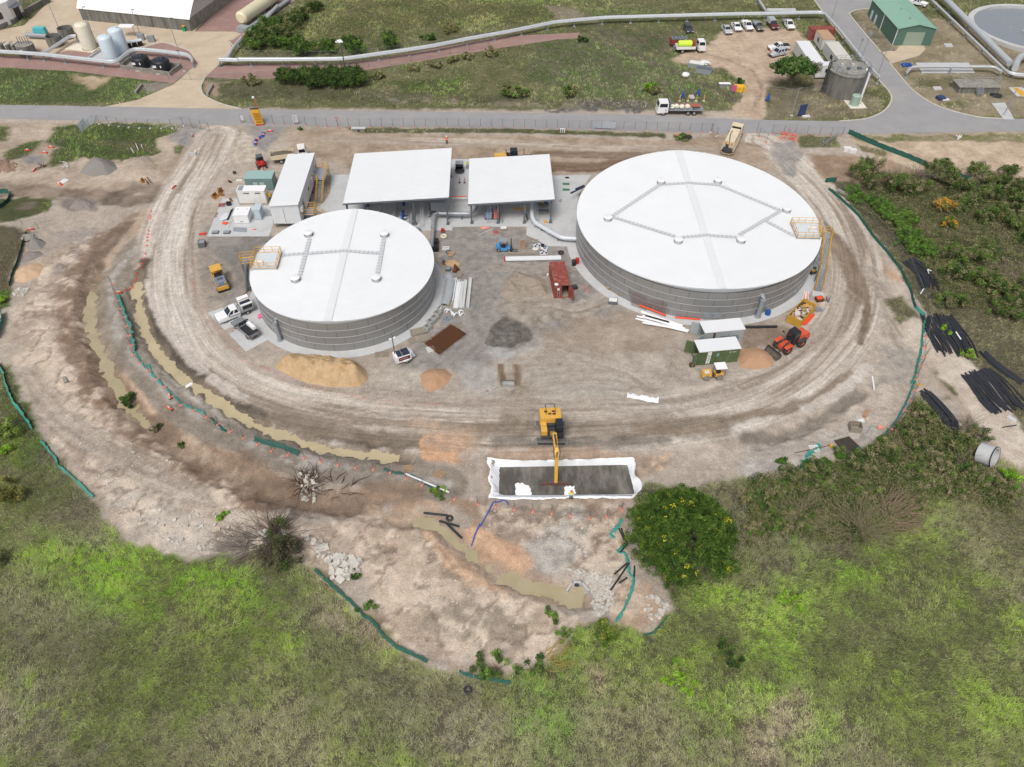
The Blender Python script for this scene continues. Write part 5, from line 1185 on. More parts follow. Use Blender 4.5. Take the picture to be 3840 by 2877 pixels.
# ================================================================== PIT, HEAPS, FENCES
LINER=mat('white_geotextile',(.84,.86,.88),.8,var=.04,scale=2,bump=.6)
def resample(pts,n,closed=True):
    P=[np.array(p[:2])for p in pts]+([np.array(pts[0][:2])]if closed else[]);L=[0]
    for a,b in zip(P,P[1:]):L.append(L[-1]+np.linalg.norm(b-a))
    out=[]
    for k in range(n):
        s=L[-1]*k/(n if closed else n-1);i=min(np.searchsorted(L,s,'right')-1,len(P)-2);t=(s-L[i])/(L[i+1]-L[i]+1e-9);out.append(P[i]*(1-t)+P[i+1]*t)
    return np.array(out)
def match(inner,outer):  
    k=np.argmin(np.linalg.norm(inner-outer[0],axis=1));return np.roll(inner,-k,0)
nP=160
po=resample(gp('M','62,806 150,822 300,834 600,834 900,822 1262,806 1284,812 1270,900 1290,965 1340,995 1345,1040 1310,1090 1272,1150 900,1138 700,1155 420,1160 60,1148 85,1090 105,1040 68,1000 72,900',.05),nP)
pf=resample(gp('M','165,890 1220,870 1280,1110 160,1120',-.95),nP);pf=match(pf,po)
cen=pf.mean(0)
V=[];rg=np.random.default_rng(5);wob=np.array([fbm(np.array([i*.35]),np.array([3.]),3)[0]-.5 for i in range(nP)])
for i in range(nP):
    d=po[i]-cen;u=d/np.linalg.norm(d);o=po[i]+u*wob[i]*.5;lip=po[i]*.72+pf[i]*.28+u*wob[(i*7)%nP]*.15
    V+=[(o[0],o[1],.03),(o[0]*.5+lip[0]*.5,o[1]*.5+lip[1]*.5,.16+.1*wob[(i*3)%nP]),(lip[0],lip[1],.05),(lip[0]*.5+pf[i][0]*.5+u[0]*wob[(i*5)%nP]*.25,lip[1]*.5+pf[i][1]*.5+u[1]*wob[(i*5)%nP]*.25,-.5),(pf[i][0],pf[i][1],-1.0)]
F=[]
for i in range(nP):
    j=(i+1)%nP
    for k in range(4):F.append((5*i+k,5*j+k,5*j+k+1,5*i+k+1))
tag(MB().add(V,F).build('pit_liner',LINER,None,True),'white fabric liner draped round the rectangular pit','liner')
PFILL=mat('pit_gravel',(82,78,72),.7,var=.16,scale=1.2,bump=.4,dirt=(150,145,136),dirt_amt=.9,dscale=.45,stretch=(1,.35,1))
fl=[]
for i in range(nP):
    d=pf[i]-cen;u=d/np.linalg.norm(d);fl.append(pf[i]+u*(.02+.7*max(0,wob[(i*2+30)%nP])))
tag(MB().add([(q[0],q[1],-.93)for q in fl],[tuple(range(nP))]).build('gravel_bed',PFILL),'dark grey gravel bed spread on the pit floor','gravel')
def blob(pts,z,name,m,wv=.15,n=40,seed=2):
    r=np.random.default_rng(seed);P=resample(pts,n);c=P.mean(0);o=[]
    for q in P:o.append(tuple((q+(q-c)/np.linalg.norm(q-c)*wv*(r.random()-.5)*2).tolist())+(z,))
    return MB().poly(o).build(name,m)
tag(blob(gp('M','292,1018 360,1020 415,1050 425,1132 300,1135',-.92),-.922,'exposed_liner',LINER),'bare patch of white fabric at the left end of pit','liner')
o=blob(gp('M','700,1048 780,1044 790,1100 770,1142 705,1140',-.85),-.80,'liner_flap',LINER);tag(o,'white fabric flap folded over at the pit edge by the worker','liner')
def pile(label,pts,h,m,peaks=None,seed=1,nr=14,n=64,cat='heap',name='sand_heap',rough=.10,p=1.25,z0=-.05,grp=None):
    P=resample(pts,n);c=P.mean(0);r=np.random.default_rng(seed);V=[(c[0],c[1],0)]
    for k in range(1,nr+1):
        for q in P:V.append((*(c+(q-c)*k/nr),0))
    V=np.array(V);d,_,_,ins=segdist(V[:,0],V[:,1],[tuple(q)for q in P],True)
    R=d[0];z=np.where(ins,np.minimum(d/R,1),0)
    z=h*np.sin(np.clip(z,0,1)*pi/2)**p
    if peaks:
        A=np.zeros(len(V))
        for(x,y,rr,hh)in peaks:A=np.maximum(A,hh*np.clip(1-(np.hypot(V[:,0]-x,V[:,1]-y)/rr),0,1)**.85)
        z=np.minimum(z*1.6,A*.85+z*.25)
    nz=fbm(V[:,0]*1.6+seed*9,V[:,1]*1.6,4)-.5;z=z+nz*rough*2*h*np.clip(z/h*3,0,1)
    z[-n:]=0;V[:,2]=z+z0
    F=[(0,1+i,1+(i+1)%n)for i in range(n)]+[(1+(k-1)*n+i,1+k*n+i,1+k*n+(i+1)%n,1+(k-1)*n+(i+1)%n)for k in range(1,nr)for i in range(n)]
    return tag(MB().add(V,F).build(name,m,None,True),label,cat,grp)
SAND=mat('yellow_sand',(190,162,124),.95,var=.16,scale=3,bump=.9,dirt=(160,124,84),dirt_amt=.7,dscale=.8)
SAND2=mat('brown_sand',(178,142,112),.95,var=.16,scale=4,bump=.9,dirt=(164,120,84),dirt_amt=.5,dscale=1)
GRAV=mat('grey_gravel',(136,131,125),.95,var=.18,scale=7,bump=.7);GRAVP=mat('purple_gravel',(138,128,122),.95,var=.18,scale=7,bump=.7)
DUSTD=mat('crusher_dust',(92,87,80),.95,var=.14,scale=2,bump=.6,dirt=(150,147,141),dirt_amt=.8,dscale=.5);DIRTH=mat('loose_dirt',(150,138,124),.95,var=.2,scale=2.5,bump=.8)
sp=gp('L','285,60 340,0 450,-45 640,-50 800,-20 960,10 1055,90 1062,160 1000,222 830,228 700,218 560,190 450,150 340,95')
pk=[g('L',x,y,.8)[:2]+(3.4,2.3)for x,y in((420,40),(560,60),(700,70),(820,80),(940,100))]
pile('long heap of yellow sand with several crests below the smaller tank',sp,2.0,SAND,pk,3,24,110,rough=.12)
pile('round heap of orange brown sand right of the long sand heap',gp('L','1488,130 1530,85 1620,62 1710,75 1757,130 1730,190 1650,245 1570,265 1510,215'),.9,SAND2,None,4,rough=.07)
pile('dark wet crusher dust heap in the centre of the yard',gp('H','690,1300 730,1240 720,1190 790,1130 850,1150 900,1090 960,1130 1000,1180 1060,1230 1040,1290 960,1330 880,1310 800,1340'),.25,DUSTD,None,6,rough=.3,name='dust_heap')
pile('rough grey dirt spoil heap beside the rusty red container',gp('H','825,890 850,770 960,695 1060,725 1160,745 1225,790 1255,905 1100,935 900,950'),.8,DIRTH,[g('H',x,y)[:2]+(2.4,1.0)for x,y in((930,740),(880,840),(1190,790),(1230,860),(1060,750))],7,rough=.3,name='spoil_heap')
pile('brown sand heap under the loader bucket by green container',gp('I','800,1620 840,1560 960,1545 1060,1580 1120,1640 1100,1710 960,1735 820,1725'),.75,SAND2,None,8,rough=.05)
pile('tiny tan sand heap beside the smaller tank',gp('H','368,640 395,605 470,598 510,635 480,668 410,668'),.5,SAND,None,9)
pile('tall grey gravel mound near the broken fence',gp('A','655,1430 720,1350 850,1312 950,1340 985,1400 900,1455 760,1468'),1.9,GRAV,None,10,name='gravel_heap',rough=.04)
pile('small blue grey gravel heap by the west fence',gp('E','215,490 255,438 345,432 388,468 345,515 240,530'),1.1,GRAV,None,11,name='gravel_heap')
pile('low purple grey gravel heap south of the blue grey one',gp('E','168,600 215,535 330,530 365,565 280,615 185,640'),.6,GRAVP,None,12,name='gravel_heap')
pile('flat pale tan sand heap on the west slope',gp('E','100,710 170,655 310,622 375,655 345,735 210,800 110,785'),.7,mat('pale_sand',(196,166,136),.95,var=.12,scale=2,bump=.6),None,13,rough=.15)
pile('brown spoil bank at the far left under the fallen fence',gp('A','-80,1350 120,1318 215,1360 180,1420 60,1450 -80,1450'),1.2,mat('brown_spoil',(140,116,100),.95,var=.25,scale=4,bump=.9),None,14,rough=.25,name='spoil_heap')
pile('purplish dirt mound beside the muddy west track',gp('E','560,180 620,110 720,95 790,140 760,190 640,205'),.8,GRAVP,None,15,name='spoil_heap',rough=.2)
pile('pale spoil bank between gravel mound and entry road',gp('A','1000,1360 1100,1310 1250,1290 1330,1370 1260,1450 1080,1500'),1.0,mat('pale_spoil',(166,152,136),.95,var=.15,scale=2,bump=.6),None,16,name='spoil_heap',rough=.1)

# ---- fences
WIRE=mat('fence_wire',(132,136,138),.5,.4,var=.1);POSTM=mat('fence_post',(104,108,110),.55,.3,var=.1)
def panel_mesh(h,L=2.4,nv=14,nh=8):
    mb=MB()
    for z in(.12,h-.02):mb.tube((0,0,z),(L,0,z),.02,5)
    w=.004
    for i in range(1,nv):
        x=L*i/nv;mb.add([(x-w,0,.12),(x+w,0,.12),(x+w,0,h),(x-w,0,h)],[(0,1,2,3)])
    for i in range(1,nh):
        z=.12+(h-.14)*i/nh;mb.add([(0,0,z-w),(L,0,z-w),(L,0,z+w),(0,0,z+w)],[(0,1,2,3)])
    return mb
_fm={}
def fence(label,pts,h=2.0,step=2.3,feet=None,posts=True,mesh=True,lean=0.,name='temporary_fence',zf=None,cat='fence'):
    T=thing(name,label,cat,(pts[0][0],pts[0][1],0));n=max(2,int(round(sum(dist(a,b)for a,b in zip(pts,pts[1:]))/step))+1);P=resample(pts,n,False)
    k=(h,step)
    if k not in _fm:
        a=panel_mesh(h).build('mesh_panel',WIRE);b=TU((0,0,0),(0,0,h),.035,6).build('post',POSTM);_fm[k]=(a.data,b.data);bpy.data.objects.remove(a);bpy.data.objects.remove(b)
    if('foot',feet)not in _fm and feet:
        c=MB().box((0,0,0),(.62,.24,.14),0,(.92,.8)).build('foot_block',{'salmon':SALMON,'white':SWHITE}[feet]);_fm[('foot',feet)]=c.data;bpy.data.objects.remove(c)
    o0=np.array(pts[0][:2])
    for i,q in enumerate(P):
        a=P[min(i+1,n-1)]-P[max(i-1,0)];th=atan2(a[1],a[0]);z=float(gz(q[0],q[1]))if zf is None else zf;l=(*(q-o0),z)
        if posts:inst('post',_fm[k][1],T,l,(lean*(random.random()-.3),lean*(random.random()-.5),0))
        if feet:inst('foot_block',_fm[('foot',feet)],T,l,(0,0,th+pi/2+.2*(random.random()-.5)))
        if mesh and i<n-1:
            d=P[i+1]-q;z2=float(gz(*P[i+1]))if zf is None else zf
            o=inst('mesh_panel',_fm[k][0],T,l,(lean*(random.random()-.3),-atan2(z2-z,np.linalg.norm(d)),atan2(d[1],d[0])));o.scale=(np.linalg.norm(d)/2.4,1,1)
    return T
def cloth(label,pts,h,m,lean=.15,wav=.18,n=None,z0=None,seed=1,name='shade_cloth',cat='shade cloth',grp=None,lie=False,zb=0):
    L=sum(dist(a,b)for a,b in zip(pts,pts[1:]));n=n or max(6,int(L/.35));P=resample(pts,n,False);V=[];r=np.random.default_rng(seed)
    for i,q in enumerate(P):
        a=P[min(i+1,n-1)]-P[max(i-1,0)];a=a/(np.linalg.norm(a)+1e-9);u=np.array([-a[1],a[0]]);z=float(gz(q[0],q[1]))if z0 is None else z0
        b=(r.random()-.5)*wav;c=(r.random()-.5)*wav*1.5
        if lie:
            w=h*(.6+.8*r.random());V+=[(*(q+u*w*.5+u*b),z+.05),(*(q+u*c*.6),z+.12+.2*r.random()*h),(*(q-u*w*.5+u*b),z+.05)]
        else:
            hh=h*(1+.12*(r.random()-.5));V+=[(*(q+u*b*.4),z+zb),(*(q+u*(lean*.5+c)),z+zb+(hh-zb)*.5),(*(q+u*(lean+b)),z+hh)]
    F=[(3*i+k,3*i+3+k,3*i+4+k,3*i+1+k)for i in range(n-1)for k in(0,1)]
    return tag(MB().add(V,F).build(name,m,None,True),label,cat,grp)
fence('long temporary mesh fence between the main road and haul road',gp('B','10,1022 200,1030 430,1033 800,1056 1500,1055 2209,1060')+gp('C','600,1070 1200,1085 1700,1098'),feet='salmon',zf=0)
fence('short temporary mesh fence west of the entrance',gp('A','825,1028 1100,1062 1410,1068 1520,1045'),feet='white',zf=0)
fence('open temporary mesh gate at the west entrance',gp('A','1520,1045 1720,1082 1740,1090'),zf=0,name='fence_gate',cat='gate')
fence('collapsed mesh fence running down into the green patch',gp('A','800,1010 690,1100 560,1200 470,1290'),h=1.6,lean=.5)
fence('temporary mesh fence at the north east gate with orange netting',gp('D','120,1110 340,1108 520,1130 700,1128'),feet='salmon',zf=0)
fence('open mesh gate panel swung in beside the water truck',gp('C','1690,1098 1740,1130'),step=1.4,zf=0,feet='white')
fence('leaning mesh fence panel on the east side of the gate',gp('C','2070,1090 2090,1140 2150,1180'),zf=0,feet='salmon')
fence('temporary mesh fence along the gravel bench of the west channel',gp('E','935,812 1000,1000 1060,1200 1105,1385')+gp('K','1160,20 1240,100 1360,220 1480,362 1700,462 1850,560 2050,660')+gp('L','300,765 620,832 900,885 1200,912 1345,968 1480,1020 1640,1095 1780,1150'),h=1.8,feet='salmon',lean=.12)
fence('temporary mesh fence in front of the pit',gp('M','-20,1195 145,1215 420,1252 690,1278 865,1300 1030,1318 1090,1250 1170,1240'),h=1.8,feet='salmon',lean=.1)
fence('wire fence behind the green cloth on the east boundary',gp('J','690,40 830,155 945,275 1040,380 1130,485 1240,640 1330,860 1415,1020 1412,1170'),h=1.6,step=3.0,lean=.15)
fence('temporary mesh fence outside the east cloth',gp('J','1412,1175 1395,1250 1385,1450 1330,1520 1300,1610')+gp('N','1400,150 1390,270 1330,400 1300,450 1240,525 1160,600 1130,650'),h=1.8,feet='salmon',lean=.2)
fence('chain link yard fence crossing the grass',gp('C','735,262 1000,400 1260,545 1500,650 1760,770 1925,850'),h=1.8,step=3.2,zf=0,name='chain_link_fence')
fence('small chain link gate beside the yard entrance',gp('C','1930,850 1965,740'),h=1.6,step=2,zf=0,name='chain_link_gate',cat='gate')
fence('chain link fence of the tree enclosure',gp('D','60,840 75,770 195,785 300,800 450,770 600,775 620,810 760,805'),h=1.6,step=2.6,zf=0,name='chain_link_fence')
fence('wire fence alongside the red gravel path by the pipeline',gp('A','1400,660 1640,665 1740,670')+gp('B','30,655 200,648 600,600 1000,560 1280,540 1680,460 2060,395'),h=1.6,step=5,zf=0,name='chain_link_fence')
fence('wire fence north of the overhead pipeline',gp('B','40,475 430,480 800,480 960,475 1240,440 1600,395 2100,300'),h=1.6,step=5,zf=0,name='chain_link_fence')
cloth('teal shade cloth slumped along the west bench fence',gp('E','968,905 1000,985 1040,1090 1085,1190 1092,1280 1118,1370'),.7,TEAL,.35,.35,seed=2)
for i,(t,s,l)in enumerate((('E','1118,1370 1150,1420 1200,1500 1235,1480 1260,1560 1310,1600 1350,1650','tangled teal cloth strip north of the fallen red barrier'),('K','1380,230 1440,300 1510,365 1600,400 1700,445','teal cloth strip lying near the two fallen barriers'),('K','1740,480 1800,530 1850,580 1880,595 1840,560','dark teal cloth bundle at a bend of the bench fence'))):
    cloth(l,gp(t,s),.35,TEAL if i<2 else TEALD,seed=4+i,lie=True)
cloth('dark green shade cloth folded over the bench fence near sand patch',gp('L','110,672 220,705 340,735 480,795'),.55,TEALD,.5,.25,seed=8)
cloth('dark green cloth lying beside a white pipe left of the pit',gp('L','1190,905 1290,935 1420,960 1560,1040 1700,1110'),.4,TEALD,seed=9,lie=True)
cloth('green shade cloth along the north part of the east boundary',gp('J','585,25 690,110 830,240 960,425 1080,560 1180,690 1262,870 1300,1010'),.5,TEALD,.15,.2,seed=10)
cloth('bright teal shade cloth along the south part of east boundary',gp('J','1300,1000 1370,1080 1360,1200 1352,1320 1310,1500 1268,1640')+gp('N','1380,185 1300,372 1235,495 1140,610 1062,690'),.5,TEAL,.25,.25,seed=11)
cloth('dark green cloth fence running out towards the north east',gp('D','748,1108 1000,1222 1240,1312 1420,1392 1600,1455 1770,1515'),1.0,TEALD,.1,.12,seed=12)
cloth('low dark green cloth at the north tip of east boundary',gp('D','560,1512 650,1508'),.9,TEALD,.1,.1,seed=13)
cloth('teal silt fence along the southern earth lobe',gp('O','300,412 400,505 540,622 610,702 680,748 735,830 830,912 950,962 1020,995'),.4,TEALD,.25,.2,seed=14,name='silt_fence',cat='silt fence')
cloth('short teal silt fence half buried in weeds at the lobe tip',gp('O','1220,1062 1300,1095 1440,1112 1550,1132'),.35,TEALD,.25,.2,seed=15,name='silt_fence',cat='silt fence')
cloth('teal silt fence along the lower west slope',gp('K','330,680 440,805 480,890 560,950 630,1010 700,1090 765,1145'),.35,TEAL,.25,.2,seed=16,name='silt_fence',cat='silt fence')
cloth('teal silt fence at the far left edge above the grass',gp('K','-20,40 20,110 35,190 60,260 100,360 170,450 230,530 260,580'),.5,TEAL,.3,.2,seed=17,name='silt_fence',cat='silt fence')
cloth('teal cloth strip at the left edge beside brown spoil',gp('E','0,60 60,55 85,85 50,140 -10,185'),.8,TEALD,.3,.2,seed=18,name='silt_fence',cat='silt fence')
cloth('teal cloth strip along the upper west fence',gp('E','10,1060 20,1130 -10,1230 -30,1280'),1.1,TEAL,.3,.2,seed=19,name='silt_fence',cat='silt fence')
cloth('narrow dark green cloth beside the small gravel heaps',gp('E','225,385 180,500 150,620 100,740 75,830'),.7,TEALD,.2,.2,seed=20,name='silt_fence',cat='silt fence')
fence('leaning wire fence on the west edge',gp('E','185,310 150,420 100,560 60,660 30,780 -20,900'),h=1.6,step=3.5,lean=.3)
cloth('teal cloth tangle hanging left of the flowering tree',gp('M','1175,1320 1140,1370 1110,1420 1085,1450 1110,1480'),.45,TEAL,seed=21,lie=True)
cloth('teal cloth strip lower left of the flowering tree',gp('Q','205,395 150,430 200,440 215,540 240,560 230,620 205,690 150,790'),.35,TEAL,seed=22,lie=True)
cloth('dark cloth strip curving at the foot of the flowering tree',gp('Q','405,755 380,800 340,840 290,855'),.25,TEALD,seed=23,lie=True)
cloth('bright teal cloth tangle on the gravel near the dark square hole',gp('N','590,690 600,720 520,780 490,820 540,830 460,840 470,880 430,895'),.5,TEAL,.2,.5,seed=24,lie=True)
cloth('thin teal strip over the edge of the dark square hole',gp('N','905,780 910,745 935,718'),.35,TEAL,seed=25,lie=True)
for s,l in(('140,0 30,60','a'),):pass
o=cloth('pale sheet hung on the collapsed west fence',gp('A','680,1100 735,1045 785,1020'),1.7,mat('pale_sheet',(206,210,214),.8,var=.05),.5,.15,seed=26,name='fence_sheet',cat='sheet')
def sign(label,p,w,h,z,rz,m,name='site_sign',extra=None):
    T=thing(name,label,'sign',p,rz);MB().box((0,0,z),(w,.04,h)).build('board',m,T)
    for s in(-1,1):MB().tube((s*w*.4,.04,0),(s*w*.4,.04,z+h*.9),.025,5).build('post',GALV,T)
    return T
SGN=mat('sign_white',(214,218,222),.6,var=.04)
P=g('B',465,1030);sign('pale blank board on the long fence left of the give way sign',P,1.0,1.6,.4,.1,SGN)
P=g('B',812,1045);T=thing('give_way_sign','triangular give way sign facing away along the main road','sign',P,0);MB().tube((0,0,0),(0,0,2.1),.03,6).build('post',GALV,T)
MB().add([(-.45,-.05,1.95),(.45,-.05,1.95),(0,-.05,1.2),(-.45,-.02,1.95),(.45,-.02,1.95),(0,-.02,1.2)],[(0,2,1),(3,4,5),(0,1,4,3),(1,2,5,4),(2,0,3,5)]).build('border',REDP,T);MB().add([(-.27,-.06,1.85),(.27,-.06,1.85),(0,-.06,1.4)],[(0,2,1)]).build('face',SGN,T)
P0=g('C',722,1072);P1=g('C',810,1076);P2=g('C',898,1080)
o=cloth('long grey printed banner tied to the road fence',[P0,P1,P2],1.75,mat('grey_banner',(176,184,192),.7,var=.04),.02,.05,name='fence_banner',cat='banner',z0=.0,zb=.35)
P=g('A',2010,1020);sign('white board on the fence beside the yellow light tower',(P[0],P[1],0),.8,1.0,.7,0,SGN)
# yellow message board / traffic light trailer at the entrance
P=g('A',2155,1035);YT=thing('warning_board','leaning yellow warning board with lamp post at the entrance','warning board',P,radians(8))
MB().box((0,0,.3),(1.7,.6,3.0),0,(1.0,.6),(-.5,.5)).build('cabinet',YRAIL,YT);MB().box((-.5,.5,3.3),(1.75,.5,.08)).build('roof',DARK,YT);MB().box((0,0,.05),(1.6,.8,.3)).build('base',REDM,YT);MB().tube((.3,.9,.2),(-.2,1.5,5.2),.07,6).build('mast',ORPL,YT);MB().box((-.35,1.5,5.1),(.5,.3,.3)).build('lamp',WHITE,YT)
for k in range(4):MB().box((-.1*k,-.32+.08*k,.7+.55*k),(1.3,.03,.3)).build('louvre',mat('amber_dark',(184,132,30),.5),YT)


# ================================================================== YARD CLUTTER
def pallet(label,p,rz,m=TIMBG,grp='timber pallets',n=7,L=1.2,W=1.1,tilt=0):
    T=thing('timber_pallet',label,'pallet',p,rz,grp)
    for k in range(n):MB().box((-L/2+.07+(L-.14)*k/(n-1),0,.1),(.1,W,.025)).build('slat',m,T)
    for s in(-1,0,1):MB().box((0,s*(W/2-.06),0),(L,.09,.1)).build('bearer',m,T)
    return T
def on(t,x,y,z=0):P=g(t,x,y,z);return(P[0],P[1],float(gz(P[0],P[1]))if z==0 else z)
for t,x,y,a,l,m in(('L',1385,905,.15,'reddish timber pallet lying by the bench fence left of the pit',TIMBER),('L',1650,950,-.6,'pale timber pallet nearest the pit on its left side',TIMBER),('S',1785,1435,.55,'dark broken pallet below the brown mesh stack',TIMBG),('S',1500,1570,.1,'pallet pieces left of the camera trailer',TIMBG),('S',1440,1575,.1,'small crate of timber far left of the camera trailer',TIMBG),('S',1975,1520,.4,'white painted pallet at the lower corner of the brown mesh',SWHITE),('H',495,1155,.5,'pale pallet at the upper corner of the brown mesh',TIMBG),('H',1402,695,.05,'grey pallet leaning by the rusty red container',TIMBG),('N',560,735,.1,'slatted pallet beside the bright teal cloth tangle',SWHITE),('E',1840,155,.2,'red slatted pallet on the slab edge',mat('red_timber',(150,84,72),.8,var=.2)),('I',1480,1240,.3,'grey pallet below the stair footing',GALV),('H',380,515,.0,'white crate pallet among hoses by small tank',SWHITE)):
    pallet(l,on(t,x,y),a,m)
def stack(label,p,rz,n,d,m,name='timber_stack',part='board',jit=.06,cat='timber',lay=4):
    T=thing(name,label,cat,p,rz);r=random.Random(len(label))
    for k in range(n):
        i,j=k%lay,k//lay
        MB().box((jit*(r.random()-.5)*4,(i-(lay-1)/2)*d[1]*1.12+jit*(r.random()-.5),j*d[2]*1.05),(d[0]*(.85+.3*r.random()),d[1],d[2]),jit*(r.random()-.5)*.6).build(part,m,T)
    return T
stack('stack of weathered timber boards beside the hollow concrete pits',on('S',1850,1345),.35,20,(2.2,.22,.1),TIMBG,lay=5)
stack('second lower pallet stack next to the brown mesh',on('S',1920,1410),.35,10,(1.8,.2,.1),TIMBG,lay=5)
stack('pile of offcut boards near the top of the white trusses',on('H',500,740),1.3,9,(1.2,.2,.1),TIMBG,lay=3)
stack('broken crate timber right of the small tan sand heap',on('H',425,565),1.2,6,(1.3,.25,.12),TIMBER,lay=3)
stack('timber planks on bearers below the forklift',on('H',995,556),.02,5,(4.6,.2,.12),TIMBG,lay=3)
stack('grey planks leaning by the smaller tank on its left',on('F',505,1300),1.2,4,(3.2,.22,.1),TIMBG,lay=2)
stack('pile of loose timber and offcuts on the east bench',on('N',985,450),.9,8,(1.5,.16,.12),TIMBER,lay=3)
stack('short dark plank by the apron corner',on('H',1105,440),-.6,3,(1.8,.2,.1),TIMBG,lay=2)
# open dark timber crates
def crate(label,p,rz,d,m,name='timber_crate',cat='crate',th=.06,fill=None):
    T=thing(name,label,cat,p,rz)
    for s in(-1,1):
        MB().box((s*(d[0]-th)/2,0,0),(th,d[1],d[2])).build('side',m,T);MB().box((0,s*(d[1]-th)/2,0),(d[0]-2*th,th,d[2])).build('side',m,T)
    MB().box((0,0,.02),(d[0]-th,d[1]-th,.04)).build('base',m,T)
    if fill:MB().box((0,0,.1),(d[0]-2*th-.02,d[1]-2*th-.02,d[2]*.8)).build('contents',fill,T)
    return T
crate('tall open timber box right of the forklift',on('H',1020,505),.1,(.75,.8,1.3),TIMBER)
crate('slatted grey crate stack on the east bench',on('N',890,575),-.1,(1.5,1.2,1.0),TIMBG)
crate('steel mesh cage of parts near the base of larger tank',on('H',1762,960),-.15,(1.4,1.1,.6),GALVD,'mesh_cage','cage',fill=SWHITE)
crate('stacked grey block pallet at the edge of ring road',on('E',1680,490),.1,(1.1,1.1,.9),GALVD,'block_stack','block',fill=GALV)
PITB=mat('precast_grey',(172,172,168),.85,var=.1)
for i,(x,y)in enumerate(((2085,1122),(2048,1170),(2020,1215),(1980,1255),(1945,1315))):
    crate(['uppermost','second','third','fourth','lowest'][i]+' hollow precast concrete pit in the row by the smaller tank',on('S',x,y),.9,(.95,.95,.8),PITB,'precast_pit','concrete pit',.1)['group']='hollow concrete pits'
# white trusses / cable trays
def ladder(label,p,rz,L,W,n,m,name='cable_tray',cat='cable tray',z=0.,grp=None,mult=1):
    T=thing(name,label,cat,p,rz,grp)
    for q in range(mult):
        zz=z+.14*q
        for s in(-1,1):MB().box((0,s*W/2,zz),(L,.05,.11)).build('side_rail',m,T)
        rg_=MB()
        for k in range(n):rg_.box((-L/2+.1+(L-.2)*k/(n-1),0,zz+.03),(.05,W,.04))
        stuff(rg_.build('rungs',m,T))
    return T
TRUSS=mat('tray_white',(226,228,228),.5,var=.06)
for i,(a,b,l)in enumerate((((585,770),(560,1010),'rightmost white ladder tray stack in the yard bundle'),((545,790),(520,1010),'second ladder tray stack from the right in the bundle'),((520,800),(500,1010),'narrow ladder tray stack third from the right'))):
    P,Q=g('H',*a),g('H',*b);ladder(l,mid(P,Q),ang(P,Q),dist(P,Q),.42,26,TRUSS,mult=4,grp='white ladder trays')
def bars(label,ends,t,r,m,name='pipe_bundle',part='pipe',cat='pipes',n=8,z=.0,lay=None):
    P0=g(t,*ends[0][0]);T=thing(name,label,cat,(P0[0],P0[1],0));
    for i,(a,b)in enumerate(ends):
        A=np.array(on(t,*a));B_=np.array(on(t,*b));h=z+r+.02+(0 if not lay else lay*(i%2));A[2]+=h;B_[2]+=h;o=np.array([P0[0],P0[1],0]);MB().tube(A-o,B_-o,r if not hasattr(m,'__len__')else r,n).build(part,m[i%len(m)]if isinstance(m,(list,tuple))else m,T,True)
    return T
bars('bundle of thin white ducts beside the ladder trays',[((455+12*k,760+8*k),(420+18*k,940+16*k))for k in range(5)],'H',.09,TRUSS,lay=.15)
bars('flat bundle of long grey white ducts in the yard',[((475+9*k,800),(447+10*k,1010))for k in range(4)],'H',.13,TRUSS)
bars('bundle of long white pipes in front of the larger tank',[((1995+6*k,1040+18*k),(2330+10*k,1155+13*k))for k in range(6)]+[((1950,1100),(2290,1180)),((2005,1140),(2390,1210)),((1960,1080),(2330,1165))],'H',.16,WHITE,lay=.2)
bars('black pipe lying across the white pipe bundle',[((40,1315),(235,1370))],'I',.12,BLKPL,z=.55)
bars('long orange pipe leaning beside the white pipe bundle',[((1980,1000),(2200,1085))],'H',.13,ORPL,z=.3)
bars('short orange pipe on the slab edge of the larger tank',[((290,1312),(495,1330))],'I',.13,ORPL,z=.06)
bars('grey timber pole behind the orange pipe',[((1915,985),(2040,1030))],'H',.08,TIMBG,z=.1)
bars('long black pipe lying behind the grey container',[((872,1392),(1132,1388))],'I',.2,BLKPL)
bars('white pipe lying along the green cloth left of pit',[((1370,955),(1735,1110))],'L',.12,WHITE,z=.2)
bars('dark pipes crossing the muddy outlet pool',[((1520,1260),(1720,1290)),((1650,1320),(1815,1380)),((1705,1340),(1835,1465))],'L',.14,BLKPL,z=.1)
bars('black pipes beside the teal tangle near flowering tree',[((1150,1400),(1195,1500)),((1170,1400),(1210,1510)),((1160,1600),(1225,1520))],'M',.1,BLKPL)
bars('bundle of dark rods left of the flowering tree trunk',[((205,490),(140,545)),((215,490),(120,630)),((165,590),(205,562)),((242,505),(240,560))],'Q',.1,BLKPL)
bars('single white pipe lying on the east bench',[((1040,140),(1055,250))],'N',.12,WHITE)
bars('bundle of thin steel rods on the left slab',[((388,785+6*k),(495,790+6*k))for k in range(6)],'F',.07,GALV,name='rod_bundle',z=.05)
bars('orange plastic pipe bundle beside the yellow skip',[((1335+12*k,1370),(1400+14*k,1290))for k in range(4)],'I',.13,ORPL,lay=.1)
bars('white and orange conduit lengths behind the skip',[((1345+9*k,1160),(1362+5*k,1095))for k in range(6)],'I',.07,[WHITE,ORPL,WHITE],z=.1)
bars('dark blue pipes projecting from behind the larger tank',[((1410,125),(1520,70)),((1450,90),(1520,60))],'H',.16,mat('navy_pipe',(50,56,84),.5),z=1.6)
bars('two thin orange stakes on the gravel near red container',[((1520,820),(1545,880)),((1545,820),(1575,885))],'H',.035,ORPL,n=5)
bars('white plank across the yard gravel by the tyre',[((1130,573),(1245,573))],'H',.05,TIMBG)
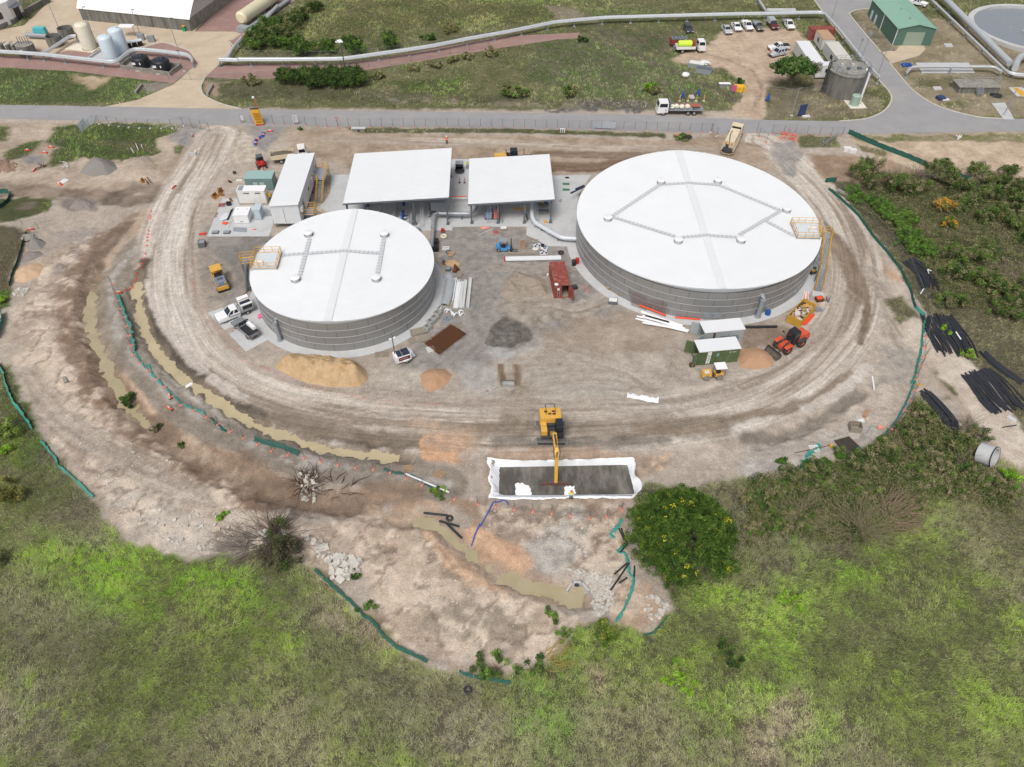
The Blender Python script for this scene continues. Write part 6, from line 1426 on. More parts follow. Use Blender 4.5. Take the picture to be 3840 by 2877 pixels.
# folded white roof sheet
P,Q=g('H',872,606,.15),g('H',1333,596,.15);T=thing('roof_sheet_pack','long white roof sheet pack with red end left of red container','sheet pack',mid(P,Q),ang(P,Q));MB().box((0,0,.08),(dist(P,Q),1.0,.2)).build('sheets',ROOFW,T);MB().box((-dist(P,Q)/2-.08,0,.05),(.2,1.05,.3)).build('end_cap',REDP,T)
for x in(-3,0,3):MB().box((x,0,0),(.15,1.3,.08)).build('bearer',TIMBG,T)
P,Q=g('M',1218,298),g('M',1478,338);T=cloth('strip of white fabric lying on the ring road',[P,mid(P,Q),Q],.9,LINER,.7,.3,seed=31,lie=True,name='fabric_strip',cat='fabric')
# curved corrugated sheets
COR=mat('corrugated_zinc',(196,200,202),.4,.4,var=.06)
for(a,b,w,l)in(((415,780),(395,880),1.2,'upper pair of nested curved zinc sheets by the smaller tank'),((400,890),(370,990),1.25,'lower nested curved zinc sheets by the smaller tank')):
    P,Q=g('H',*a),g('H',*b);L_=dist(P,Q)+.4;V=[];n=22
    for i in range(n+1):
        t=pi*(.12+.76*i/n);r=w*.62+.02*(i%2);V+=[(-L_/2,r*cos(t),r*sin(t)*.8),(L_/2,r*cos(t),r*sin(t)*.8)]
    T=thing('curved_sheet_stack',l,'metal sheets',mid(P,Q),ang(P,Q));o=MB().add(V,[(2*i,2*i+1,2*i+3,2*i+2)for i in range(n)]).build('curved_sheet',COR,T);q=inst('curved_sheet',o.data,T,(.06,0,.04));q.scale=(.98,1.02,1.02)
# half round pipe saddles
sd=MB();V=[]
for i in range(11):
    t=pi*i/10
    for r in(.3,.45):
        for y in(-.1,.1):V.append((r*cos(t),y,r*sin(t)))
sd.add(V,[f for i in range(10)for f in((4*i,4*i+4,4*i+5,4*i+1),(4*i+2,4*i+3,4*i+7,4*i+6),(4*i,4*i+2,4*i+6,4*i+4),(4*i+1,4*i+5,4*i+7,4*i+3))])
me=None;ORD=['first','second','third','fourth','fifth','sixth','seventh','eighth','ninth','tenth','eleventh','twelfth','thirteenth','fourteenth','fifteenth','sixteenth','seventeenth','eighteenth','nineteenth','twentieth']+['twenty-'+q for q in('first','second','third','fourth','fifth','sixth')]
for i,(x,y)in enumerate(((340,1010),(370,1020),(385,1030),(405,1035),(425,1050),(440,1060),(465,1062),(490,1050),(505,1040),(515,1065))):
    if me is None:o=sd.build('pipe_saddle',TRUSS);me=o.data
    else:o=bpy.data.objects.new('pipe_saddle',me);COL.objects.link(o)
    o.location=on('H',x,y);o.rotation_euler=(.25*random.random(),0,random.random()*2);tag(o,ORD[i]+' white half round pipe saddle from the left in the scattered group','pipe saddle','white pipe saddles')
# wrapped coil and plastic domes
def ringm(R,r,n=22,k=8):
    mb=MB();V=[]
    for i in range(n):
        a=2*pi*i/n
        for j in range(k):
            b=2*pi*j/k;V.append(((R+r*cos(b))*cos(a),(R+r*cos(b))*sin(a),r*sin(b)+r))
    return mb.add(V,[(i*k+j,((i+1)%n)*k+j,((i+1)%n)*k+(j+1)%k,i*k+(j+1)%k)for i in range(n)for j in range(k)])
def single(name,label,cat,mb,m,p,rz=0,smooth=False,rot=None,grp=None):
    o=mb.build(name,m,None,smooth);o.location=p;o.rotation_euler=rot or(0,0,rz);return tag(o,label,cat,grp)
single('tyre','black tyre lying flat near the base of larger tank','tyre',ringm(.36,.17),BLACK,on('H',1333,552),smooth=True)
single('tyre','black tyre lying by the timber at the haul road verge','tyre',ringm(.45,.2),BLACK,on('C',1508,1140),smooth=True)
single('tyre','old tyre resting on pipes at the muddy outlet pool','tyre',ringm(.32,.15),BLACK,on('L',1735,1305),smooth=True)
single('tyre','discarded tyre in the dry grass at the bottom','tyre',ringm(.32,.14),BLACK,on('O',1280,1168),smooth=True)
T=thing('metal_fan_stack','octagonal stack of ribbed metal pieces above the brown mesh','metal parts',on('H',388,1098));
for k in range(16):
    a=2*pi*k/16;MB().box((.42*cos(a),.42*sin(a),.1),(.5,.09,.25),a).build('rib',GALV,T)
MB().lathe([(.8,0),(.8,.12),(.2,.14)],8).build('base',GALV,T)
T=thing('zinc_tray','shiny octagonal metal cap on the gravel by the tank','metal cap',on('H',398,748));MB().lathe([(.95,.05),(.75,.35),(.3,.45),(0,.45)],6).build('cap',COR,T);MB().box((0,0,0),(1.3,1.1,.08)).build('base',TIMBG,T)
# rusty mesh stack
P=[g('S',*q,.2)for q in((2165,1235),(2330,1330),(2050,1570),(1900,1440))]
P=[g('H',*q,.2)for q in((420,1140),(545,1215),(320,1385),(205,1295))]
T=thing('rebar_mesh_stack','flat stack of rusty brown reinforcing mesh sheets','mesh',(P[0][0],P[0][1],0));o=np.array(P[0])
for q,(zz,sh)in enumerate(((.12,0),(.2,.25),(.27,-.1))):
    mb=MB();A,B_,C_,D_=[np.array(p)-o for p in P]
    for p in(A,B_,C_,D_):p[2]=zz
    u=(B_-A)/np.linalg.norm(B_-A)*sh
    for k in range(22):t=k/21;mb.tube(A+(D_-A)*t+u,B_+(C_-B_)*t+u,.022,4,cap=False)
    for k in range(13):t=k/12;mb.tube(A+(B_-A)*t+u,D_+(C_-D_)*t+u,.022,4,cap=False)
    mb.build('mesh_sheet',BRONZE,T)
MB().prism([(np.array(p)-o)[:2]for p in P],.02,.1).build('lower_sheets',mat('packed_mesh',(96,64,44),.9,var=.35,scale=9),T)
# mesh sheets leaning on the larger tank
A=np.array(g('U',535,1165,.1));B_=np.array(g('U',790,1250,.1));C_=np.array(g('U',810,1165,2.3));D_=np.array(g('U',520,1065,2.3));T=thing('leaning_mesh','rusty mesh sheets leaning against the larger tank wall','mesh',tuple(A));mb=MB()
for k in range(26):t=k/25;mb.tube((B_-A)*t,D_-A+(C_-D_)*t,.014,4,cap=False)
for k in range(14):t=k/13;mb.tube((D_-A)*t,B_-A+(C_-B_)*t,.014,4,cap=False)
mb.build('mesh_sheet',mat('mesh_brown',(120,92,80),.8,var=.2),T)
# cable reels, bins, drums
def reel(label,p,rz=0):
    T=thing('cable_reel',label,'cable reel',p,rz,'timber cable reels')
    for z in(0,.42):MB().lathe([(0,z),(.5,z),(.5,z+.05),(0,z+.05)],20).build('flange',TIMBER,T)
    MB().lathe([(.28,.05),(.28,.42)],16).build('core',TIMBG,T)
reel('left of two timber cable reels against the larger tank',on('H',1733,850));reel('right of two timber cable reels in the touching pair',on('H',1757,858));reel('timber cable reel beside a red drum at the larger tank',on('H',1822,900))
single('red_drum','small red drum beside a timber cable reel','drum',MB().lathe([(0,.5),(.25,.5),(.27,.45),(.27,0)],14),REDP,on('H',1803,885))
T=thing('wheelie_bin','red wheelie bin at the base of the larger tank','bin',on('H',1467,640));MB().box((0,0,.05),(.5,.5,.95),0,(1.15,1.15)).build('body',REDP,T);MB().box((0,0,1.0),(.62,.65,.07)).build('lid',REDP,T)
T=thing('rubbish_bin','black bin with bags beside the red wheelie bin','bin',on('H',1440,650));MB().box((0,0,0),(.6,.6,.8),0,(1.15,1.15)).build('body',BLKPL,T);lump((0,0,.85),(.42,.4,.3),seed=6).build('bag',BLKPL,T,True)
T=thing('wheelbarrow','dark wheelbarrow right of the rusty container door','wheelbarrow',on('H',1440,855),.4);MB().box((0,0,.4),(.85,.6,.35),0,(1.2,1.2)).build('tub',DARK,T);wheel(T,(.6,0,.2),.2,.1)
for s in(-.3,.3):MB().tube((.5,s*.3,.25),(-.8,s,.55),.03,5).build('handle',DARK,T)
single('blue_drum','blue plastic drum on the slab by the overflow pipe','drum',MB().lathe([(0,.75),(.4,.75),(.42,.7),(.42,0)],18),BLUE,on('I',1055,1280))
# skip bin
P=[g('I',*q,1.5)for q in((1370,1152),(1450,1195),(1345,1330),(1222,1288))];c_=mid(mid(P[0],P[2]),mid(P[1],P[3]));a=ang(mid(P[3],P[2]),mid(P[0],P[1]));SK=thing('skip_bin','yellow skip bin full of timber scrap beside the loader','skip bin',(c_[0],c_[1],0),a);L_,W_=5.0,2.1;YSK=mat('skip_yellow',(206,160,52),.55,var=.1,dirt=(140,104,60),dirt_amt=.5,dscale=1)
for s in(-1,1):MB().box((0,s*W_/2,.1),(L_,.07,1.45)).build('side_wall',YSK,SK)
for s in(-1,1):MB().box((s*L_/2,0,.1),(.07,W_,1.45)).build('end_wall',YSK,SK)
MB().box((0,0,.08),(L_,W_,.06)).build('floor',YSK,SK)
for k in range(5):
    for s in(-1,1):MB().box((-2+k,s*(W_/2+.06),.1),(.1,.06,1.35)).build('rib',YSK,SK)
for s in(-.5,.5):MB().box((-L_/2-.06,s,.1),(.05,.08,1.4)).build('rib',YSK,SK)
rr=random.Random(4);mb=MB();jm=[mat('scrap_card',(178,150,120),.9,var=.2),mat('scrap_white',(206,200,190),.9,var=.1),mat('scrap_dark',(70,60,52),.9),YRAIL]
J=thing('scrap_load','mixed timber cardboard and pipe scrap in the yellow skip','scrap',(c_[0],c_[1],.9),a)
MB().box((0,0,-.7),(L_-.3,W_-.3,.85)).build('packed_scrap',jm[2],J)
for k in range(44):MB().box((rr.uniform(-2.1,2.1),rr.uniform(-.75,.75),.08+.25*rr.random()),(.3+.8*rr.random(),.12+.4*rr.random(),.05),rr.random()*3).build('scrap_piece',jm[rr.choice((0,0,0,1,1,2))],J)
for k in range(4):MB().path([(.9+rr.random()*.8,rr.uniform(-.5,.5),.35),(1.3,rr.uniform(-.5,.5),.5),(1.7,rr.uniform(-.6,.6),.35)],.1,6).build('scrap_piece',jm[3],J)
crate('rusty red crate of orange fittings below the stair footing',on('I',1480,1165),.2,(1.1,.9,.6),RUST,fill=ORPL)
# buckets
bq=mat('bucket_yellow_rust',(170,122,60),.75,var=.25,scale=3,dirt=(96,66,44),dirt_amt=.8,dscale=1.2)
def bkt(label,t,x,y,rz,w,d,h,m):o=bucket(w,d,h,m,None,'digger_bucket');o.location=on(t,x,y);o.rotation_euler=(0,0,rz);return tag(o,label,'digger bucket','loose digger buckets')
bkt('open grey digger bucket lying on the ring road tracks','M',232,225,-pi/2,1.8,.9,.8,mat('bucket_pale',(150,148,144),.6,.2,var=.15))
bkt('largest rusty yellow bucket left of the white generator','E',1860,60,.4,1.3,1.0,1.0,bq);bkt('toothed yellow bucket in front of the largest one','E',1805,95,-.3,1.1,.9,.9,bq);bkt('rusty bucket between the two yellow buckets','E',1825,30,2,.8,.7,.8,RUST)
bkt('small tan bucket on timber at the slab corner','E',1935,115,.6,.8,.6,.6,bq);bkt('lone small rusty bucket near the mini excavator','F',372,400,1,.6,.5,.5,RUST);bkt('dark narrow bucket below the mini excavator','F',395,325,2,.6,.6,.6,DARK)
bkt('rusty bucket beside the small tan sand heap','H',492,680,.5,.9,.8,.9,RUST);bkt('second rusty bucket touching the sand heap bucket','H',455,695,1.5,.6,.7,.8,RUST)
bkt('brown concrete block bucket left of the tan sand heap','H',380,635,0,.8,.5,.5,mat('block_brown',(128,104,88),.9));bkt('yellow implement lying on the west track','A',1205,1505,.3,.9,.7,.7,bq)
# yellow outrigger / frame legs
bars('legs of the yellow implement on the west track',[((1225,1490),(1258,1530)),((1210,1500),(1235,1540))],'A',.09,RUST,z=.3,name='implement_legs',part='leg')
# drums of site services on the left slab
def kiosk(name,label,cat,corners,t,z,m,roofm=None,rz=None,extra=None,base=.12):
    P=[g(t,*q,z)for q in corners];c=mid(mid(P[0],P[2]),mid(P[1],P[3]));L=(dist(P[0],P[1])+dist(P[3],P[2]))/2;W=(dist(P[1],P[2])+dist(P[0],P[3]))/2;a=ang(P[3],P[2])if rz is None else rz
    T=thing(name,label,cat,(c[0],c[1],0),a);MB().box((0,0,base),(L,W,z-base-.08)).build('body',m,T);MB().box((0,0,z-.08),(L+.08,W+.08,.08)).build('roof',roofm or m,T);MB().box((0,0,0),(L-.1,W-.1,base)).build('plinth',CONCD,T)
    return T,L,W
GRK=mat('kiosk_green',(120,146,142),.5,var=.05);GRK2=mat('kiosk_roof_green',(150,180,176),.5,var=.04)
T,L,W=kiosk('transformer_kiosk','pale green transformer kiosk at the top of the left slab','kiosk',((500,310),(715,310),(712,375),(478,375)),'F',2.5,GRK,GRK2,radians(1.5))
for x in(-.7,.5):MB().box((x,-W/2-.02,.9),(.85,.04,.8)).build('louvre',mat('kiosk_louvre',(176,196,194),.5),T)
for x in(-1.6,1.6):MB().box((x,-W/2-.02,.3),(.9,.03,1.9)).build('door',GRK,T)
T,L,W=kiosk('generator','white enclosed generator in the middle of the left slab','generator',((430,432),(655,432),(640,480),(410,475)),'F',2.7,SWHITE,WHITE,radians(1.5))
for x in(-1.2,.8):
    for k in range(5):MB().box((x+.2*k,-W/2-.02,2.1),(.14,.04,.22)).build('vent_slot',DARK,T)
for x in(-.9,.1,1.1):MB().box((x,-W/2-.015,.4),(.9,.03,1.2)).build('door',SWHITE,T)
MB().box((-1.9,0,2.7),(.9,W-.2,.03)).build('exhaust_grille',GALV,T);MB().box((L/2+.35,.2,.9),(.6,.5,.5)).build('side_valve',YRAIL,T)
T,L,W=kiosk('plant_cabinet','low white equipment housing in the centre of left slab','cabinet',((405,610),(525,610),(505,680),(385,680)),'F',1.7,WHITE,WHITE,radians(1.5));MB().box((0,-W/2-.02,.35),(.5,.03,.15)).build('name_plate',GALV,T)
for x in(-.8,.8):MB().box((x,.6,1.7),(.12,.12,.08)).build('lifting_lug',GALV,T)
T,L,W=kiosk('electrical_cabinet','tall pale blue electrical cabinet with pitched top on slab','cabinet',((572,583),(620,582),(598,640),(548,632)),'F',2.1,mat('cabinet_blue',(186,200,208),.5,var=.04),None,radians(1.5));MB().box((0,-W/2-.02,.4),(.8,.03,1.4)).build('door',mat('cabinet_blue',(186,200,208),.5),T)
fr=MB()
for k in range(4):fr.tube((1.0+.28*k,.2,0),(1.0+.28*k,.2,2.2-.3*k),.05,5)
fr.build('conduit',GALV,T)
single('white_tarp','pale plastic sheet with pipes lying on the left slab','sheet',lump((0,0,.1),(.75,1.3,.12),16,6,4,.25),mat('pale_sheet',(206,210,214),.8),on('F',315,695,.04),-.2,True)
bars('dark pipes beside the pale plastic sheet on slab',[((345,720),(385,630)),((338,725),(372,640))],'F',.09,BLKPL,z=.05);bars('thin white conduits leaning over the slab',[((340,790),(372,690)),((350,790),(385,700))],'F',.04,WHITE,z=.1)
single('orange_bag','orange plastic netting lump on the left slab','netting',lump((0,0,.12),(.5,.3,.15),seed=3,ir=.4),ORPL,on('F',318,748,.04));single('orange_strap','small orange strap lying on the left slab','strap',lump((0,0,.05),(.3,.12,.06),seed=4,ir=.4),ORPL,on('F',562,798,.04))
for i,(x,y,l)in enumerate(((240,825,'left grey pallet of fittings at the slab front edge'),(335,825,'right grey pallet of fittings at the slab front edge'))):crate(l,on('F',x,y,.04),.05,(1.1,.8,.25),GALVD,'fittings_tray','tray',fill=GALV)
crate('dark tool chest at the top left of the slab',on('F',352,595,.04),.05,(.8,.6,.6),BLKPL,'tool_chest','chest')
stack('small stack of white boards above the slab',on('F',435,395),.1,3,(1.0,.5,.06),SWHITE,'board_stack',lay=1,cat='boards');bars('two brown rods at the left of slab',[((232,700),(255,655)),((240,705),(262,660))],'F',.05,RUST)
T=thing('orange_barrier','fallen orange barrier at the lower left of the slab','barrier',on('E',1680,400));MB().box((0,0,.1),(1.2,.1,.3),.4).build('board',ORPL,T);MB().box((.2,.3,0),(.6,.5,.12),1).build('foot',ORPL,T)
# pallets, drums and boxes in the shed forecourt
crate('pallet of cartons at the shed forecourt',on('H',858,355),.1,(1.2,.9,.4),TIMBG,'carton_pallet','pallet',fill=SWHITE);single('red_hose','red hose and fittings on a pallet in the forecourt','hose',ringm(.35,.09),REDP,on('H',793,380));single('pink_wrap','pink and white wrapping by the shed edge','wrapping',lump((0,0,.15),(.8,.35,.2),seed=8,ir=.4),SALMON,on('H',700,345));bars('thin white stake across the forecourt gravel',[((655,398),(768,350))],'H',.03,WHITE,n=5)
single('wrapped_coil','cream plastic wrapped coil on gravel by shed','coil',ringm(.4,.2),mat('cream_wrap',(216,208,184),.7),on('H',362,418),smooth=True);T=thing('petrol_pump','small red pump by the edge of the wider shed','pump',on('H',355,375));MB().box((0,0,.1),(.6,.5,.5)).build('engine',REDM,T);MB().box((0,0,0),(.7,.6,.1)).build('skid',DARK,T)
for y,l in((478,'upper black cover crate against the smaller tank'),(525,'lower black cover crate with white strap by smaller tank')):crate(l,on('H',292,y,.06),0,(1.2,1.0,.9),BLKPL,'covered_crate','crate',fill=BLKPL)
single('black_hose','coiled black hose beside the white crate pallet','hose',ringm(.45,.07),BLKPL,on('H',405,545),smooth=True);crate('metal reel crate left of the rusty buckets',on('H',398,690),.1,(.9,.8,.4),GALVD,'reel_crate','crate',fill=GALV)
BLB=mat('blue_bottle',(44,60,120),.4,var=.1)
for i,(x,y,l)in enumerate(((1135,490,'large pack of blue valves in plastic by the apron'),(1190,548,'lower pack of blue valves near the white plank'))):
    T=thing('valve_pack',l,'valves',on('H',x,y),.2)
    for k in range(7):lump(((k%3-1)*.35,(k//3-.8)*.35,.16),(.17,.17,.18),8,5,k,.2).build('valve',BLB if k%2==0 else SWHITE,T,True)
    MB().box((0,0,0),(1.2,1.1,.05)).build('wrap',SWHITE,T)
T=thing('fitting_board','white board with a blue ring and black pot by the apron','fittings',on('H',1195,510),-.3);MB().box((0,0,0),(1.1,.9,.08)).build('board',SWHITE,T);o=ringm(.22,.08).build('blue_ring',BLUE,T,True);o.location=(.1,0,.08);MB().lathe([(.25,0),(.25,.45),(.2,.45),(.2,.1)],14,(-.4,.35,0)).build('pot',BLKPL,T)
single('clear_wrap','crumpled clear plastic by the blue valve pack','plastic',lump((0,0,.08),(.5,.35,.1),seed=12,ir=.4),SWHITE,on('H',1120,520))
single('small_drum','white bucket on the left side of red container','bucket',MB().lathe([(0,.35),(.18,.35),(.16,0)],12),WHITE,on('H',1223,738));bars('thin red rail beside the white bucket',[((1178,738),(1215,735))],'H',.05,RUST)
single('tool_case','pink and white bag on the slab behind the grey ute','bag',lump((0,0,.15),(.35,.6,.2),seed=9,ir=.35),mat('pink_bag',(226,120,160),.7,var=.3,scale=6),on('S',210,1180,.06))
T=thing('compactor','small red plate compactor at the green container corner','compactor',on('M',1755,50));MB().box((0,0,.1),(.7,.5,.4)).build('engine',RUST,T);MB().tube((.1,0,.3),(.7,0,.9),.03,5).build('handle',DARK,T);MB().box((0,0,0),(.8,.55,.1)).build('plate',DARK,T)
T=thing('yellow_tool','small yellow machine leaning on the green container','machine',on('M',1835,25));MB().box((0,0,.3),(.6,.5,.5)).build('body',YRAIL,T);MB().box((0,0,0),(.5,.4,.3)).build('base',DARK,T)
T=thing('welder','green object on the slab by the stair of larger tank','toolbox',on('I',1445,905,.06));MB().box((0,0,0),(.45,.35,.3)).build('body',TEAL,T);MB().box((0,0,.3),(.5,.4,.05)).build('lid',TEALD,T)
T=thing('paving_saw','dark tool trolley on the slab by the larger tank stair','trolley',on('I',1425,940,.06),.4);MB().box((0,0,.2),(1.1,.7,.35)).build('body',DARK,T);wheels(T,(-.35,.35),.7,.18,.1);MB().box((.1,0,.55),(.6,.5,.06)).build('plate',YRAIL,T)
T=thing('steel_tangle','tangle of grey steel frames right of the skip','scrap',on('I',1545,1165))
for k in range(9):MB().tube((rr.uniform(-.9,.9),rr.uniform(-.8,.8),.1+.3*rr.random()),(rr.uniform(-.9,.9),rr.uniform(-.8,.8),.1+.5*rr.random()),.05,5).build('bar',GALVD,T)
# ladders and plant under the sheds
def ladder3(label,a,b,w=.5,m=GALV,grp=None):
    T=thing('leaning_ladder',label,'ladder',tuple(a),0,grp);a=np.array(a);d=np.array(b)-a;L=np.linalg.norm(d);d/=L;s=np.cross(d,[0,0,1]);s/=np.linalg.norm(s)
    for k in(-1,1):MB().tube(s*k*w/2,s*k*w/2+d*L,.04,5).build('stile',m,T)
    for k in range(int(L/.3)):MB().tube(d*(.15+.3*k)-s*w/2,d*(.15+.3*k)+s*w/2,.025,4).build('rung',m,T)
    return T
def gpz(t,x,y,z):return g(t,x,y,z)
for i,(x,l)in enumerate(((738,'left steel access ladder under the narrower shed'),(795,'access ladder over the red pump under narrower shed'),(835,'dark access ladder right of the red pump'))):
    P=gpz('H',x,305,.1);ladder3(l,P,(P[0],P[1]+2.2,3.4),.55,GALV if i<2 else GALVD)
P=gpz('H',1130,300,.1);ladder3('access ladder beside the big elbow pipe under narrower shed',P,(P[0],P[1]+2.5,3.6));P=gpz('H',185,340,.1);ladder3('long ladder under the wider shed near its right column',P,(P[0]-.2,P[1]+3.5,4.2));P=gpz('F',1640,660,.2);ladder3('ladder over the pipes under the wider shed',P,(P[0],P[1]+1.5,3.4),.6)
T=thing('pump_skid','red pump skid below the ladder under the narrower shed','pump',gpz('H',800,250,.04));MB().box((0,0,.2),(1.0,1.6,.9)).build('housing',ORPL,T);MB().box((0,0,0),(1.3,2.0,.2)).build('skid',GALVD,T);MB().tube((0,.8,.6),(0,1.8,.6),.3,12).build('motor',DARK,T)
T=thing('pump_skid','blue grey pump skid under the narrower shed','pump',gpz('H',737,250,.04));MB().box((0,0,.2),(1.2,1.5,1.0)).build('housing',mat('pump_blue',(140,156,184),.5,var=.06),T);MB().box((0,0,0),(1.5,2.0,.2)).build('skid',GALVD,T);MB().tube((-.8,.3,.7),(.8,.3,.7),.28,12).build('manifold',mat('pump_blue',(140,156,184),.5),T)
T=ladder('yellow ladder lying flat under the narrower shed',gpz('H',1000,190,.3),-.05,2.6,.4,9,YRAIL,'ladder','ladder',.1)
P=gpz('H',1050,262,.04);stack('set of grey folding steps under the narrower shed',P,1.8,5,(1.4,.25,.12),GALVD,'folding_steps','tread',lay=1,cat='steps')
single('yellow_box','small yellow box on the narrower shed slab','box',B((0,0,0),(.55,.4,.3)),YRAIL,gpz('H',1208,297,.04))
for i,(y,l)in enumerate(((165,'upper grey cabinet row under the narrower shed'),(222,'lower grey cabinet row under the narrower shed'))):T=thing('steel_bench',l,'bench',gpz('H',1182,y,.04));MB().box((0,0,.5),(2.2,.7,.15)).build('top',GALVD,T);MB().box((0,0,0),(2.0,.5,.5)).build('base',CONCD,T)
T=thing('valve_motor','yellow and blue actuator under the narrower shed','actuator',gpz('H',1180,132,.7));MB().box((0,0,0),(.6,.5,.5)).build('gearbox',YRAIL,T);MB().tube((.3,0,.25),(.9,0,.25),.25,10).build('motor',BLUE,T)
# pipework under and between the sheds
def pipe(label,pts,r,m=STEEL,flanges=(),name='steel_pipe',supports=(),cat='pipe',n=12,grp=None):
    o=np.array([pts[0][0],pts[0][1],0]);P=[np.array(p)-o for p in smooth_bends(pts,r*2.2)];T=thing(name,label,cat,tuple(o),0,grp);MB().path(P,r,n).build('run',m,T,True)
    full=[np.array(p)-o for p in pts]
    for(i,t)in flanges:
        a,b=full[i],full[i+1];q=a+(b-a)*t;d=(b-a)/np.linalg.norm(b-a);MB().tube(q-d*.06,q+d*.06,r*1.35,n).build('flange',m,T)
    for(i,t)in supports:
        a,b=full[i],full[i+1];q=a+(b-a)*t
        if q[2]-r>.15:MB().box((q[0],q[1],0),(.3,.3,q[2]-r+.05)).build('support',GALVD,T);MB().box((q[0],q[1],0),(.9,.7,.08)).build('support_plate',CONC,T)
    return T
def smooth_bends(pts,R):
    P=[np.array(p,float)for p in pts];out=[P[0]]
    for a,b,c in zip(P,P[1:],P[2:]):
        u=a-b;v=c-b;r=min(R,np.linalg.norm(u)*.45,np.linalg.norm(v)*.45);u/=np.linalg.norm(u);v/=np.linalg.norm(v)
        for t in(0,.25,.5,.75,1):p=b+u*r,b,b+v*r;out.append(p[0]*(1-t)**2+2*b*t*(1-t)+p[2]*t*t)
    return out+[P[-1]]
pipe('large white elbowed pipe from the narrower shed to the larger tank',[gpz('H',1090,120,1.6),gpz('H',1095,255,1.2),gpz('H',1120,300,.9),gpz('H',1335,425,.9),gpz('H',1470,432,.9)],.38,mat('pipe_white',(206,211,215),.4,.1,var=.05),((2,.02),(2,.55),(3,.3),(3,.6)),supports=((2,.25),(2,.9)))
pipe('horizontal grey pipe linking the two open sheds',[gpz('H',325,222,1.2),gpz('H',590,225,1.2),gpz('H',635,190,1.2),gpz('H',640,120,1.4)],.33,flanges=((0,.02),(0,.5)),supports=((0,.3),(0,.7)))
pipe('grey pipe running from wider shed to the smaller tank',[gpz('H',320,215,1.2),gpz('H',280,235,1.2),gpz('H',262,500,.9)],.3,flanges=((1,.1),(1,.4)),supports=((1,.3),(1,.8)))
for i,(x0,y0,x1,y1,l)in enumerate(((1865,620,1855,760,'right vertical run of grey pipe under the wider shed'),(1735,600,1715,700,'middle grey pipe under the wider shed'),(1480,590,1470,650,'left grey pipe under the wider shed'),(2010,560,2000,680,'far right grey pipe under the wider shed'))):pipe(l,[gpz('F',x0,y0-60,1.0),gpz('F',x0,y0,1.0),gpz('F',x1,y1,.6)],.3,flanges=((1,.2),(1,.8)))
for i,(x,y,l)in enumerate(((1800,595,'upper blue valve under the wider shed'),(1797,680,'middle blue valve under the wider shed'),(1790,712,'lowest blue valve under the wider shed'),(1500,605,'leftmost blue pump under the wider shed'))):
    T=thing('blue_valve',l,'valve',gpz('F',x,y,.3));MB().lathe([(.25,0),(.3,.1),(.3,.5),(.15,.6),(.15,.9),(.3,.92),(.3,1.0),(0,1.0)],12).build('valve_body',BLUE,T,True);MB().tube((-.6,0,.3),(.6,0,.3),.18,10).build('connection',STEEL,T)
MB_=thing('steel_bund','grey steel hopper under the right side of wider shed','hopper',gpz('F',2090,640,.1));MB().box((0,0,.8),(2.6,2.6,1.6),0,(.98,.98)).build('hopper',GALV,MB_);MB().box((0,0,.2),(1.0,1.0,.6),0,(2.4,2.4)).build('cone',GALVD,MB_)
for s in(-1,1):
    for k in(-1,1):MB().tube((s*1.2,k*1.2,0),(s*1.2,k*1.2,.9),.07,6).build('leg',GALVD,MB_)
for y,l in((1525,'upper green ground cover plate on the slab beside larger tank'),(1572,'lower green ground cover plate on the slab beside larger tank')):single('cover_plate',l,'cover plate',B((0,0,0),(1.3,.7,.03)),mat('cover_green',(62,120,92),.6),gpz('C',492,y,.05))
single('tool_bag','dark tool bag on the slab behind the narrower shed','bag',lump((0,0,.1),(.4,.2,.15),seed=5,ir=.3),BLKPL,gpz('C',500,1476,.05))
bars('red and white tube guard between the two sheds',[((430,125),(555,125)),((430,138),(555,138))],'H',.08,[ORPL,SWHITE],z=1.0,name='barrier_rail',cat='barrier',part='rail')
for x,l in((1818,'left red and black bollard between the sheds'),(1860,'right red and black bollard between the sheds')):T=thing('bollard',l,'bollard',gpz('B',x,1515,.04),0,'bollards between the sheds');MB().lathe([(.06,0),(.06,1.1),(0,1.12)],10).build('post',REDP,T);MB().lathe([(.22,0),(.2,.08),(.07,.1)],12).build('base',BLKPL,T)
# barriers, cones, blocks
def barrier(label,p,rz,m=ORPL):T=thing('plastic_barrier',label,'barrier',p,rz);MB().box((0,0,.05),(1.2,.14,.22)).build('board',m,T);MB().box((.55,0,.05),(.14,.5,.06)).build('foot',BLKPL,T);MB().box((0,0,.28),(.4,.1,.2)).build('top_board',SWHITE,T)
for t,x,y,a,l in(('K',1410,305,-1.0,'red and white barrier leaning on the bench fence'),('K',1405,405,-.5,'red barrier lying on the bench below the fence'),('E',985,885,.3,'red netting bundle at the top of the bench fence'),('A',1595,1125,-1.2,'red barrier standing west of the entrance'),('A',230,1250,.1,'red and white post lying by the round concrete lid'),('A',425,1225,.05,'red barrier head lying in the green patch'),('A',372,1270,0,'short red barrier lying on grey gravel'),('A',290,1415,1.5,'red and white post by the brown spoil bank'),('A',1440,1555,1.3,'orange barrier at the west edge of ring road'),('E',255,360,.4,'red barrier behind the small mesh panel on the west'),('D',1500,800,.2,'spare'),('B',250,1092,.3,'red and white barrier piece near the blue netting')):
    if l!='spare':barrier(l,on(t,x,y),a)
T=thing('netting_line','line of blue and red netting heaps at the entrance','netting',on('A',2165,1150))
for k in range(9):lump((-.12*k+.3*sin(k),-.55*k+2,.15),(.35,.35,.25),8,5,k,.4).build('netting_heap',[BLUE,SALMON,BLUE][k%3],T,True)
cone=MB().lathe([(0,.5),(.05,.5),(.16,.05),(.22,.05),(.22,0)],10);me=None
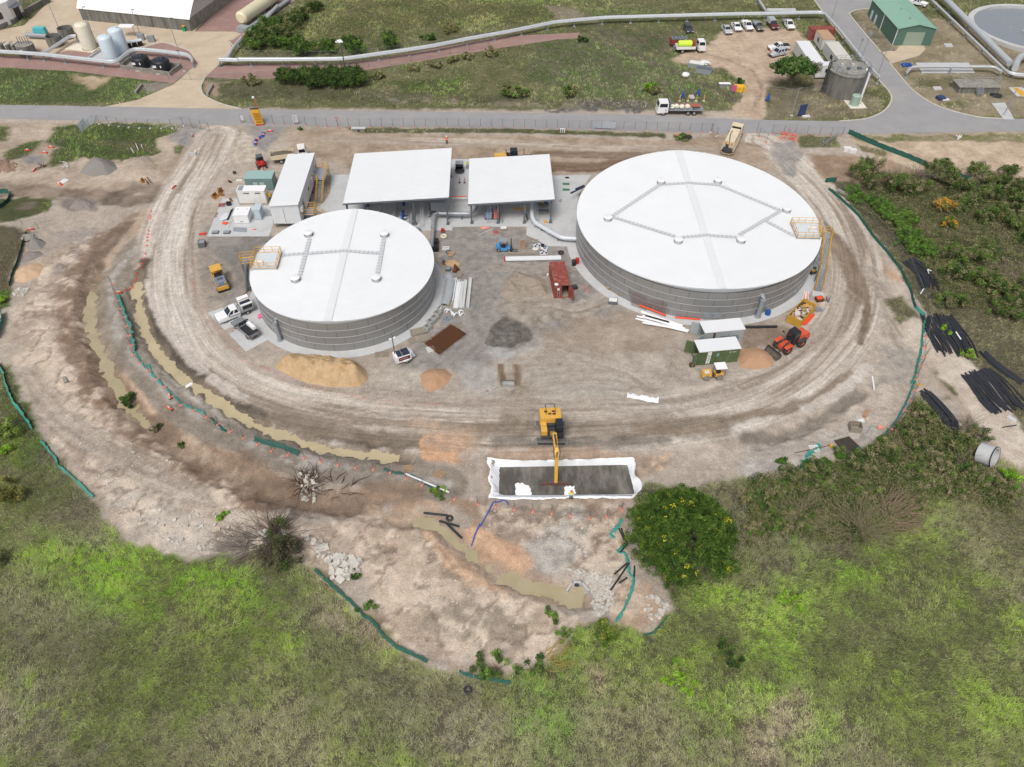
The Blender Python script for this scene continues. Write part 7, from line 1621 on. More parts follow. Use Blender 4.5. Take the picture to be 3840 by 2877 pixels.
FLG=[('E',x,y)for x,y in((1255,208),(1248,245),(1246,265),(1232,365),(1228,395),(1222,420),(1220,450),(1218,490),(1205,560),(1195,600),(1178,640),(1165,670),(1128,720),(1118,750),(1105,775),(1090,812),(1062,835),(1040,855))]
for i,(t,x,y)in enumerate(FLG):
    if me is None:o=cone.build('marker_flag',ORPL);me=o.data
    else:o=bpy.data.objects.new('marker_flag',me);COL.objects.link(o)
    o.location=on(t,x,y);o.scale=(.7,.7,.7);tag(o,ORD[i]+' orange marker from the top in the line along the inner channel','marker','orange edge markers')
single('traffic_cone','red traffic cone beside white boards on the west track','traffic cone',MB().lathe([(0,.75),(.06,.75),(.22,.08),(.3,.08),(.3,0)],12),ORPL,on('A',508,1535));stack('white boards beside the red traffic cone',on('A',530,1505),1.1,4,(1.6,.3,.08),SWHITE,'board_stack',lay=4,cat='boards')
T=fence('small mesh panel lying over stones on the west edge',gp('E','240,430 325,345'),h=1.4,step=1.6,lean=.9);lump((0,0,.3),(1.2,.9,.4),seed=3,ir=.3).build('stone_lump',CONCD,T)
# concrete blocks and beams
def block(label,t,x,y,d,rz,m=CONCD,cat='concrete block',name='concrete_block'):return single(name,label,cat,B((0,0,0),d,0,(.97,.95)),m,on(t,x,y),rz)
P,Q=g('A',1125,780),g('A',1180,710);block('leaning concrete beam on the lawn left of the access road','A',1152,745,(dist(P,Q),.5,.6),ang(P,Q));P,Q=g('A',1720,795),g('A',1765,715);block('concrete beam on the verge right of the access road','A',1742,755,(dist(P,Q),.5,.6),ang(P,Q))
block('white block lying in the inner channel water','K',1558,190,(1.0,.5,.3),.9,WHITE);block('grey slab half buried on the west slope','K',540,170,(1.3,.5,.25),-.9);block('white culvert headwall by the entry channel','A',1600,1285,(1.2,.5,.5),.2,CONC);block('pale board beside the culvert headwall','A',1620,1262,(.3,1.2,.2),.2,SWHITE)
block('left white concrete block near the orange netting','D',740,1248,(1.5,1.0,.7),-.1,SWHITE);block('right white concrete block near the orange netting','D',785,1262,(1.4,1.0,.7),-.1,SWHITE)
T=thing('culvert_headwall','concrete culvert outlet under the main road verge','culvert',on('B',985,1090));MB().box((0,0,0),(2.6,.5,.7)).build('headwall',CONCD,T);MB().tube((0,-.27,.3),(0,-.2,.3),.28,14).build('pipe_mouth',DARK,T);MB().box((0,0,.7),(2.9,.8,.15)).build('cap',CONC,T)
T=thing('outlet_headwall','concrete winged outlet headwall at the end of muddy pool','headwall',on('O',1975,505));P=[np.array(g('O',*q))-np.array(g('O',1975,505))for q in((1912,528),(1945,475),(2005,475),(2048,528))]
for a,b in zip(P,P[1:]):c=(a+b)/2;MB().box((c[0],c[1],-.2),(np.linalg.norm(b-a)+.15,.18,.75),atan2(b[1]-a[1],b[0]-a[0])).build('wing_wall',CONC,T)
MB().tube((0,.25,.1),(0,.6,.1),.28,14).build('outlet_pipe',DARK,T);MB().prism([q[:2]for q in P],-.3,-.15).build('apron',CONC,T)
# blue lay-flat hose and white culvert ring
P=[on('M',x,y)for x,y in((235,1200),(205,1165),(150,1180),(110,1185),(60,1280),(0,1380))]+[on('L',x,y)for x,y in((1990,1360),(1950,1440),(1915,1525))];o=MB().path([(q[0],q[1],q[2]+.08)for q in smooth_line(P,3)],.09,6).build('layflat_hose',mat('hose_blue',(70,90,168),.6,var=.1),None,True);tag(o,'blue hose running from the pit down to the muddy pool','hose')
P=g('N',1985,800,.9);T=thing('concrete_ring','large white concrete pipe ring on its side by the east track','concrete pipe',(P[0],P[1],0),radians(20));o=MB().lathe([(1.35,-.9),(1.35,.9),(1.15,.9),(1.15,-.9),(1.35,-.9)],28).build('pipe_wall',CONC,T,True);o.rotation_euler=(radians(68),0,radians(20));o.location=(0,0,1.2);q=MB().lathe([(1.36,.8),(1.42,.8),(1.42,.92),(1.36,.92)],28).build('rubber_seal',BLKPL,o)
P=g('J',715,55,.4);T=thing('concrete_culvert_pipe','weathered concrete pipe lying at the north tip of east fence','concrete pipe',(P[0],P[1],.35),radians(-55));o=MB().lathe([(.42,-1.3),(.42,1.3),(.34,1.3),(.34,-1.3),(.42,-1.3)],18).build('pipe_wall',CONCD,T,True);o.rotation_euler=(0,pi/2,0)
# dark square hole with timber frame
P=[g('N',*q,.02)for q in((720,670),(845,635),(955,735),(825,790))];T=thing('square_sump','dark square earth sump framed by rods on the east bench','sump',(P[0][0],P[0][1],0));o=np.array([P[0][0],P[0][1],0]);MB().poly([tuple(np.array(p)-o+[0,0,.02])for p in P]).build('wet_earth',mat('wet_black_earth',(64,58,50),.7,var=.3,scale=2,bump=.5),T)
for a,b in((P[0],P[1]),(P[1],P[2]),(P[2],P[3])):MB().tube(np.array(a)-o+[0,0,.1],np.array(b)-o+[0,0,.1],.05,5).build('edge_rod',TIMBG,T)
bars('long rusty rod with yellow cap beside the sump',[((395,775),(700,708))],'N',.05,RUST,z=.05);single('yellow_bucket','yellow bucket on the end of a rusty rod','bucket',MB().lathe([(0,.35),(.22,.35),(.26,0)],12),YRAIL,on('N',698,715));bars('thin rails standing at the east cloth corner',[((1035,548),(1135,610)),((960,620),(1055,685)),((1035,548),(995,610)),((445,645),(500,680))],'N',.04,GALV,z=.2,n=5);single('salmon_block','loose salmon fence block near the east cloth corner','fence block',B((0,0,0),(.7,.5,.3)),SALMON,on('N',1102,567),.3);single('yellow_block','small yellow box on the east track edge','box',B((0,0,0),(.6,.35,.2)),YRAIL,on('N',1430,210),.3)
stack('stack of white boards on the east bench',on('N',948,510),.3,3,(.9,.5,.08),SWHITE,'board_stack',lay=1,cat='boards')
# black poly pipe heaps along the east track
HD=mat('black_poly_pipe',(52,54,60),.45,var=.15)
def hdpe(label,t,A,B_,n,w,seed,r=.1):
    rr=random.Random(seed);P0=g(t,*A[0]);T=thing('poly_pipe_heap',label,'pipes',(P0[0],P0[1],0),0,'black poly pipe heaps');o=np.array([P0[0],P0[1],0])
    C=[np.array(g(t,*q))for q in A]
    for k in range(n):
        s=(k/(n-1)-.5)*w;lay=abs(rr.gauss(0,.5));pts=[];s2=s+rr.gauss(0,w*.09);b0=rr.uniform(-.06,.06)
        for i,c in enumerate(C):
            a=C[min(i+1,len(C)-1)]-C[max(i-1,0)];u=np.array([-a[1],a[0],0])/np.linalg.norm(a);t_=i/(len(C)-1);q=c+u*(s*(1-t_)+s2*t_)*(1+.2*sin(3*t_));pts.append(q-o+[0,0,r+.25*min(1,lay)*(1-abs(s)/w)])
        L0=rr.uniform(0,.12);pts[0]=pts[0]+(pts[1]-pts[0])*L0*3;pts[-1]=pts[-1]+(pts[-2]-pts[-1])*rr.uniform(0,.5)
        MB().path(smooth_line(pts,2),r,6).build('pipe',HD,T,True)
hdpe('upper curved heap of black poly pipes east of the fence','J',((1235,610),(1310,660),(1390,740),(1430,860)),None,30,2.6,1)
hdpe('middle wide heap of black poly pipes beside the east track','J',((1470,1060),(1540,1180),(1620,1300),(1680,1420)),None,46,4.6,2)
hdpe('lower heap of black poly pipes at the right edge','N',((1880,90),(1990,200),(2080,320),(2200,440)),None,46,4.8,3)
hdpe('narrow strip of black poly pipes above the lower heap','J',((1850,1360),(1950,1460),(2080,1560),(2209,1640)),None,9,1.0,4)
hdpe('narrow curved bundle of black pipes entering the shrubs','N',((1445,250),(1530,330),(1620,430),(1690,520),(1690,610)),None,12,1.4,5)
bars('white pipe on the middle black pipe heap',[((1630,1230),(1670,1290))],'J',.1,WHITE,z=.5);bars('white post leaning at the east fence',[((1345,900),(1370,860))],'J',.1,WHITE,z=.2);bars('small white tubes on the upper black pipe heap',[((1400,705),(1410,740)),((1405,705),(1432,718))],'J',.08,WHITE,z=.4)
single('white_pipe_end','white pipe end at the far right edge of track','pipe',MB().lathe([(.35,-.6),(.35,.6),(.28,.6),(.28,-.6)],16),CONC,on('N',2195,490),0,True,(pi/2,0,.6));bars('dark pole across the right edge track',[((2120,560),(2230,545))],'N',.08,HD)
# rubble, wreckage, brush
def rock(r,seed):
    rr=np.random.default_rng(seed);V=np.array([(x,y,z)for x in(-1,1)for y in(-1,1)for z in(-1,1)],float)*r*(.6+.5*rr.random((8,3)));F=[(0,1,3,2),(4,6,7,5),(0,4,5,1),(2,3,7,6),(0,2,6,4),(1,5,7,3)];return MB().add(V,F)
RUB=mat('rubble_concrete',(196,190,180),.9,var=.15,scale=2);RUB2=mat('rubble_tan',(190,170,148),.9,var=.15,scale=2)
rmesh=[]
for k in range(6):o=rock(1.,40+k).build('chunk',RUB);rmesh.append(o.data);bpy.data.objects.remove(o)
def rubble(label,poly,n,s0,s1,seed,name='rubble_heap',m=None):
    rr=random.Random(seed);P=np.array([p[:2]for p in poly]);T=thing(name,label,'rubble',(P[0][0],P[0][1],0));k=0;lo,hi=P.min(0),P.max(0)
    while k<n:
        x,y=rr.uniform(lo[0],hi[0]),rr.uniform(lo[1],hi[1])
        if not segdist(np.array([x]),np.array([y]),poly,True)[3][0]:continue
        s=rr.uniform(s0,s1)*rr.uniform(.5,1);o=inst('chunk',rmesh[rr.randrange(6)],T,(x-P[0][0],y-P[0][1],float(gz(x,y))+s*.35),(rr.uniform(-.4,.4),rr.uniform(-.4,.4),rr.random()*3));o.scale=(s,s*rr.uniform(.6,1.2),s*rr.uniform(.4,.8));k+=1
    return T
rubble('heap of broken white concrete chunks at the west of earth lobe',gp('O','380,330 480,310 590,330 590,420 500,470 400,460'),70,.25,.6,1);rubble('broken concrete scattered round the dark brush pile',gp('L','60,1440 300,1400 500,1440 700,1500 800,1650 650,1650 560,1500'),60,.12,.4,2)
rubble('small heap of white broken concrete on the west edge',gp('E','105,875 165,842 240,850 205,902 125,908'),60,.12,.28,3);rubble('riprap stone apron beside the outlet headwall',gp('O','1905,405 2000,400 2200,440 2209,640 2110,720 2070,620 2080,560 2050,480'),280,.12,.26,4,'riprap_apron');rubble('stones round the foot of the flowering tree',gp('Q','280,660 400,650 420,740 330,790 270,720'),36,.1,.35,5);rubble('pale concrete lumps under the rusty wreckage',gp('L','470,930 640,930 690,1080 600,1150 500,1150 460,1040'),60,.15,.4,6);rubble('scattered pale stones along the lower west slope',gp('K','900,1150 1500,1250 2100,1250 2209,1450 1700,1620 1300,1500 1100,1350'),110,.08,.26,7,'scattered_stones');rubble('sparse pale stones on the middle west slope',gp('K','350,650 900,600 1500,850 1600,1000 1000,1150 500,850'),70,.06,.18,8,'scattered_stones');rubble('sparse pale stones on the earth lobe',gp('O','600,200 900,150 1300,500 1700,620 1800,850 1500,980 1000,850 700,600'),60,.05,.16,9,'scattered_stones');rubble('pale stones in front of the pit',gp('M','0,1230 900,1320 1180,1250 1200,1600 900,1650 0,1450'),80,.05,.18,10,'scattered_stones')
def tangle(label,t,x,y,n,R,h,seed,m,name,cat,rad=.04):
    rr=random.Random(seed);T=thing(name,label,cat,on(t,x,y));mb=None
    for k in range(n):
        a=rr.random()*2*pi;q=rr.random()**.5*R*.5;p=np.array([q*cos(a),q*sin(a),.1]);pts=[p];d=np.array([cos(a+rr.uniform(-.8,.8)),sin(a+rr.uniform(-.8,.8)),rr.uniform(.1,.9)*h]);d/=np.linalg.norm(d);L=R*rr.uniform(.4,1.1)
        for j in range(3):d=d+np.array([rr.uniform(-.4,.4),rr.uniform(-.4,.4),rr.uniform(-.5,.15)]);d/=np.linalg.norm(d);p=p+d*L/3;p[2]=max(p[2],.05);pts.append(p)
        MB().path(pts,[rad,rad*.9,rad*.7,rad*.4],5).build('bar' if cat=='wreckage' else 'branch',m,T)
    return T
tangle('tangled heap of rusty reinforcing bars and concrete on the slope','L',570,1040,70,2.6,.9,3,mat('dark_rust',(74,50,38),.9,var=.2),'rebar_tangle','wreckage');tangle('spray of bent rusty bars right of the rusty tangle','L',810,1080,16,3.4,.9,4,mat('dark_rust',(74,50,38),.9),'rebar_tangle','wreckage',.05);tangle('rusty bars by the brown spoil bank','A',345,1390,20,1.0,1,5,mat('dark_rust',(74,50,38),.9),'rebar_tangle','wreckage',.05)
tangle('white pipe offcuts by the tall gravel mound','A',570,1370,12,1.6,.4,6,SWHITE,'pipe_offcuts','offcuts',.06);tangle('orange netting tangle at the north east gate','D',250,1130,26,2.4,.2,7,ORPL,'orange_netting','netting',.05)
bars('white railing posts standing in the green patch',[((1090,1240),(1115,1282)),((1130,1205),(1152,1258)),((1175,1212),(1185,1235))],'A',.07,SWHITE,z=.3);bars('white posts of a culvert rail on the verge',[((447,1085),(447,1120)),((463,1085),(463,1118)),((478,1088),(478,1122)),((440,1088),(485,1090))],'C',.06,WHITE,z=.5,n=5);bars('short white rails on the north east verge',[((1640,1135),(1690,1150)),((1650,1165),(1675,1125)),((1660,1165),(1692,1128))],'D',.08,WHITE,z=.2);bars('steel gate rails lying by the north east fence',[((530,1220),(665,1130)),((540,1200),(670,1115)),((535,1195),(560,1145))],'D',.06,GALV,z=.3)
stack('pale boards on the haul road verge by the tyre',on('C',1450,1115),.15,4,(3.2,.25,.1),TIMBER,lay=2)
# people
def person(label,p,rz,top,legs=NAVY,hat=WHITE,h=1.75,pose=0):
    T=thing('person',label,'person',p,rz);k=h/1.75
    me=bpy.data.meshes.new('body');J=[(0,0,.95),(0,0,1.2),(0,0,1.42),(0,0,1.52),(.01,0,1.62),(.02,0,1.72),(0,.1,.92),(.05,.12,.5),(0,.12,.08),(.14,.13,.03),(0,-.1,.92),(-.02,-.12,.5),(-.08,-.12,.08),(.06,-.13,.03),(0,.2,1.4),(.06,.27,1.12),(.22,.25,.95),(.3,.24,.92),(0,-.2,1.4),(.08,-.26,1.14),(.25,-.2,1.05),(.32,-.19,1.04)]
    E_=[(0,1),(1,2),(2,3),(3,4),(4,5),(0,6),(6,7),(7,8),(8,9),(0,10),(10,11),(11,12),(12,13),(2,14),(14,15),(15,16),(16,17),(2,18),(18,19),(19,20),(20,21)];R=[.15,.15,.17,.06,.09,.09,.1,.075,.055,.05,.1,.075,.055,.05,.075,.055,.045,.04,.075,.055,.045,.04]
    me.from_pydata([(x*k,y*k,z*k)for x,y,z in J],E_,[]);o=bpy.data.objects.new('body',me);COL.objects.link(o);sm=o.modifiers.new('s','SKIN');ss=o.modifiers.new('d','SUBSURF');ss.levels=ss.render_levels=1
    for i,v in enumerate(me.skin_vertices[0].data):v.radius=(R[i]*k,R[i]*k);v.use_root=i==0
    bpy.context.view_layer.update();m2=bpy.data.meshes.new_from_object(o.evaluated_get(bpy.context.evaluated_depsgraph_get()));bpy.data.objects.remove(o)
    for q in(top,legs,SKIN):m2.materials.append(q)
    for f in m2.polygons:z=f.center.z/k;f.material_index=1 if z<.98 and abs(f.center.x)<.19 and abs(f.center.y)<.22 else(2 if z>1.5 or f.center.x/k>.24 else 0)
    b=bpy.data.objects.new('body',m2);COL.objects.link(b);b.parent=T
    MB().lathe([(.13*k,1.70*k),(.13*k,1.76*k),(.09*k,1.84*k),(0,1.86*k)],12,(.02,0,0)).lathe([(.17*k,1.695*k),(.13*k,1.71*k)],12,(.03,0,0)).build('hard_hat',hat,T,True)
    MB().box((0,0,1.1*k),(.32*k,.36*k,.05)).build('reflective_band',SWHITE,T)
    return T
person('person in orange shirt and dark trousers on the haul road',on('B',1714,1195),-1.6,HIVIS);person('person in yellow vest and orange hat at the pit edge',on('M',752,1155),1.6,HIVISY,NAVY,ORPL);person('person in yellow shirt beside the narrower shed',gpz('B',1885,1400,.04),-1.2,HIVISY)
person('person in dark clothes with orange top beside the silver car',gpz('D',98,470,0),.5,HIVIS)


# ================================================================== TREATMENT PLANT TO THE NORTH WEST
def boxc(T,name,corners,z0,z1,m):return MB().prism([tuple(np.array(c[:2])-np.array(T.location[:2]))for c in corners],z0,z1).build(name,m,T)
A0,A1=np.array(g('A',1590,258)),np.array(g('A',690,165));ax=A0-A1;LB=np.linalg.norm(ax);aa=atan2(ax[1],ax[0]);SPN,HW=24.,3.0
T=thing('arch_building','long white barrel roofed building on stained concrete walls','building',tuple(A1),aa)
for y in(0,SPN):MB().box((LB/2,y,0),(LB,.3,HW)).build('wall',STAIN,T)
for x in(.16,LB-.16):MB().box((x,SPN/2,0),(.3,SPN-.3,HW)).build('wall',CONCD,T)
V=[];n=28
for i in range(n+1):
    y=-.35+(SPN+.7)*i/n;z=HW-.1+6*(1-((y-SPN/2)/(SPN/2+.35))**2);V+=[(-.5,y,z),(LB+.5,y,z)]
FABW=mat('fabric_roof',(232,232,228),.6,var=.03,scale=.3)
MB().add(V,[(2*i,2*i+1,2*i+3,2*i+2)for i in range(n)]).build('roof',FABW,T,True)
for x in(0.,LB):MB().add([(x,q[1],q[2])for q in V[::2]],[tuple(range(n+1))]).build('gable_end',mat('gable_grey',(206,206,202),.7,var=.04),T)
for k in range(16):MB().box((1+(LB-2)*k/15,-.17,0),(.12,.08,HW-.1)).build('wall_rib',STAIN,T)
T=thing('wheelie_bin','green and yellow bin beside the arch roofed building','bin',g('A',1530,258));MB().box((0,0,0),(.7,.7,1.2)).build('body',mat('bin_green',(40,150,90),.5),T);MB().box((0,0,1.2),(.8,.8,.12)).build('lid',YRAIL,T)
T=thing('hose_reel','red hose reel at the corner of the arch roofed building','hose reel',g('A',1568,250));o=ringm(.4,.2).build('reel',REDP,T);o.rotation_euler=(pi/2,0,0);o.location=(0,0,1.1);MB().box((0,.1,0),(.3,.2,1.2)).build('stand',DARK,T)
P=[g('A',*q)for q in((-120,300),(130,192),(215,130),(-60,150))];T=thing('plant_house','white two storey plant building at the top left corner','building',P[1],0);boxc(T,'wall',P,0,5.2,WHITE);boxc(T,'plinth',[mid(mid(P[0],P[1]),q)if 0 else q for q in P],0,1.1,CONCD).scale=(1.01,1.01,1)
d0=np.array(P[0])-np.array(P[1]);u0=d0/np.linalg.norm(d0);a0=atan2(u0[1],u0[0])
for s_,w_,z_,h_,m_,nm in((3.6,2.2,2.0,1.5,GLASS,'window'),(9,2.2,2.0,1.5,GLASS,'window'),(1.6,.9,.1,2.1,WHITE,'door')):c=u0*s_;MB().box((c[0],c[1],z_),(w_,.12,h_),a0).build(nm,m_,T)
e=np.array(P[2])-np.array(P[1]);MB().box((e[0]*.5,e[1]*.5,.1),(2.4,.14,3.2),atan2(e[1],e[0])).build('roller_door',DARK,T);MB().box((e[0]*.5+.6,e[1]*.5-.6,3.7),(4,2.2,.1),atan2(e[1],e[0])).build('awning',GALVD,T)
P,Q=g('A',220,125),g('A',420,15);T=thing('retaining_wall','mossy concrete block wall beside the plant building','wall',mid(P,Q),ang(P,Q));MB().box((0,0,0),(dist(P,Q),.4,1.4)).build('wall',STAIN,T);MB().box((0,0,1.4),(dist(P,Q),.5,.1)).build('coping',CONCD,T)
def vessel(label,t,x,y,dx,h,m,name='chemical_tank',dome=.35,rim=None,z0=.3,cat='tank',grp=None):
    P=g(t,x,y,z0);r=dist(g(t,x-dx,y,z0),g(t,x+dx,y,z0))/2;T=thing(name,label,cat,(P[0],P[1],0),0,grp)
    MB().lathe([(r,z0),(r,h-r*dome),(r*.9,h-r*dome*.45),(r*.65,h-r*dome*.12),(r*.3,h),(0,h)],28).build('shell',m,T,True);MB().lathe([(r+.15,0),(r+.15,z0),(0,z0)],24).build('plinth',CONC,T)
    MB().tube((r*.4,0,h-.1),(r*.4,0,h+.35),.12,8).build('nozzle',m,T);return T,r
T,r=vessel('cream vertical chemical tank on a white plinth','A',745,398,55,6.2,mat('cream_steel',(226,220,200),.45,var=.05,dirt=(190,176,150),dirt_amt=.3));MB().path([(r+.2,.3,0),(r+.2,.3,6),(r-.4,.3,6.4)],.06,6).build('vent_pipe',GALVD,T)
PB=mat('pale_blue_steel',(206,220,230),.4,var=.04);vessel('front pale blue chemical tank in the white bund','A',932,494,57,5.9,PB);vessel('rear pale blue chemical tank in the white bund','A',1015,430,57,5.9,PB)
def slab(label,t,pts,z,m=CONC,wall=0,name='bund',cat='bund'):
    P=[g(t,*map(float,q.split(',')))for q in pts.split()];T=thing(name,label,cat,P[0]);boxc(T,'base',P,-.05,z,m)
    if wall:
        for a,b in zip(P,P[1:]+P[:1]):c=np.array(mid(a,b))-np.array(P[0]);MB().box((c[0],c[1],0),(dist(a,b)+.25,.25,wall),ang(a,b)).build('wall',m,T)
    return T
slab('cream plinth slab under the cream tank','A','540,412 650,372 835,400 772,442',.3,mat('cream_slab',(226,218,200),.7));slab('pale bund round the two blue tanks','A','735,498 850,420 1120,440 990,530',.1,CONC,.6);slab('grey walled bund round the two black tanks','A','1010,572 1085,505 1505,562 1412,632',.1,CONCD,1.0)
BLT=mat('black_tank',(38,40,46),.45,var=.1)
for x,y,l in((1180,553,'left black ribbed plastic tank in the grey bund'),(1350,578,'right black ribbed plastic tank in the grey bund')):
    T,r=vessel(l,'A',x,y,70,2.9,BLT,'plastic_tank',.3)
    for k in range(14):a=2*pi*k/14;MB().tube((.3*cos(a),.3*sin(a),2.93),(r*.92*cos(a),r*.92*sin(a),2.62),.07,5).build('lid_rib',mat('black_rib',(70,76,86),.5),T)
    for k in(-1,1):MB().box((r*.99*sin(k*.3)-.3,-r*.96,1.5),(.8,.06,.5)).build('label_plate',WHITE,T)
for x,y,dx,l in((468,380,60,'nearer open round concrete tank left of cream tank'),(566,312,60,'farther open round concrete tank behind the nearer one'),(235,450,70,'round concrete tank with pump frame at far left')):
    P=g('A',x,y);r=dist(g('A',x-dx,y),g('A',x+dx,y))/2;T=thing('round_concrete_tank',l,'tank',P);h=2.4;MB().lathe([(r,0),(r,h),(r-.2,h),(r-.2,.4),(0,.4)],28).build('wall',STAIN,T,True)
    if x<300:
        MB().lathe([(r-.1,h),(0,h+.02)],24).build('lid',CONCD,T)
        for k in range(5):MB().tube((-1.2+.6*k,.3,h),(-1.2+.6*k,.3,h+1.6),.08,6).build('riser',GALVD,T)
        MB().box((0,-r-.03,1.3),(.7,.05,.5)).build('label_plate',WHITE,T)
T=thing('pump_unit','turquoise pump motor near the concrete tanks','pump',g('A',350,300));MB().box((0,0,.8),(3,1.6,1.3),.1,(.9,.9)).build('housing',mat('turquoise',(84,186,194),.5),T);MB().box((0,0,0),(3,1.6,.8),.1).build('base',CONCD,T);MB().tube((-3,-1.5,.9),(2.5,-2.2,.9),.5,12).build('manifold',GALV,T)
T=thing('pump_rack','cluster of grey pumps and pipes at the left edge','pumps',g('A',60,420))
for k in range(7):MB().box((-4+1.5*k,.4*(k%2),0),(.7,1.2,1.2+.3*(k%3))).build('pump',GALVD if k%2 else CONCD,T);MB().tube((-4+1.5*k,-1,1.4),(-3+1.5*k,1,1.8),.12,6).build('hose',GALV,T)
T=thing('sun_shelter','white flat shelter roof behind the blue tanks','shelter',g('A',1072,300));MB().box((0,0,2.4),(3.6,2.2,.12)).build('roof',WHITE,T)
for s in(-1.6,1.6):MB().tube((s,0,0),(s,0,2.4),.06,6).build('post',GALV,T)
T=thing('intake_bins','row of black bins with white lids by the blue tanks','bins',g('A',1120,385),.5)
for k in range(3):MB().box((1.3*k-1.3,0,0),(1.1,1.3,1.2)).build('bin',BLT,T);MB().box((1.3*k-1.3,0,1.2),(1.2,1.4,.15)).build('lid',PB,T)
for x,y,l in((1175,330,'left grey switch cabinet on the plant concrete'),(1260,345,'right grey switch cabinet on the plant concrete')):T=thing('switch_cabinet',l,'cabinet',g('A',x,y));MB().box((0,0,.2),(1.6,.8,1.3)).build('body',GALV,T);MB().box((0,0,0),(1.8,1,.2)).build('plinth',CONCD,T)
P,Q=np.array(g('A',2000,150,2.4)),np.array(g('B',300,-50,2.4));d=Q-P;L=np.linalg.norm(d);T=thing('horizontal_tank','long cream horizontal cylinder tank on a steel frame','tank',(P[0],P[1],0),atan2(d[1],d[0]));CRM=mat('cream_tank',(222,212,180),.5,var=.06)
MB().path([(-.5,0,2.4),(0,0,2.4),(L,0,2.4),(L+.5,0,2.4)],[1.1,1.6,1.6,1.1],22).build('shell',CRM,T,True)
for k in range(5):MB().lathe([(1.62,-.08),(1.62,.08)],22).build('band',CRM,T).matrix_local=mathutils.Matrix.Translation((L*(k+.5)/5,0,2.4))@mathutils.Matrix.Rotation(pi/2,4,'Y');MB().box((L*(k+.5)/5,0,0),(.5,2.4,1.2)).build('saddle',CONCD,T)
MB().box((L/2,-2.6,.5),(L+3,1.2,.5)).build('side_frame',GALV,T);MB().box((-2.2,-1.5,.1),(2.2,3,1.2)).build('end_frame',GALV,T)
WP=mat('lagged_pipe',(196,200,202),.4,.25,var=.05,scale=1)
def pipeline(label,pts,r,z,step=7,n2=0,m=WP,legs=True):
    P=[np.array(p[:2]+(z,))for p in pts];o=P[0]*[1,1,0];T=thing('pipeline',label,'pipeline',tuple(o));MB().path([p-o for p in smooth_bends(P,2)],r,10).build('pipe_run',m,T,True)
    if n2:MB().path([p-o+np.array([.15,-.55,-.15])for p in smooth_bends(P,2)],r*.7,8).build('pipe_run',m,T,True)
    if legs:
        for q in resample([tuple(p)for p in P],max(2,int(sum(np.linalg.norm(b-a)for a,b in zip(P,P[1:]))/step)),False)[:]:q=q-o[:2];MB().box((q[0],q[1]-.2,0),(.14,.5,z-r+.02)).box((q[0],q[1]-.3,0),(.7,1.0,.12)).build('support_leg',GALV,T)
    return T
pipeline('grey lagged pipeline in front of the chemical tanks',gp('A','-80,470 0,477 360,500 980,570 1120,455 1300,470 1580,505 1610,555'),.32,1.6,8,1);pipeline('branch pipe beside the cream tank plinth',gp('A','375,500 500,415 600,350 650,345'),.28,1.5,6,1)
pipeline('long twin overhead pipeline crossing the grassland',gp('A','1830,545 1980,550')+gp('B','0,545 400,545 860,540 1300,478 1600,432 1900,370 2209,315')+gp('C','400,232 810,195 1400,178 1900,165 2209,160')+gp('D','530,150 630,260 890,590 985,690'),.34,1.6,7,1)
pipeline('pipe climbing beside the red gravel to the cream cylinder',gp('A','1830,548 1900,525 1945,440 2040,330 2209,200')+gp('B','300,110 320,90'),.3,1.4,8,1)
pipeline('grey pipe joining the overhead pipeline from the north',gp('D','-10,30 60,140')+[],.3,1.5,8);pipeline('large white pipe running down towards the clarifier',gp('D','1400,-30 1500,20 2060,590'),.75,1.9,9);pipeline('thinner pipe parallel to the large white pipe',gp('D','1330,-30 1400,10 1700,300 2060,650 2260,665'),.3,1.2,8,1)
pipeline('horizontal grey pipe with elbow beside the side road',gp('D','1225,640 1262,600 1500,598 1940,600 2000,640'),.35,1.3,8);pipeline('white elbow pipe at the end of the large pipe',gp('D','2100,640 2110,590 2150,530 2260,525'),.75,2.0,6)
# ---- east side of the plant
P=[(94.2,188.0),(103.4,188.0),(103.4,207.5),(94.2,207.5)];T=thing('green_shed','green gabled steel shed with pale roller door','shed',(94.2,188,0));GS=mat('shed_green',(86,116,104),.55,var=.05);GR=mat('shed_roof_green',(134,172,152),.5,var=.04);W_,D_,HE,HR=9.2,19.5,4.0,5.0
MB().add([(0,0,0),(W_,0,0),(W_,D_,0),(0,D_,0),(0,0,HE),(W_,0,HE),(W_,D_,HE),(0,D_,HE),(W_/2,0,HR),(W_/2,D_,HR)],[(0,1,5,8,4),(1,2,6,5),(2,3,7,9,6),(3,0,4,7)]).build('wall',GS,T)
for s in(0,1):
    V=[];n=90
    for i in range(n+1):y=-.25+(D_+.5)*i/n;dz=.04*(i%2);V+=[(-.25 if s==0 else W_+.25,y,HE+.02+dz),(W_/2,y,HR+.06+dz)]
    MB().add(V,[(2*i,2*i+1,2*i+3,2*i+2)for i in range(n)]).build('roof_slope',GR,T)
MB().box((W_*.5,-.04,0),(4.6,.08,3.2)).build('roller_door',mat('door_sage',(146,160,146),.6,var=.05,stretch=(1,1,8)),T)
for y in(0,9.5):MB().tube((-.08,y+.1,0),(-.08,y+.1,HE),.09,6).build('downpipe',WHITE,T)
for y in(4,10):MB().lathe([(.25,0),(.25,.4),(0,.5)],10,(W_*.5-.8,y,HR-.1)).build('roof_vent',GALV,T)
for y in(14,17):MB().box((-.05,y,0),(.08,1.0,2.1)).build('door',PB,T)
sheet('concrete_slab',gp('D','1030,432 1150,418 1200,352 1372,352 1392,410 1340,462 1110,527'),.016,ACON)
for q in('1310,520 1750,520 1805,605 1365,608','1940,855 2050,850 2130,990 2040,990','2080,725 2209,720 2300,800 2150,800'):sheet('concrete_slab',gp('D',q),.02,CONC)
sheet('yellow_marking',gp('D','2110,728 2150,726 2209,760 2209,795 2180,795'),.026,YRAIL)
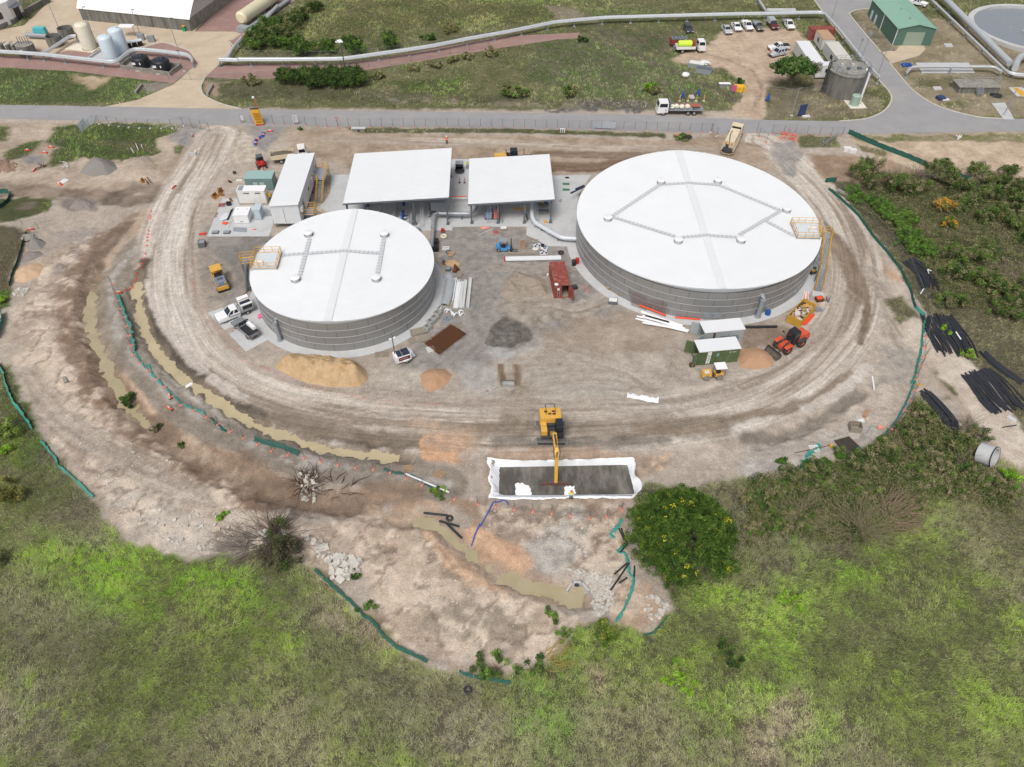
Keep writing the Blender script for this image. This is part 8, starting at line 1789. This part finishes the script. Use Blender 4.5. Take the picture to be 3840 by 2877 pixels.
def cabinb(label,t,c,z,m,rm,nm='site_office',base=.35):
    P=[g(t,*q,z)for q in c];T=thing(nm,label,'site office',(P[0][0],P[0][1],0));boxc(T,'wall',P,base,z-.1,m);boxc(T,'roof',P,z-.1,z+.05,rm).scale=(1,1,1);boxc(T,'base_frame',P,.1,base,DARK);L=P[-1];a=ang(P[3],P[2]);o=np.array(mid(P[3],P[2]))-np.array(P[0])
    MB().box((o[0],o[1]-.03,1.5),(1.2,.06,.8),a).build('window',GLASS,T);e=np.array(mid(P[1],P[2]))-np.array(P[0]);MB().box((e[0]+.02,e[1],.45),(.06,.9,2),0).build('door',GALV,T);e=np.array(mid(P[0],P[3]))-np.array(P[0]);MB().box((e[0]-.02,e[1],1.3),(.06,1.4,.9),0).build('window',GLASS,T)
OFF=mat('office_grey',(206,206,202),.6,var=.04)
cabinb('long white roofed site office behind the round tree','D',((320,340),(430,340),(560,520),(440,520)),2.9,OFF,ROOFW);cabinb('long grey roofed site office beside the pipeline','D',((562,350),(672,345),(805,520),(692,520)),2.9,OFF,mat('roof_pale',(206,202,192),.6,var=.05));cabinb('small site hut with rusty tan roof by the red container','D',((490,250),(582,247),(650,326),(545,328)),2.9,OFF,mat('roof_tan',(184,150,120),.7,var=.12));cabinb('white site office in front of the two long ones','D',((500,512),(690,512),(690,545),(505,548)),3.0,WHITE,ROOFW)
P=g('D',705,760);T=thing('concrete_reservoir','dark stained round concrete reservoir with rails on top','reservoir',P);r,h=4.5,5.2;MB().lathe([(r,0),(r,h),(r-.3,h)],36).build('wall',STAIN,T,True);MB().lathe([(r+.15,h-.15),(r+.15,h+.15),(0,h+.16)],36).build('roof_slab',CONCD,T)
rail(T,[(r*.95*cos(2*pi*i/12),r*.95*sin(2*pi*i/12),h+.15)for i in range(13)],m=GALV,toe=False)
for k in range(7):MB().box((-2.4+.8*k,1.2*sin(k*2),h+.15),(.6,.6,.5)).build('hatch',[GALV,CONC,GALVD][k%3],T)
for s in(0,.4):MB().path([(-r-.15-s,-.4,0),(-r-.15-s,-.4,h+1.6),(-r+.8,-.2,h+1.7)],.12,8).build('riser_pipe',DARK,T)
for x,y,hh in((1.5,2.5,5),(3.2,3.4,6)):MB().tube((x,y,h),(x+.2,y,h+hh),.07,6).box((x+.2,y,h+hh),(.5,.3,.5)).build('mast',GALV,T)
slab('white slab under the small green vessel','D','712,832 848,822 905,898 772,902',.12,mat('white_slab',(222,216,202),.7));T,r=vessel('pale green vessel on the white slab by the reservoir','D',800,865,36,2.3,mat('vessel_green',(160,180,164),.5,var=.05),'green_vessel',.15,z0=.15);MB().path([(r+.3,.4,.4),(r+.35,.5,6.5),(r+.6,3,6.6)],.22,10).build('white_riser',WHITE,T,True);MB().path([(r-.2,.6,2.3),(r,.9,8)],.2,8).build('steel_stack',GALVD,T)
T=thing('clarifier','round concrete clarifier tank with grey water','clarifier',g('D',2300,258));R=dist(g('D',2300,258),g('D',1742,210));MB().lathe([(R,0),(R,.9),(R-1.4,.9),(R-1.4,.2)],72).build('ring_wall',CONC,T,True);MB().lathe([(R-1.4,.3),(0,.3)],48).build('water',mat('clarifier_water',(136,142,148),.1,var=.04,spec=.6),T)
T2_=MB().box((0,0,.3),(3.2,2.6,.8)).build('scum_box',CONC,T);T2_.location=(-3.2,-3.5,0)
P=g('D',1830,760);T=thing('valve_chamber','concrete valve chamber with steel steps and rails','chamber',P);MB().box((-.5,1,0),(9,3.6,1.3)).build('chamber',STAIN,T);MB().box((-.5,1,1.3),(9.4,4,.2)).build('top_slab',CONCD,T);rail(T,[(-4,2.8,1.5),(4,2.8,1.5),(4,-.6,1.5)],m=GALV,toe=False);stair(T,(-.9,-.9,1.4),(-.9,-2.6,.1),.9,5,GALV,GALV,GALV);MB().lathe([(1.4,0),(1.4,.06),(0,.07)],20,(3.2,-1.9,0)).build('sump_mouth',BLKPL,T)
for x,y,l in((1580,378,'square concrete pit lid on the grass by the large pipe'),(1488,735,'square concrete pit lid near the blue pallets')):slab(l,'D',f'{x-38},{y-14} {x+28},{y-14} {x+42},{y+12} {x-22},{y+14}',.12,CONC,name='concrete_pit',cat='concrete pit')
def lamp(label,t,x,y,h,arm=1.2,m=GALV):T=thing('lamp_post',label,'lamp post',g(t,x,y));MB().tube((0,0,0),(0,0,h),.1,8,.06).build('pole',m,T);MB().tube((0,0,h),(arm,.1,h+.15),.04,6).build('arm',m,T);MB().box((arm,.1,h+.05),(.55,.25,.12)).build('lamp_head',DARK,T);MB().box((0,0,0),(.6,.6,.15)).build('footing',CONC,T)
for a in(('lamp post behind the farther concrete tank','A',500,262,6.5,-.9),('lamp post behind the cream tank','A',800,365,8.5,.4),('lamp post in front of the arch building wall','A',1165,300,6.2,.3),('lamp post at the red gravel island edge','A',1465,385,6.5,.8),('lamp post beside the side road near reservoir','D',990,640,6,1.6),('lamp post at the top of side road','D',608,180,6.5,.5),('short leaning lamp post at the tree enclosure','D',282,960,6,1),('thin lamp post beside the yellow marking','D',2040,955,6,1.4),('lamp post at the end of the black tank bund','A',1530,590,4.5,-.2)):lamp(*a)
T=thing('solar_light_pole','tall dark green pole with white solar head by the hedge','light pole',g('B',885,650));MB().tube((0,0,0),(-.2,.2,8.2),.16,8,.12).build('pole',mat('pole_green',(84,100,88),.6),T);MB().box((-.3,.2,8.2),(1.0,1.6,.12),.5).build('solar_panel',WHITE,T);MB().box((-1.0,.2,8.0),(.7,.3,.15)).build('lamp_head',WHITE,T)
PBS=mat('sign_navy',(50,66,110),.5,var=.3,scale=6)
for x,y,l in((362,960,'upright blue information sign by the yard entrance'),(1515,822,'blue wrapped pallet on the grass by the side road')):T=thing('notice_board' if x<900 else 'wrapped_pallet',l,'sign' if x<900 else 'pallet',g('D',x,y));MB().box((0,0,.1),(1.6,.25 if x<900 else 1.5,2.4 if x<900 else.5),.3).build('board',PBS,T);MB().box((.9,-.5,0),(1.6,.8,.25),.2).build('base',SWHITE,T)
T=thing('valve_pallet','blue valves on a pallet at the pipe elbow by road','valves',g('D',1230,555));MB().box((0,0,0),(3,1.8,.2),-.3).build('pallet',TIMBG,T)
for k in range(6):lump(((k%3-1)*.8,(k//3-.5)*.8,.5),(.4,.35,.35),8,5,k,.3).build('valve',BLUE,T,True)
for x,y,w,l in((1570,552,3.2,'open mesh rack with white bags in the yard'),(1632,598,3.2,'grey lidded rack in front of the open rack')):crate(l,g('C',x,y),-.35,(3.6,2.2,1.0),GALV,'storage_rack','rack',fill=SWHITE if x<1600 else GALVD)
single('white_bags','pile of white bags behind the racks','bags',lump((0,0,.5),(1.5,.9,.6),seed=5,ir=.3),SWHITE,g('C',1632,540));single('white_drum','white lump lying on grass by the yard fence','tank',lump((0,0,.5),(.95,.8,.6),14,8,2,.08),WHITE,g('C',1480,638),0,True)
T=thing('yellow_bin','yellow chemical bin at the yard gate','bin',g('C',1925,752));MB().box((0,0,0),(2.2,1.5,1.0)).build('body',mat('bin_yellow',(238,186,30),.5),T);MB().box((0,0,1.0),(2.3,1.6,.12)).build('lid',mat('bin_yellow',(238,186,30),.5),T)
sign('pink and white notice at the yard gate',g('C',1875,780),1.1,1.4,.6,0,mat('sign_pink',(206,90,140),.6));T=thing('white_table','white folding table by the yard gate','table',g('C',1800,720));MB().box((0,0,.8),(2.6,1,.06)).build('top',WHITE,T);MB().box((0,0,0),(2.2,.6,.8)).build('frame',GALV,T)
for i,x in enumerate((1432,1500,1570,1632)):T=thing('yellow_bollard',ORD[i]+' yellow post from the left behind the flatbed truck','bollard',g('C',x,838),0,'yellow posts by the road');MB().lathe([(.12,.1),(.12,1.4),(0,1.45)],8).build('post',mat('post_amber',(222,168,90),.6),T);MB().box((0,0,0),(.5,.5,.1)).build('base',SWHITE,T)
for x,y,l in((1455,815,'blue pump behind the flatbed truck load'),(1583,795,'blue hydrant post behind the flatbed truck'),(2160,835,'blue bin inside the tree enclosure gate')):T=thing('blue_unit',l,'hydrant',g('C',x,y));MB().lathe([(.35,0),(.35,.9),(.2,1.1),(.2,1.5),(0,1.55)],12).build('barrel',BLUE,T,True);MB().box((0,0,0),(.9,.9,.12)).build('base',DARK,T)
slab('flat concrete lid on the grass behind the flatbed truck','C','1505,790 1545,788 1560,818 1520,820',.1,CONC,name='concrete_pit',cat='concrete pit');slab('white equipment slab north of the parked utes','D','70,105 320,110 310,85 80,85',.5,CONC,name='equipment_slab',cat='slab')


# ================================================================== VEGETATION
LEAF=mat('leaf',(90,110,60),.8,var=.12,scale=.8,spec=.12,vcol=True);BARK=mat('bark',(104,92,78),.9,var=.25,scale=5);TWIG=mat('twig',(132,120,104),.9,var=.2,scale=4)
rv=np.random.default_rng(21)
def leaves(C,S,cols,name,parent,droop=.3):
    """leaf-sized quads at points C with sizes S; colours picked and jittered"""
    n=len(C);a=rv.normal(size=(n,3));a[:,2]*=.6;a/=np.linalg.norm(a,axis=1)[:,None];b=rv.normal(size=(n,3));b-=(b*a).sum(1)[:,None]*a;b/=np.linalg.norm(b,axis=1)[:,None]
    a=a*S[:,None];b=b*S[:,None]*.55;V=np.stack([C-a,C-b*.9,C+a,C+b*.9],1).reshape(-1,3)
    F=np.arange(4*n).reshape(n,4);return npmesh(name,V,F,LEAF,np.repeat(np.minimum(cols*1.35,.7),4,0),parent)
def crown(T,blobs,n,size,pal,name='crown',gap=70,acc=None):
    """blobs: (x,y,z,rx,ry,rz) clumps; leaves sit in the outer shell of many small clumps so that sky and shade show between"""
    B_=np.array(blobs,float);w=(B_[:,3]*B_[:,4])**.8;k=max(8,n//gap);idx=rv.choice(len(B_),k,p=w/w.sum());d=rv.normal(size=(k,3));d/=np.linalg.norm(d,axis=1)[:,None];d[:,2]=np.where(d[:,2]<-.35,-d[:,2],d[:,2]);q=B_[idx]
    cc=q[:,:3]+d*q[:,3:]*(rv.random((k,1))**.35*.92+.06);cs=q[:,3:].mean(1)*(.28 if gap>60 else.2)+size;ci=rv.integers(0,k,n);e=rv.normal(size=(n,3));e/=np.linalg.norm(e,axis=1)[:,None]
    C=cc[ci]+e*(cs[ci]*rv.random(n)**.5)[:,None];C[:,2]=np.maximum(C[:,2],.05)
    P=np.array([alb(*c)for c in pal]);tc=rv.integers(0,len(P),k);col=P[tc[ci]]*(.75+.5*rv.random((n,1)));
    if acc is not None:m=(rv.random(k)<acc[1])[ci]&(d[ci,2]>.1)&(rv.random(n)<.55);col[m]=alb(*acc[0])*(.8+.4*rv.random((m.sum(),1)))
    return leaves(C,size*(.6+.8*rv.random(n)),col,name,T)
def limbs(T,h,R,n,r0,seed,m=BARK,nm='trunk',br='limb'):
    rr=random.Random(seed);MB().path([(0,0,-.1),(.05*R*.3,0,h*.3),(.1*R*.3,.05,h*.55)],[r0,r0*.8,r0*.55],8).build(nm,m,T,True)
    for k in range(n):
        a=2*pi*k/n+rr.random();l=R*rr.uniform(.5,.9);p0=np.array([.03*R,0,h*rr.uniform(.25,.5)]);MB().path([p0,p0+[l*.45*cos(a),l*.45*sin(a),h*.22],p0+[l*cos(a),l*sin(a),h*rr.uniform(.25,.45)]],[r0*.45,r0*.3,r0*.1],5).build(br,m,T)
def bush(label,t,x,y,R,h,n,pal,size=.16,name='bush',nb=6,acc=None,grp=None,cat='bush',seed=0,ry=None,z=0.,shape=None):
    P=g(t,x,y,z);rr=random.Random(seed+int(x*7+y));T=thing(name,label,cat,(P[0],P[1],float(gz(P[0],P[1]))),0,grp);bl=[]
    ry=ry or R
    for k in range(nb):a=2*pi*rr.random();q=rr.random()**.5*.6;s=rr.uniform(.4,.62);bl.append((R*q*cos(a),ry*q*sin(a),h*rr.uniform(.35,.6),R*s,ry*s,h*rr.uniform(.35,.45)))
    crown(T,bl,n,size,pal,acc=acc);limbs(T,h,R*.8,4,.05+.02*R,seed+3,nm='stem');return T
DG=[(58,78,38),(72,94,44),(48,66,34),(84,104,52)];MG=[(86,112,48),(100,126,56),(74,98,44),(64,84,42)];OL=[(100,106,62),(114,116,74),(84,90,54),(128,124,86)];BG=[(112,148,40),(126,158,56),(92,128,40)];YO=[(190,140,50),(170,130,60),(130,120,60),(110,100,60)];GB=[(120,114,84),(134,126,100),(104,102,74),(92,102,58)]
# the big flowering tree
P=g('V',1482,1275);Q=g('V',1482,1040,5);T=thing('flowering_tree','big round dark green tree with yellow flower clusters by the pit','tree',(P[0],(P[1]+Q[1])/2-.1,0));h=7;bl=[];rr=random.Random(9)
for k in range(120):a=2*pi*rr.random();q=rr.random()**.45;bl.append((5.6*q*cos(a),5.9*q*sin(a),1.0+5.6*(1-q**2.6)*rr.uniform(.8,1.05),rr.uniform(1.2,1.8),rr.uniform(1.2,1.8),rr.uniform(.9,1.4)))
crown(T,bl,80000,.1,[(58,82,30),(72,96,36),(46,68,26),(88,112,46),(64,88,34)],acc=((176,168,44),.05),gap=42);limbs(T,h,5,9,.3,4)
# tree in the enclosure
P=g('D',265,735);T=thing('enclosure_tree','spreading green tree with a bare grey side by the offices','tree',(P[0],P[1],0));bl=[(3.2*cos(a)*q,2.2*sin(a)*q,4.6+1.4*(1-q),2.1,1.9,1.3)for a,q in((0,.3),(1,.9),(2,.9),(3,1),(4,.9),(5,.8),(5.8,.9))];crown(T,bl,7000,.26,[(62,88,42),(50,74,36),(78,104,52),(92,112,62)],acc=((236,236,232),.02));limbs(T,6,3.5,7,.25,6);crown(T,[(4.3,-.3,4.8,1.5,1.6,1.6)],900,.12,[(132,124,110),(118,112,100)],'bare_twigs')
# hedges and bushes: rows named by their order along a landmark
def rowb(fmt,t,pts,R,h,n,pal,size,grp,**k):
    for i,q in enumerate(pts.split()):
        x,y=map(float,q.split(','));s=.8+.4*random.random();bush(fmt.format(ORD[i]),t,x,y,R*s,h*(.85+.3*random.random()),int(n*s),pal,size,grp=grp,seed=i,**k)
rowb('{} clump from the left in the dense hedge below the pipeline','B','400,690 500,700 590,705 690,700 790,705 880,700 970,690',3.6,3.8,9000,DG,.15,'clumps of the roadside hedge');rowb('{} bush from the left along the pipe north of the hedge','B','110,400 190,330 270,250 330,400 440,420 540,440 760,430 940,430 1230,400',3.6,3.2,5000,DG+MG,.16,'bushes behind the pipeline');rowb('{} bush from the bottom beside the cream cylinder tank','B','150,350 350,330 420,240 520,160 600,90',4.0,3.4,5000,DG+OL,.17,'bushes by the cream cylinder')
rowb('{} shrub from the left on the grassy slope by the flatbed truck','C','30,790 130,800 540,800',2.2,2.4,1300,MG+OL,.22,'shrubs on the roadside slope');bush('green topped shrub with a bare brown base behind the flatbed','C',1180,755,2.0,2.2,900,BG,.2);bush('brown bare shrub below the green topped one','C',1210,790,2.6,1.6,1000,GB,.18);bush('small dark bush at the yard gate','C',1940,700,1.2,1.4,500,DG,.18);bush('small dark bush at the end of red gravel path','C',620,345,1.5,1.4,600,DG,.2);rowb('{} scrub clump from the left on the field edge above the slope','B','80,700 1150,640 1430,590 1620,560 1750,520 1900,490 2080,460',2.6,1.3,700,OL+GB,.22,'scrub clumps on the field edge');bush('round shrub in the far field left of the pipeline','B',1730,260,3,1.6,900,OL,.24);bush('pale green shrub in the far field beside the round one','B',1560,330,2.2,1.6,800,MG,.24)
# east thicket
rowb('{} bush from the top in the green row along the east fence','J','820,110 900,150 990,180 1050,230 1120,300 1200,350 1280,420 1250,500 1330,530 1400,560 1220,290',2.4,1.8,4200,MG+[(92,132,50)],.11,'green bushes along the east fence');rowb('{} bush from the left in the upper east thicket','D','820,1480 880,1420 900,1560 1060,1560 1160,1600 1280,1600 1440,1480 1530,1440 1560,1560 1700,1600 1800,1460 1950,1540 2060,1480 2100,1600',2.7,3.4,3600,DG+MG+OL+GB,.12,'bushes of the upper east thicket')
rowb('{} bush from the top in the right edge thicket','J','1230,50 1650,190 1750,160 1900,100 2050,60 2150,150 1980,260 1850,300 2080,330 2200,250 2190,420 1750,620 1600,610 1880,600 1600,760 1720,760 1850,800 2020,900 2150,980 2100,1090 2000,1050 1580,960 2200,860',2.5,2.6,3400,DG+OL+MG+GB,.12,'bushes of the right edge thicket');bush('orange leaved bush in the brown clearing','J',1530,200,2.4,2.6,1500,YO,.18);bush('smaller orange and green bush below the orange leaved one','J',1600,350,1.9,2.2,1100,YO+MG,.18)
rowb('{} scrub mound from the left behind the vine covered fence','N','60,1130 250,1100 420,1000 600,960 820,880 1000,900 1180,800 1350,760 1500,830 1350,620 1450,480 1560,900 1700,860 1850,980 1750,760 1880,640',2.4,1.7,2400,OL+GB+DG,.11,'scrub mounds behind the vine fence');rowb('{} weedy shrub from the left south of the scrub mounds','Q','820,210 900,260 1000,300 1100,300 850,340 960,150 1200,120 1400,140 1700,60 1850,120 2000,60 2100,110',2.2,1.5,2200,OL+GB+MG,.1,'weedy shrubs beside the flowering tree')
rowb('{} vine clump from the left along the east bench edge','N','300,900 480,900 640,860 780,820 900,790 1000,760 1090,690',1.1,1.0,1100,[(60,92,34),(72,104,40)],.12,'vine clumps on the fence')
for t,x,y,R,h,n,pal,l in(('K',1075,320,1.5,1.3,1500,DG,'round green shrub in the outer channel'),('K',1290,540,1.1,.9,900,DG+GB,'grey green shrub beside the muddy channel'),('K',1495,682,.7,.5,350,DG,'small weed in the muddy channel'),('K',1840,1305,.9,.6,600,BG,'bright weed clump on the lower west slope'),('L',380,1560,4.0,2.0,3200,[(74,72,52),(88,84,62),(60,62,44),(70,88,44)],'dark leafy mound over the dead brush pile'),('L',1640,1100,1.6,.6,700,BG+DG,'green weeds beside the white pipe left of pit'),('O',1820,720,1.3,1.1,600,MG,'green weed clump at the east of the earth lobe'),('O',1460,1040,2.4,1.2,1300,MG,'creeping weeds at the tip of the earth lobe'),('O',1680,1050,1.8,1.2,900,DG+MG,'weeds at the lower right of the earth lobe'),('O',1900,820,1.4,1.0,600,MG,'weeds above the yellow reeds'),('O',2140,830,2.1,1.8,1600,[(90,110,40),(76,98,36),(110,118,50)],'olive shrub below the riprap stones'),('O',640,640,1.2,.8,600,MG,'weeds inside the silt fence on the lobe'),('O',560,440,1.0,.7,500,DG,'weeds beside the broken concrete heap'),('E',40,960,1.2,1.0,700,BG,'bright bush at the far left edge'),('K',50,620,2.2,1.8,1700,[(140,154,80),(116,134,62),(92,112,50)],'pale tufted shrub at the left edge'),('K',60,1140,2.4,2.4,2200,[(122,116,66),(106,108,60),(88,92,50)],'olive brown shrub at the left edge below the tufted one'),('R',20,100,1.6,1.8,900,OL,'olive shrub at the left edge of the grass'),('K',40,780,1.2,1,600,BG,'small bright shrub at the left edge'),('C',1450,1145,1.1,.8,600,MG,'green weed clump on the haul road verge'),('B',505,1075,.7,.6,300,MG,'weed tuft under the road fence'),('Q',1020,700,1.7,.7,900,BG,'bright creeper patch in the right grass'),('Q',740,950,2.0,.8,900,DG,'dark weed patch in the right grass'),('Q',450,1080,2.2,.6,800,BG,'bright creeper patch at the bottom centre'),('J',1530,1210,1.1,.9,500,BG,'bright weed growing through the black pipes'),('J',1760,1420,1.8,1.0,900,BG+OL,'weeds between the lower black pipe heaps'),('Q',2140,90,1.8,1.2,900,BG,'bright leafy shrub beside the east track')):bush(l,t,x,y,R,h,n,pal,.13 if t!='C' else.17,cat='bush')
def dead(label,t,x,y,R,n,seed,m=TWIG,name='dead_bush',cat='dead bush',dirn=None,up=.6):
    P=g(t,x,y);T=thing(name,label,cat,(P[0],P[1],float(gz(P[0],P[1]))));rr=random.Random(seed);mb=MB()
    for k in range(n):
        a=rr.random()*2*pi if dirn is None else dirn+rr.gauss(0,.6);q=rr.random()*R*.35;p=np.array([q*cos(a*3),q*sin(a*3),0.]);d=np.array([cos(a),sin(a),up*rr.uniform(.4,1.4)]);pts=[p]
        for j in range(4):d=d+np.array([rr.gauss(0,.22),rr.gauss(0,.22),rr.gauss(-.04,.15)]);d/=np.linalg.norm(d);p=p+d*R*rr.uniform(.18,.34);p[2]=max(p[2],.02);pts.append(p)
        mb.path(pts,[.035,.03,.025,.018,.008],4,False)
    stuff(mb.build('twigs',m,T));return T
dead('large bare twiggy bush right of the flowering tree','Q',1380,330,4.6,190,1,mat('twig_olive',(128,122,92),.9,var=.25));dead('second bare twiggy bush leaning to the right','Q',1520,260,4.2,130,2,mat('twig_tan',(146,126,104),.9,var=.2),dirn=.3);dead('grey twiggy bush beside the flowering tree','Q',1080,260,3.2,130,3,mat('twig_olive',(128,122,92),.9));dead('dark dead brush pile below the west slope','L',260,1500,5.0,220,4,mat('twig_dark',(96,86,78),.9,var=.2),'brush_pile','brush pile',up=.25);dead('bleached dead brush at the left of the brush pile','L',40,1560,3.6,90,5,mat('twig_grey',(134,124,114),.9),'brush_pile','brush pile',pi*.95,.2);dead('yellow reed stems at the lower right of the lobe','O',1790,980,3.0,26,6,mat('reed_yellow',(160,140,70),.8),'reeds','reeds',.2,.5);dead('bare sapling behind the concrete pipe ring','N',1760,900,3.4,80,7);dead('small bare shrub beside the east track','N',1850,570,2.6,70,8);dead('bare sapling in the upper east thicket','D',1120,1500,3.4,60,9,up=1.6);dead('second bare sapling in the upper east thicket','D',1330,1480,3.4,60,10,up=1.6)

# ---- low scrub cover that reads as one mass
def scrub(label,pts,n,h,pal,size,name='scrub_cover'):
    P=np.array([p[:2]for p in pts]);lo,hi=P.min(0),P.max(0);x=rv.uniform(lo[0],hi[0],n*3);y=rv.uniform(lo[1],hi[1],n*3);k=segdist(x,y,pts,True)[3];x,y=x[k][:n],y[k][:n];n=len(x)
    m=fbm(x,y,3,.55);z=gz(x,y)+h*(.15+np.clip(m*1.5-.35,0,1))*rv.random(n)**.5;Pc=np.array([alb(*c)for c in pal]);i=np.clip((fbm(x+9,y,3,.4)*1.3-.15)*len(Pc),0,len(Pc)-1).astype(int);i=np.where(rv.random(n)<.3,rv.integers(0,len(Pc),n),i)
    o=leaves(np.stack([x,y,z],-1),size*(.6+.8*rv.random(n)),Pc[i]*(.7+.5*rv.random((n,1))),name,None);stuff(o);tag(o,label,'scrub')
scrub('tangled grey green scrub behind the vine covered fence',gp('N','0,990 300,920 600,880 900,800 1100,690 1250,560 1380,330 1500,420 1680,600 1850,650 1900,760 1850,880 2000,960 2200,1080 2200,1300 1700,1150 1400,1400 900,1550 500,1500 0,1350'),60000,1.2,OL+GB+OL+DG+GB,.1)
scrub('mixed scrub filling the east thicket',gp('J','660,60 800,60 1000,0 1700,-60 2209,-60 2450,0 2450,1250 2150,1100 1900,1050 1600,1000 1400,700 1250,560 1150,420 1000,300 800,180'),80000,1.0,GB+OL+DG+OL+GB,.1)
# ---- grass: tussocks over every grassy part of the ground, coloured by the soil map below them
def tufts(name,x0,x1,y0,y1,dens,L,nb,w,label,keep=.35,lean=.6):
    n=int((x1-x0)*(y1-y0)*dens);x=rv.uniform(x0,x1,n);y=rv.uniform(y0,y1,n);gm=gsample(PT.grass,x,y);k=rv.random(n)<np.clip((gm-keep)/(1-keep),0,1)**.7
    k&=np.abs(x)<44+y*.78;ck=fbm(x+3,y+77,3,1.0/L);k&=rv.random(n)<np.clip((ck-.22)*3,.1,1)
    for q in PAVED[:99]:m=np.nonzero(k)[0];k[m]&=~segdist(x[m],y[m],q,True)[3]
    x,y=x[k],y[k];n=len(x);z=gz(x,y);c=gsample(PT.c0,x,y);lc=fbm(x,y,3,.35)*.45+ck[k]*.55;hc=fbm(x-40,y+5,2,1.6/L)
    wd=(fbm(x+31,y,2,.05)*2*pi*1.3)+1.;l=L*(.55+.9*rv.random(n))*(.7+.6*lc);br=(.66+.3*lc+.34*hc)*(.58+.84*rv.random(n))
    N_=n*nb;R_=lambda a:np.repeat(a,nb,0);az=R_(wd)+rv.normal(0,1.1,N_);el=rv.uniform(.1,.8,N_);ll=R_(l)*(.6+.6*rv.random(N_));bx=R_(x)+rv.normal(0,L*.35,N_);by=R_(y)+rv.normal(0,L*.35,N_);bz=R_(z)-.02
    dx,dy,dz=np.cos(az)*np.cos(el)*ll,np.sin(az)*np.cos(el)*ll,np.sin(el)*ll;px,py=-np.sin(az)*w,np.cos(az)*w
    V=np.stack([np.stack([bx-px,by-py,bz],-1),np.stack([bx+px,by+py,bz],-1),np.stack([bx+dx,by+dy,bz+dz],-1)],1).reshape(-1,3)
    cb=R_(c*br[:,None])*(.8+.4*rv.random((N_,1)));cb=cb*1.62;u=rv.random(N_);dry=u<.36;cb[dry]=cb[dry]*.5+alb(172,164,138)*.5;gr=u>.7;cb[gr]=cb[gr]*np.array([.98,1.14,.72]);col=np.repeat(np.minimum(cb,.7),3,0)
    o=npmesh(name,V,np.arange(3*N_).reshape(-1,3),GRS,col);stuff(o);tag(o,label,'grass');return o
GRS=mat('grass_blade',(100,110,60),.9,var=.1,scale=.6,spec=.08,vcol=True)
tufts('meadow_grass',-78,78,18,62,32,.44,6,.026,'long matted green and dry grass filling the foreground')
tufts('side_grass',-85,85,62,126,11,.44,5,.03,'rough grass on the east and west sides of the site')
tufts('far_grass',-150,150,126,225,4.4,.6,4,.05,'tall dry grass of the fields beyond the main road',.3)
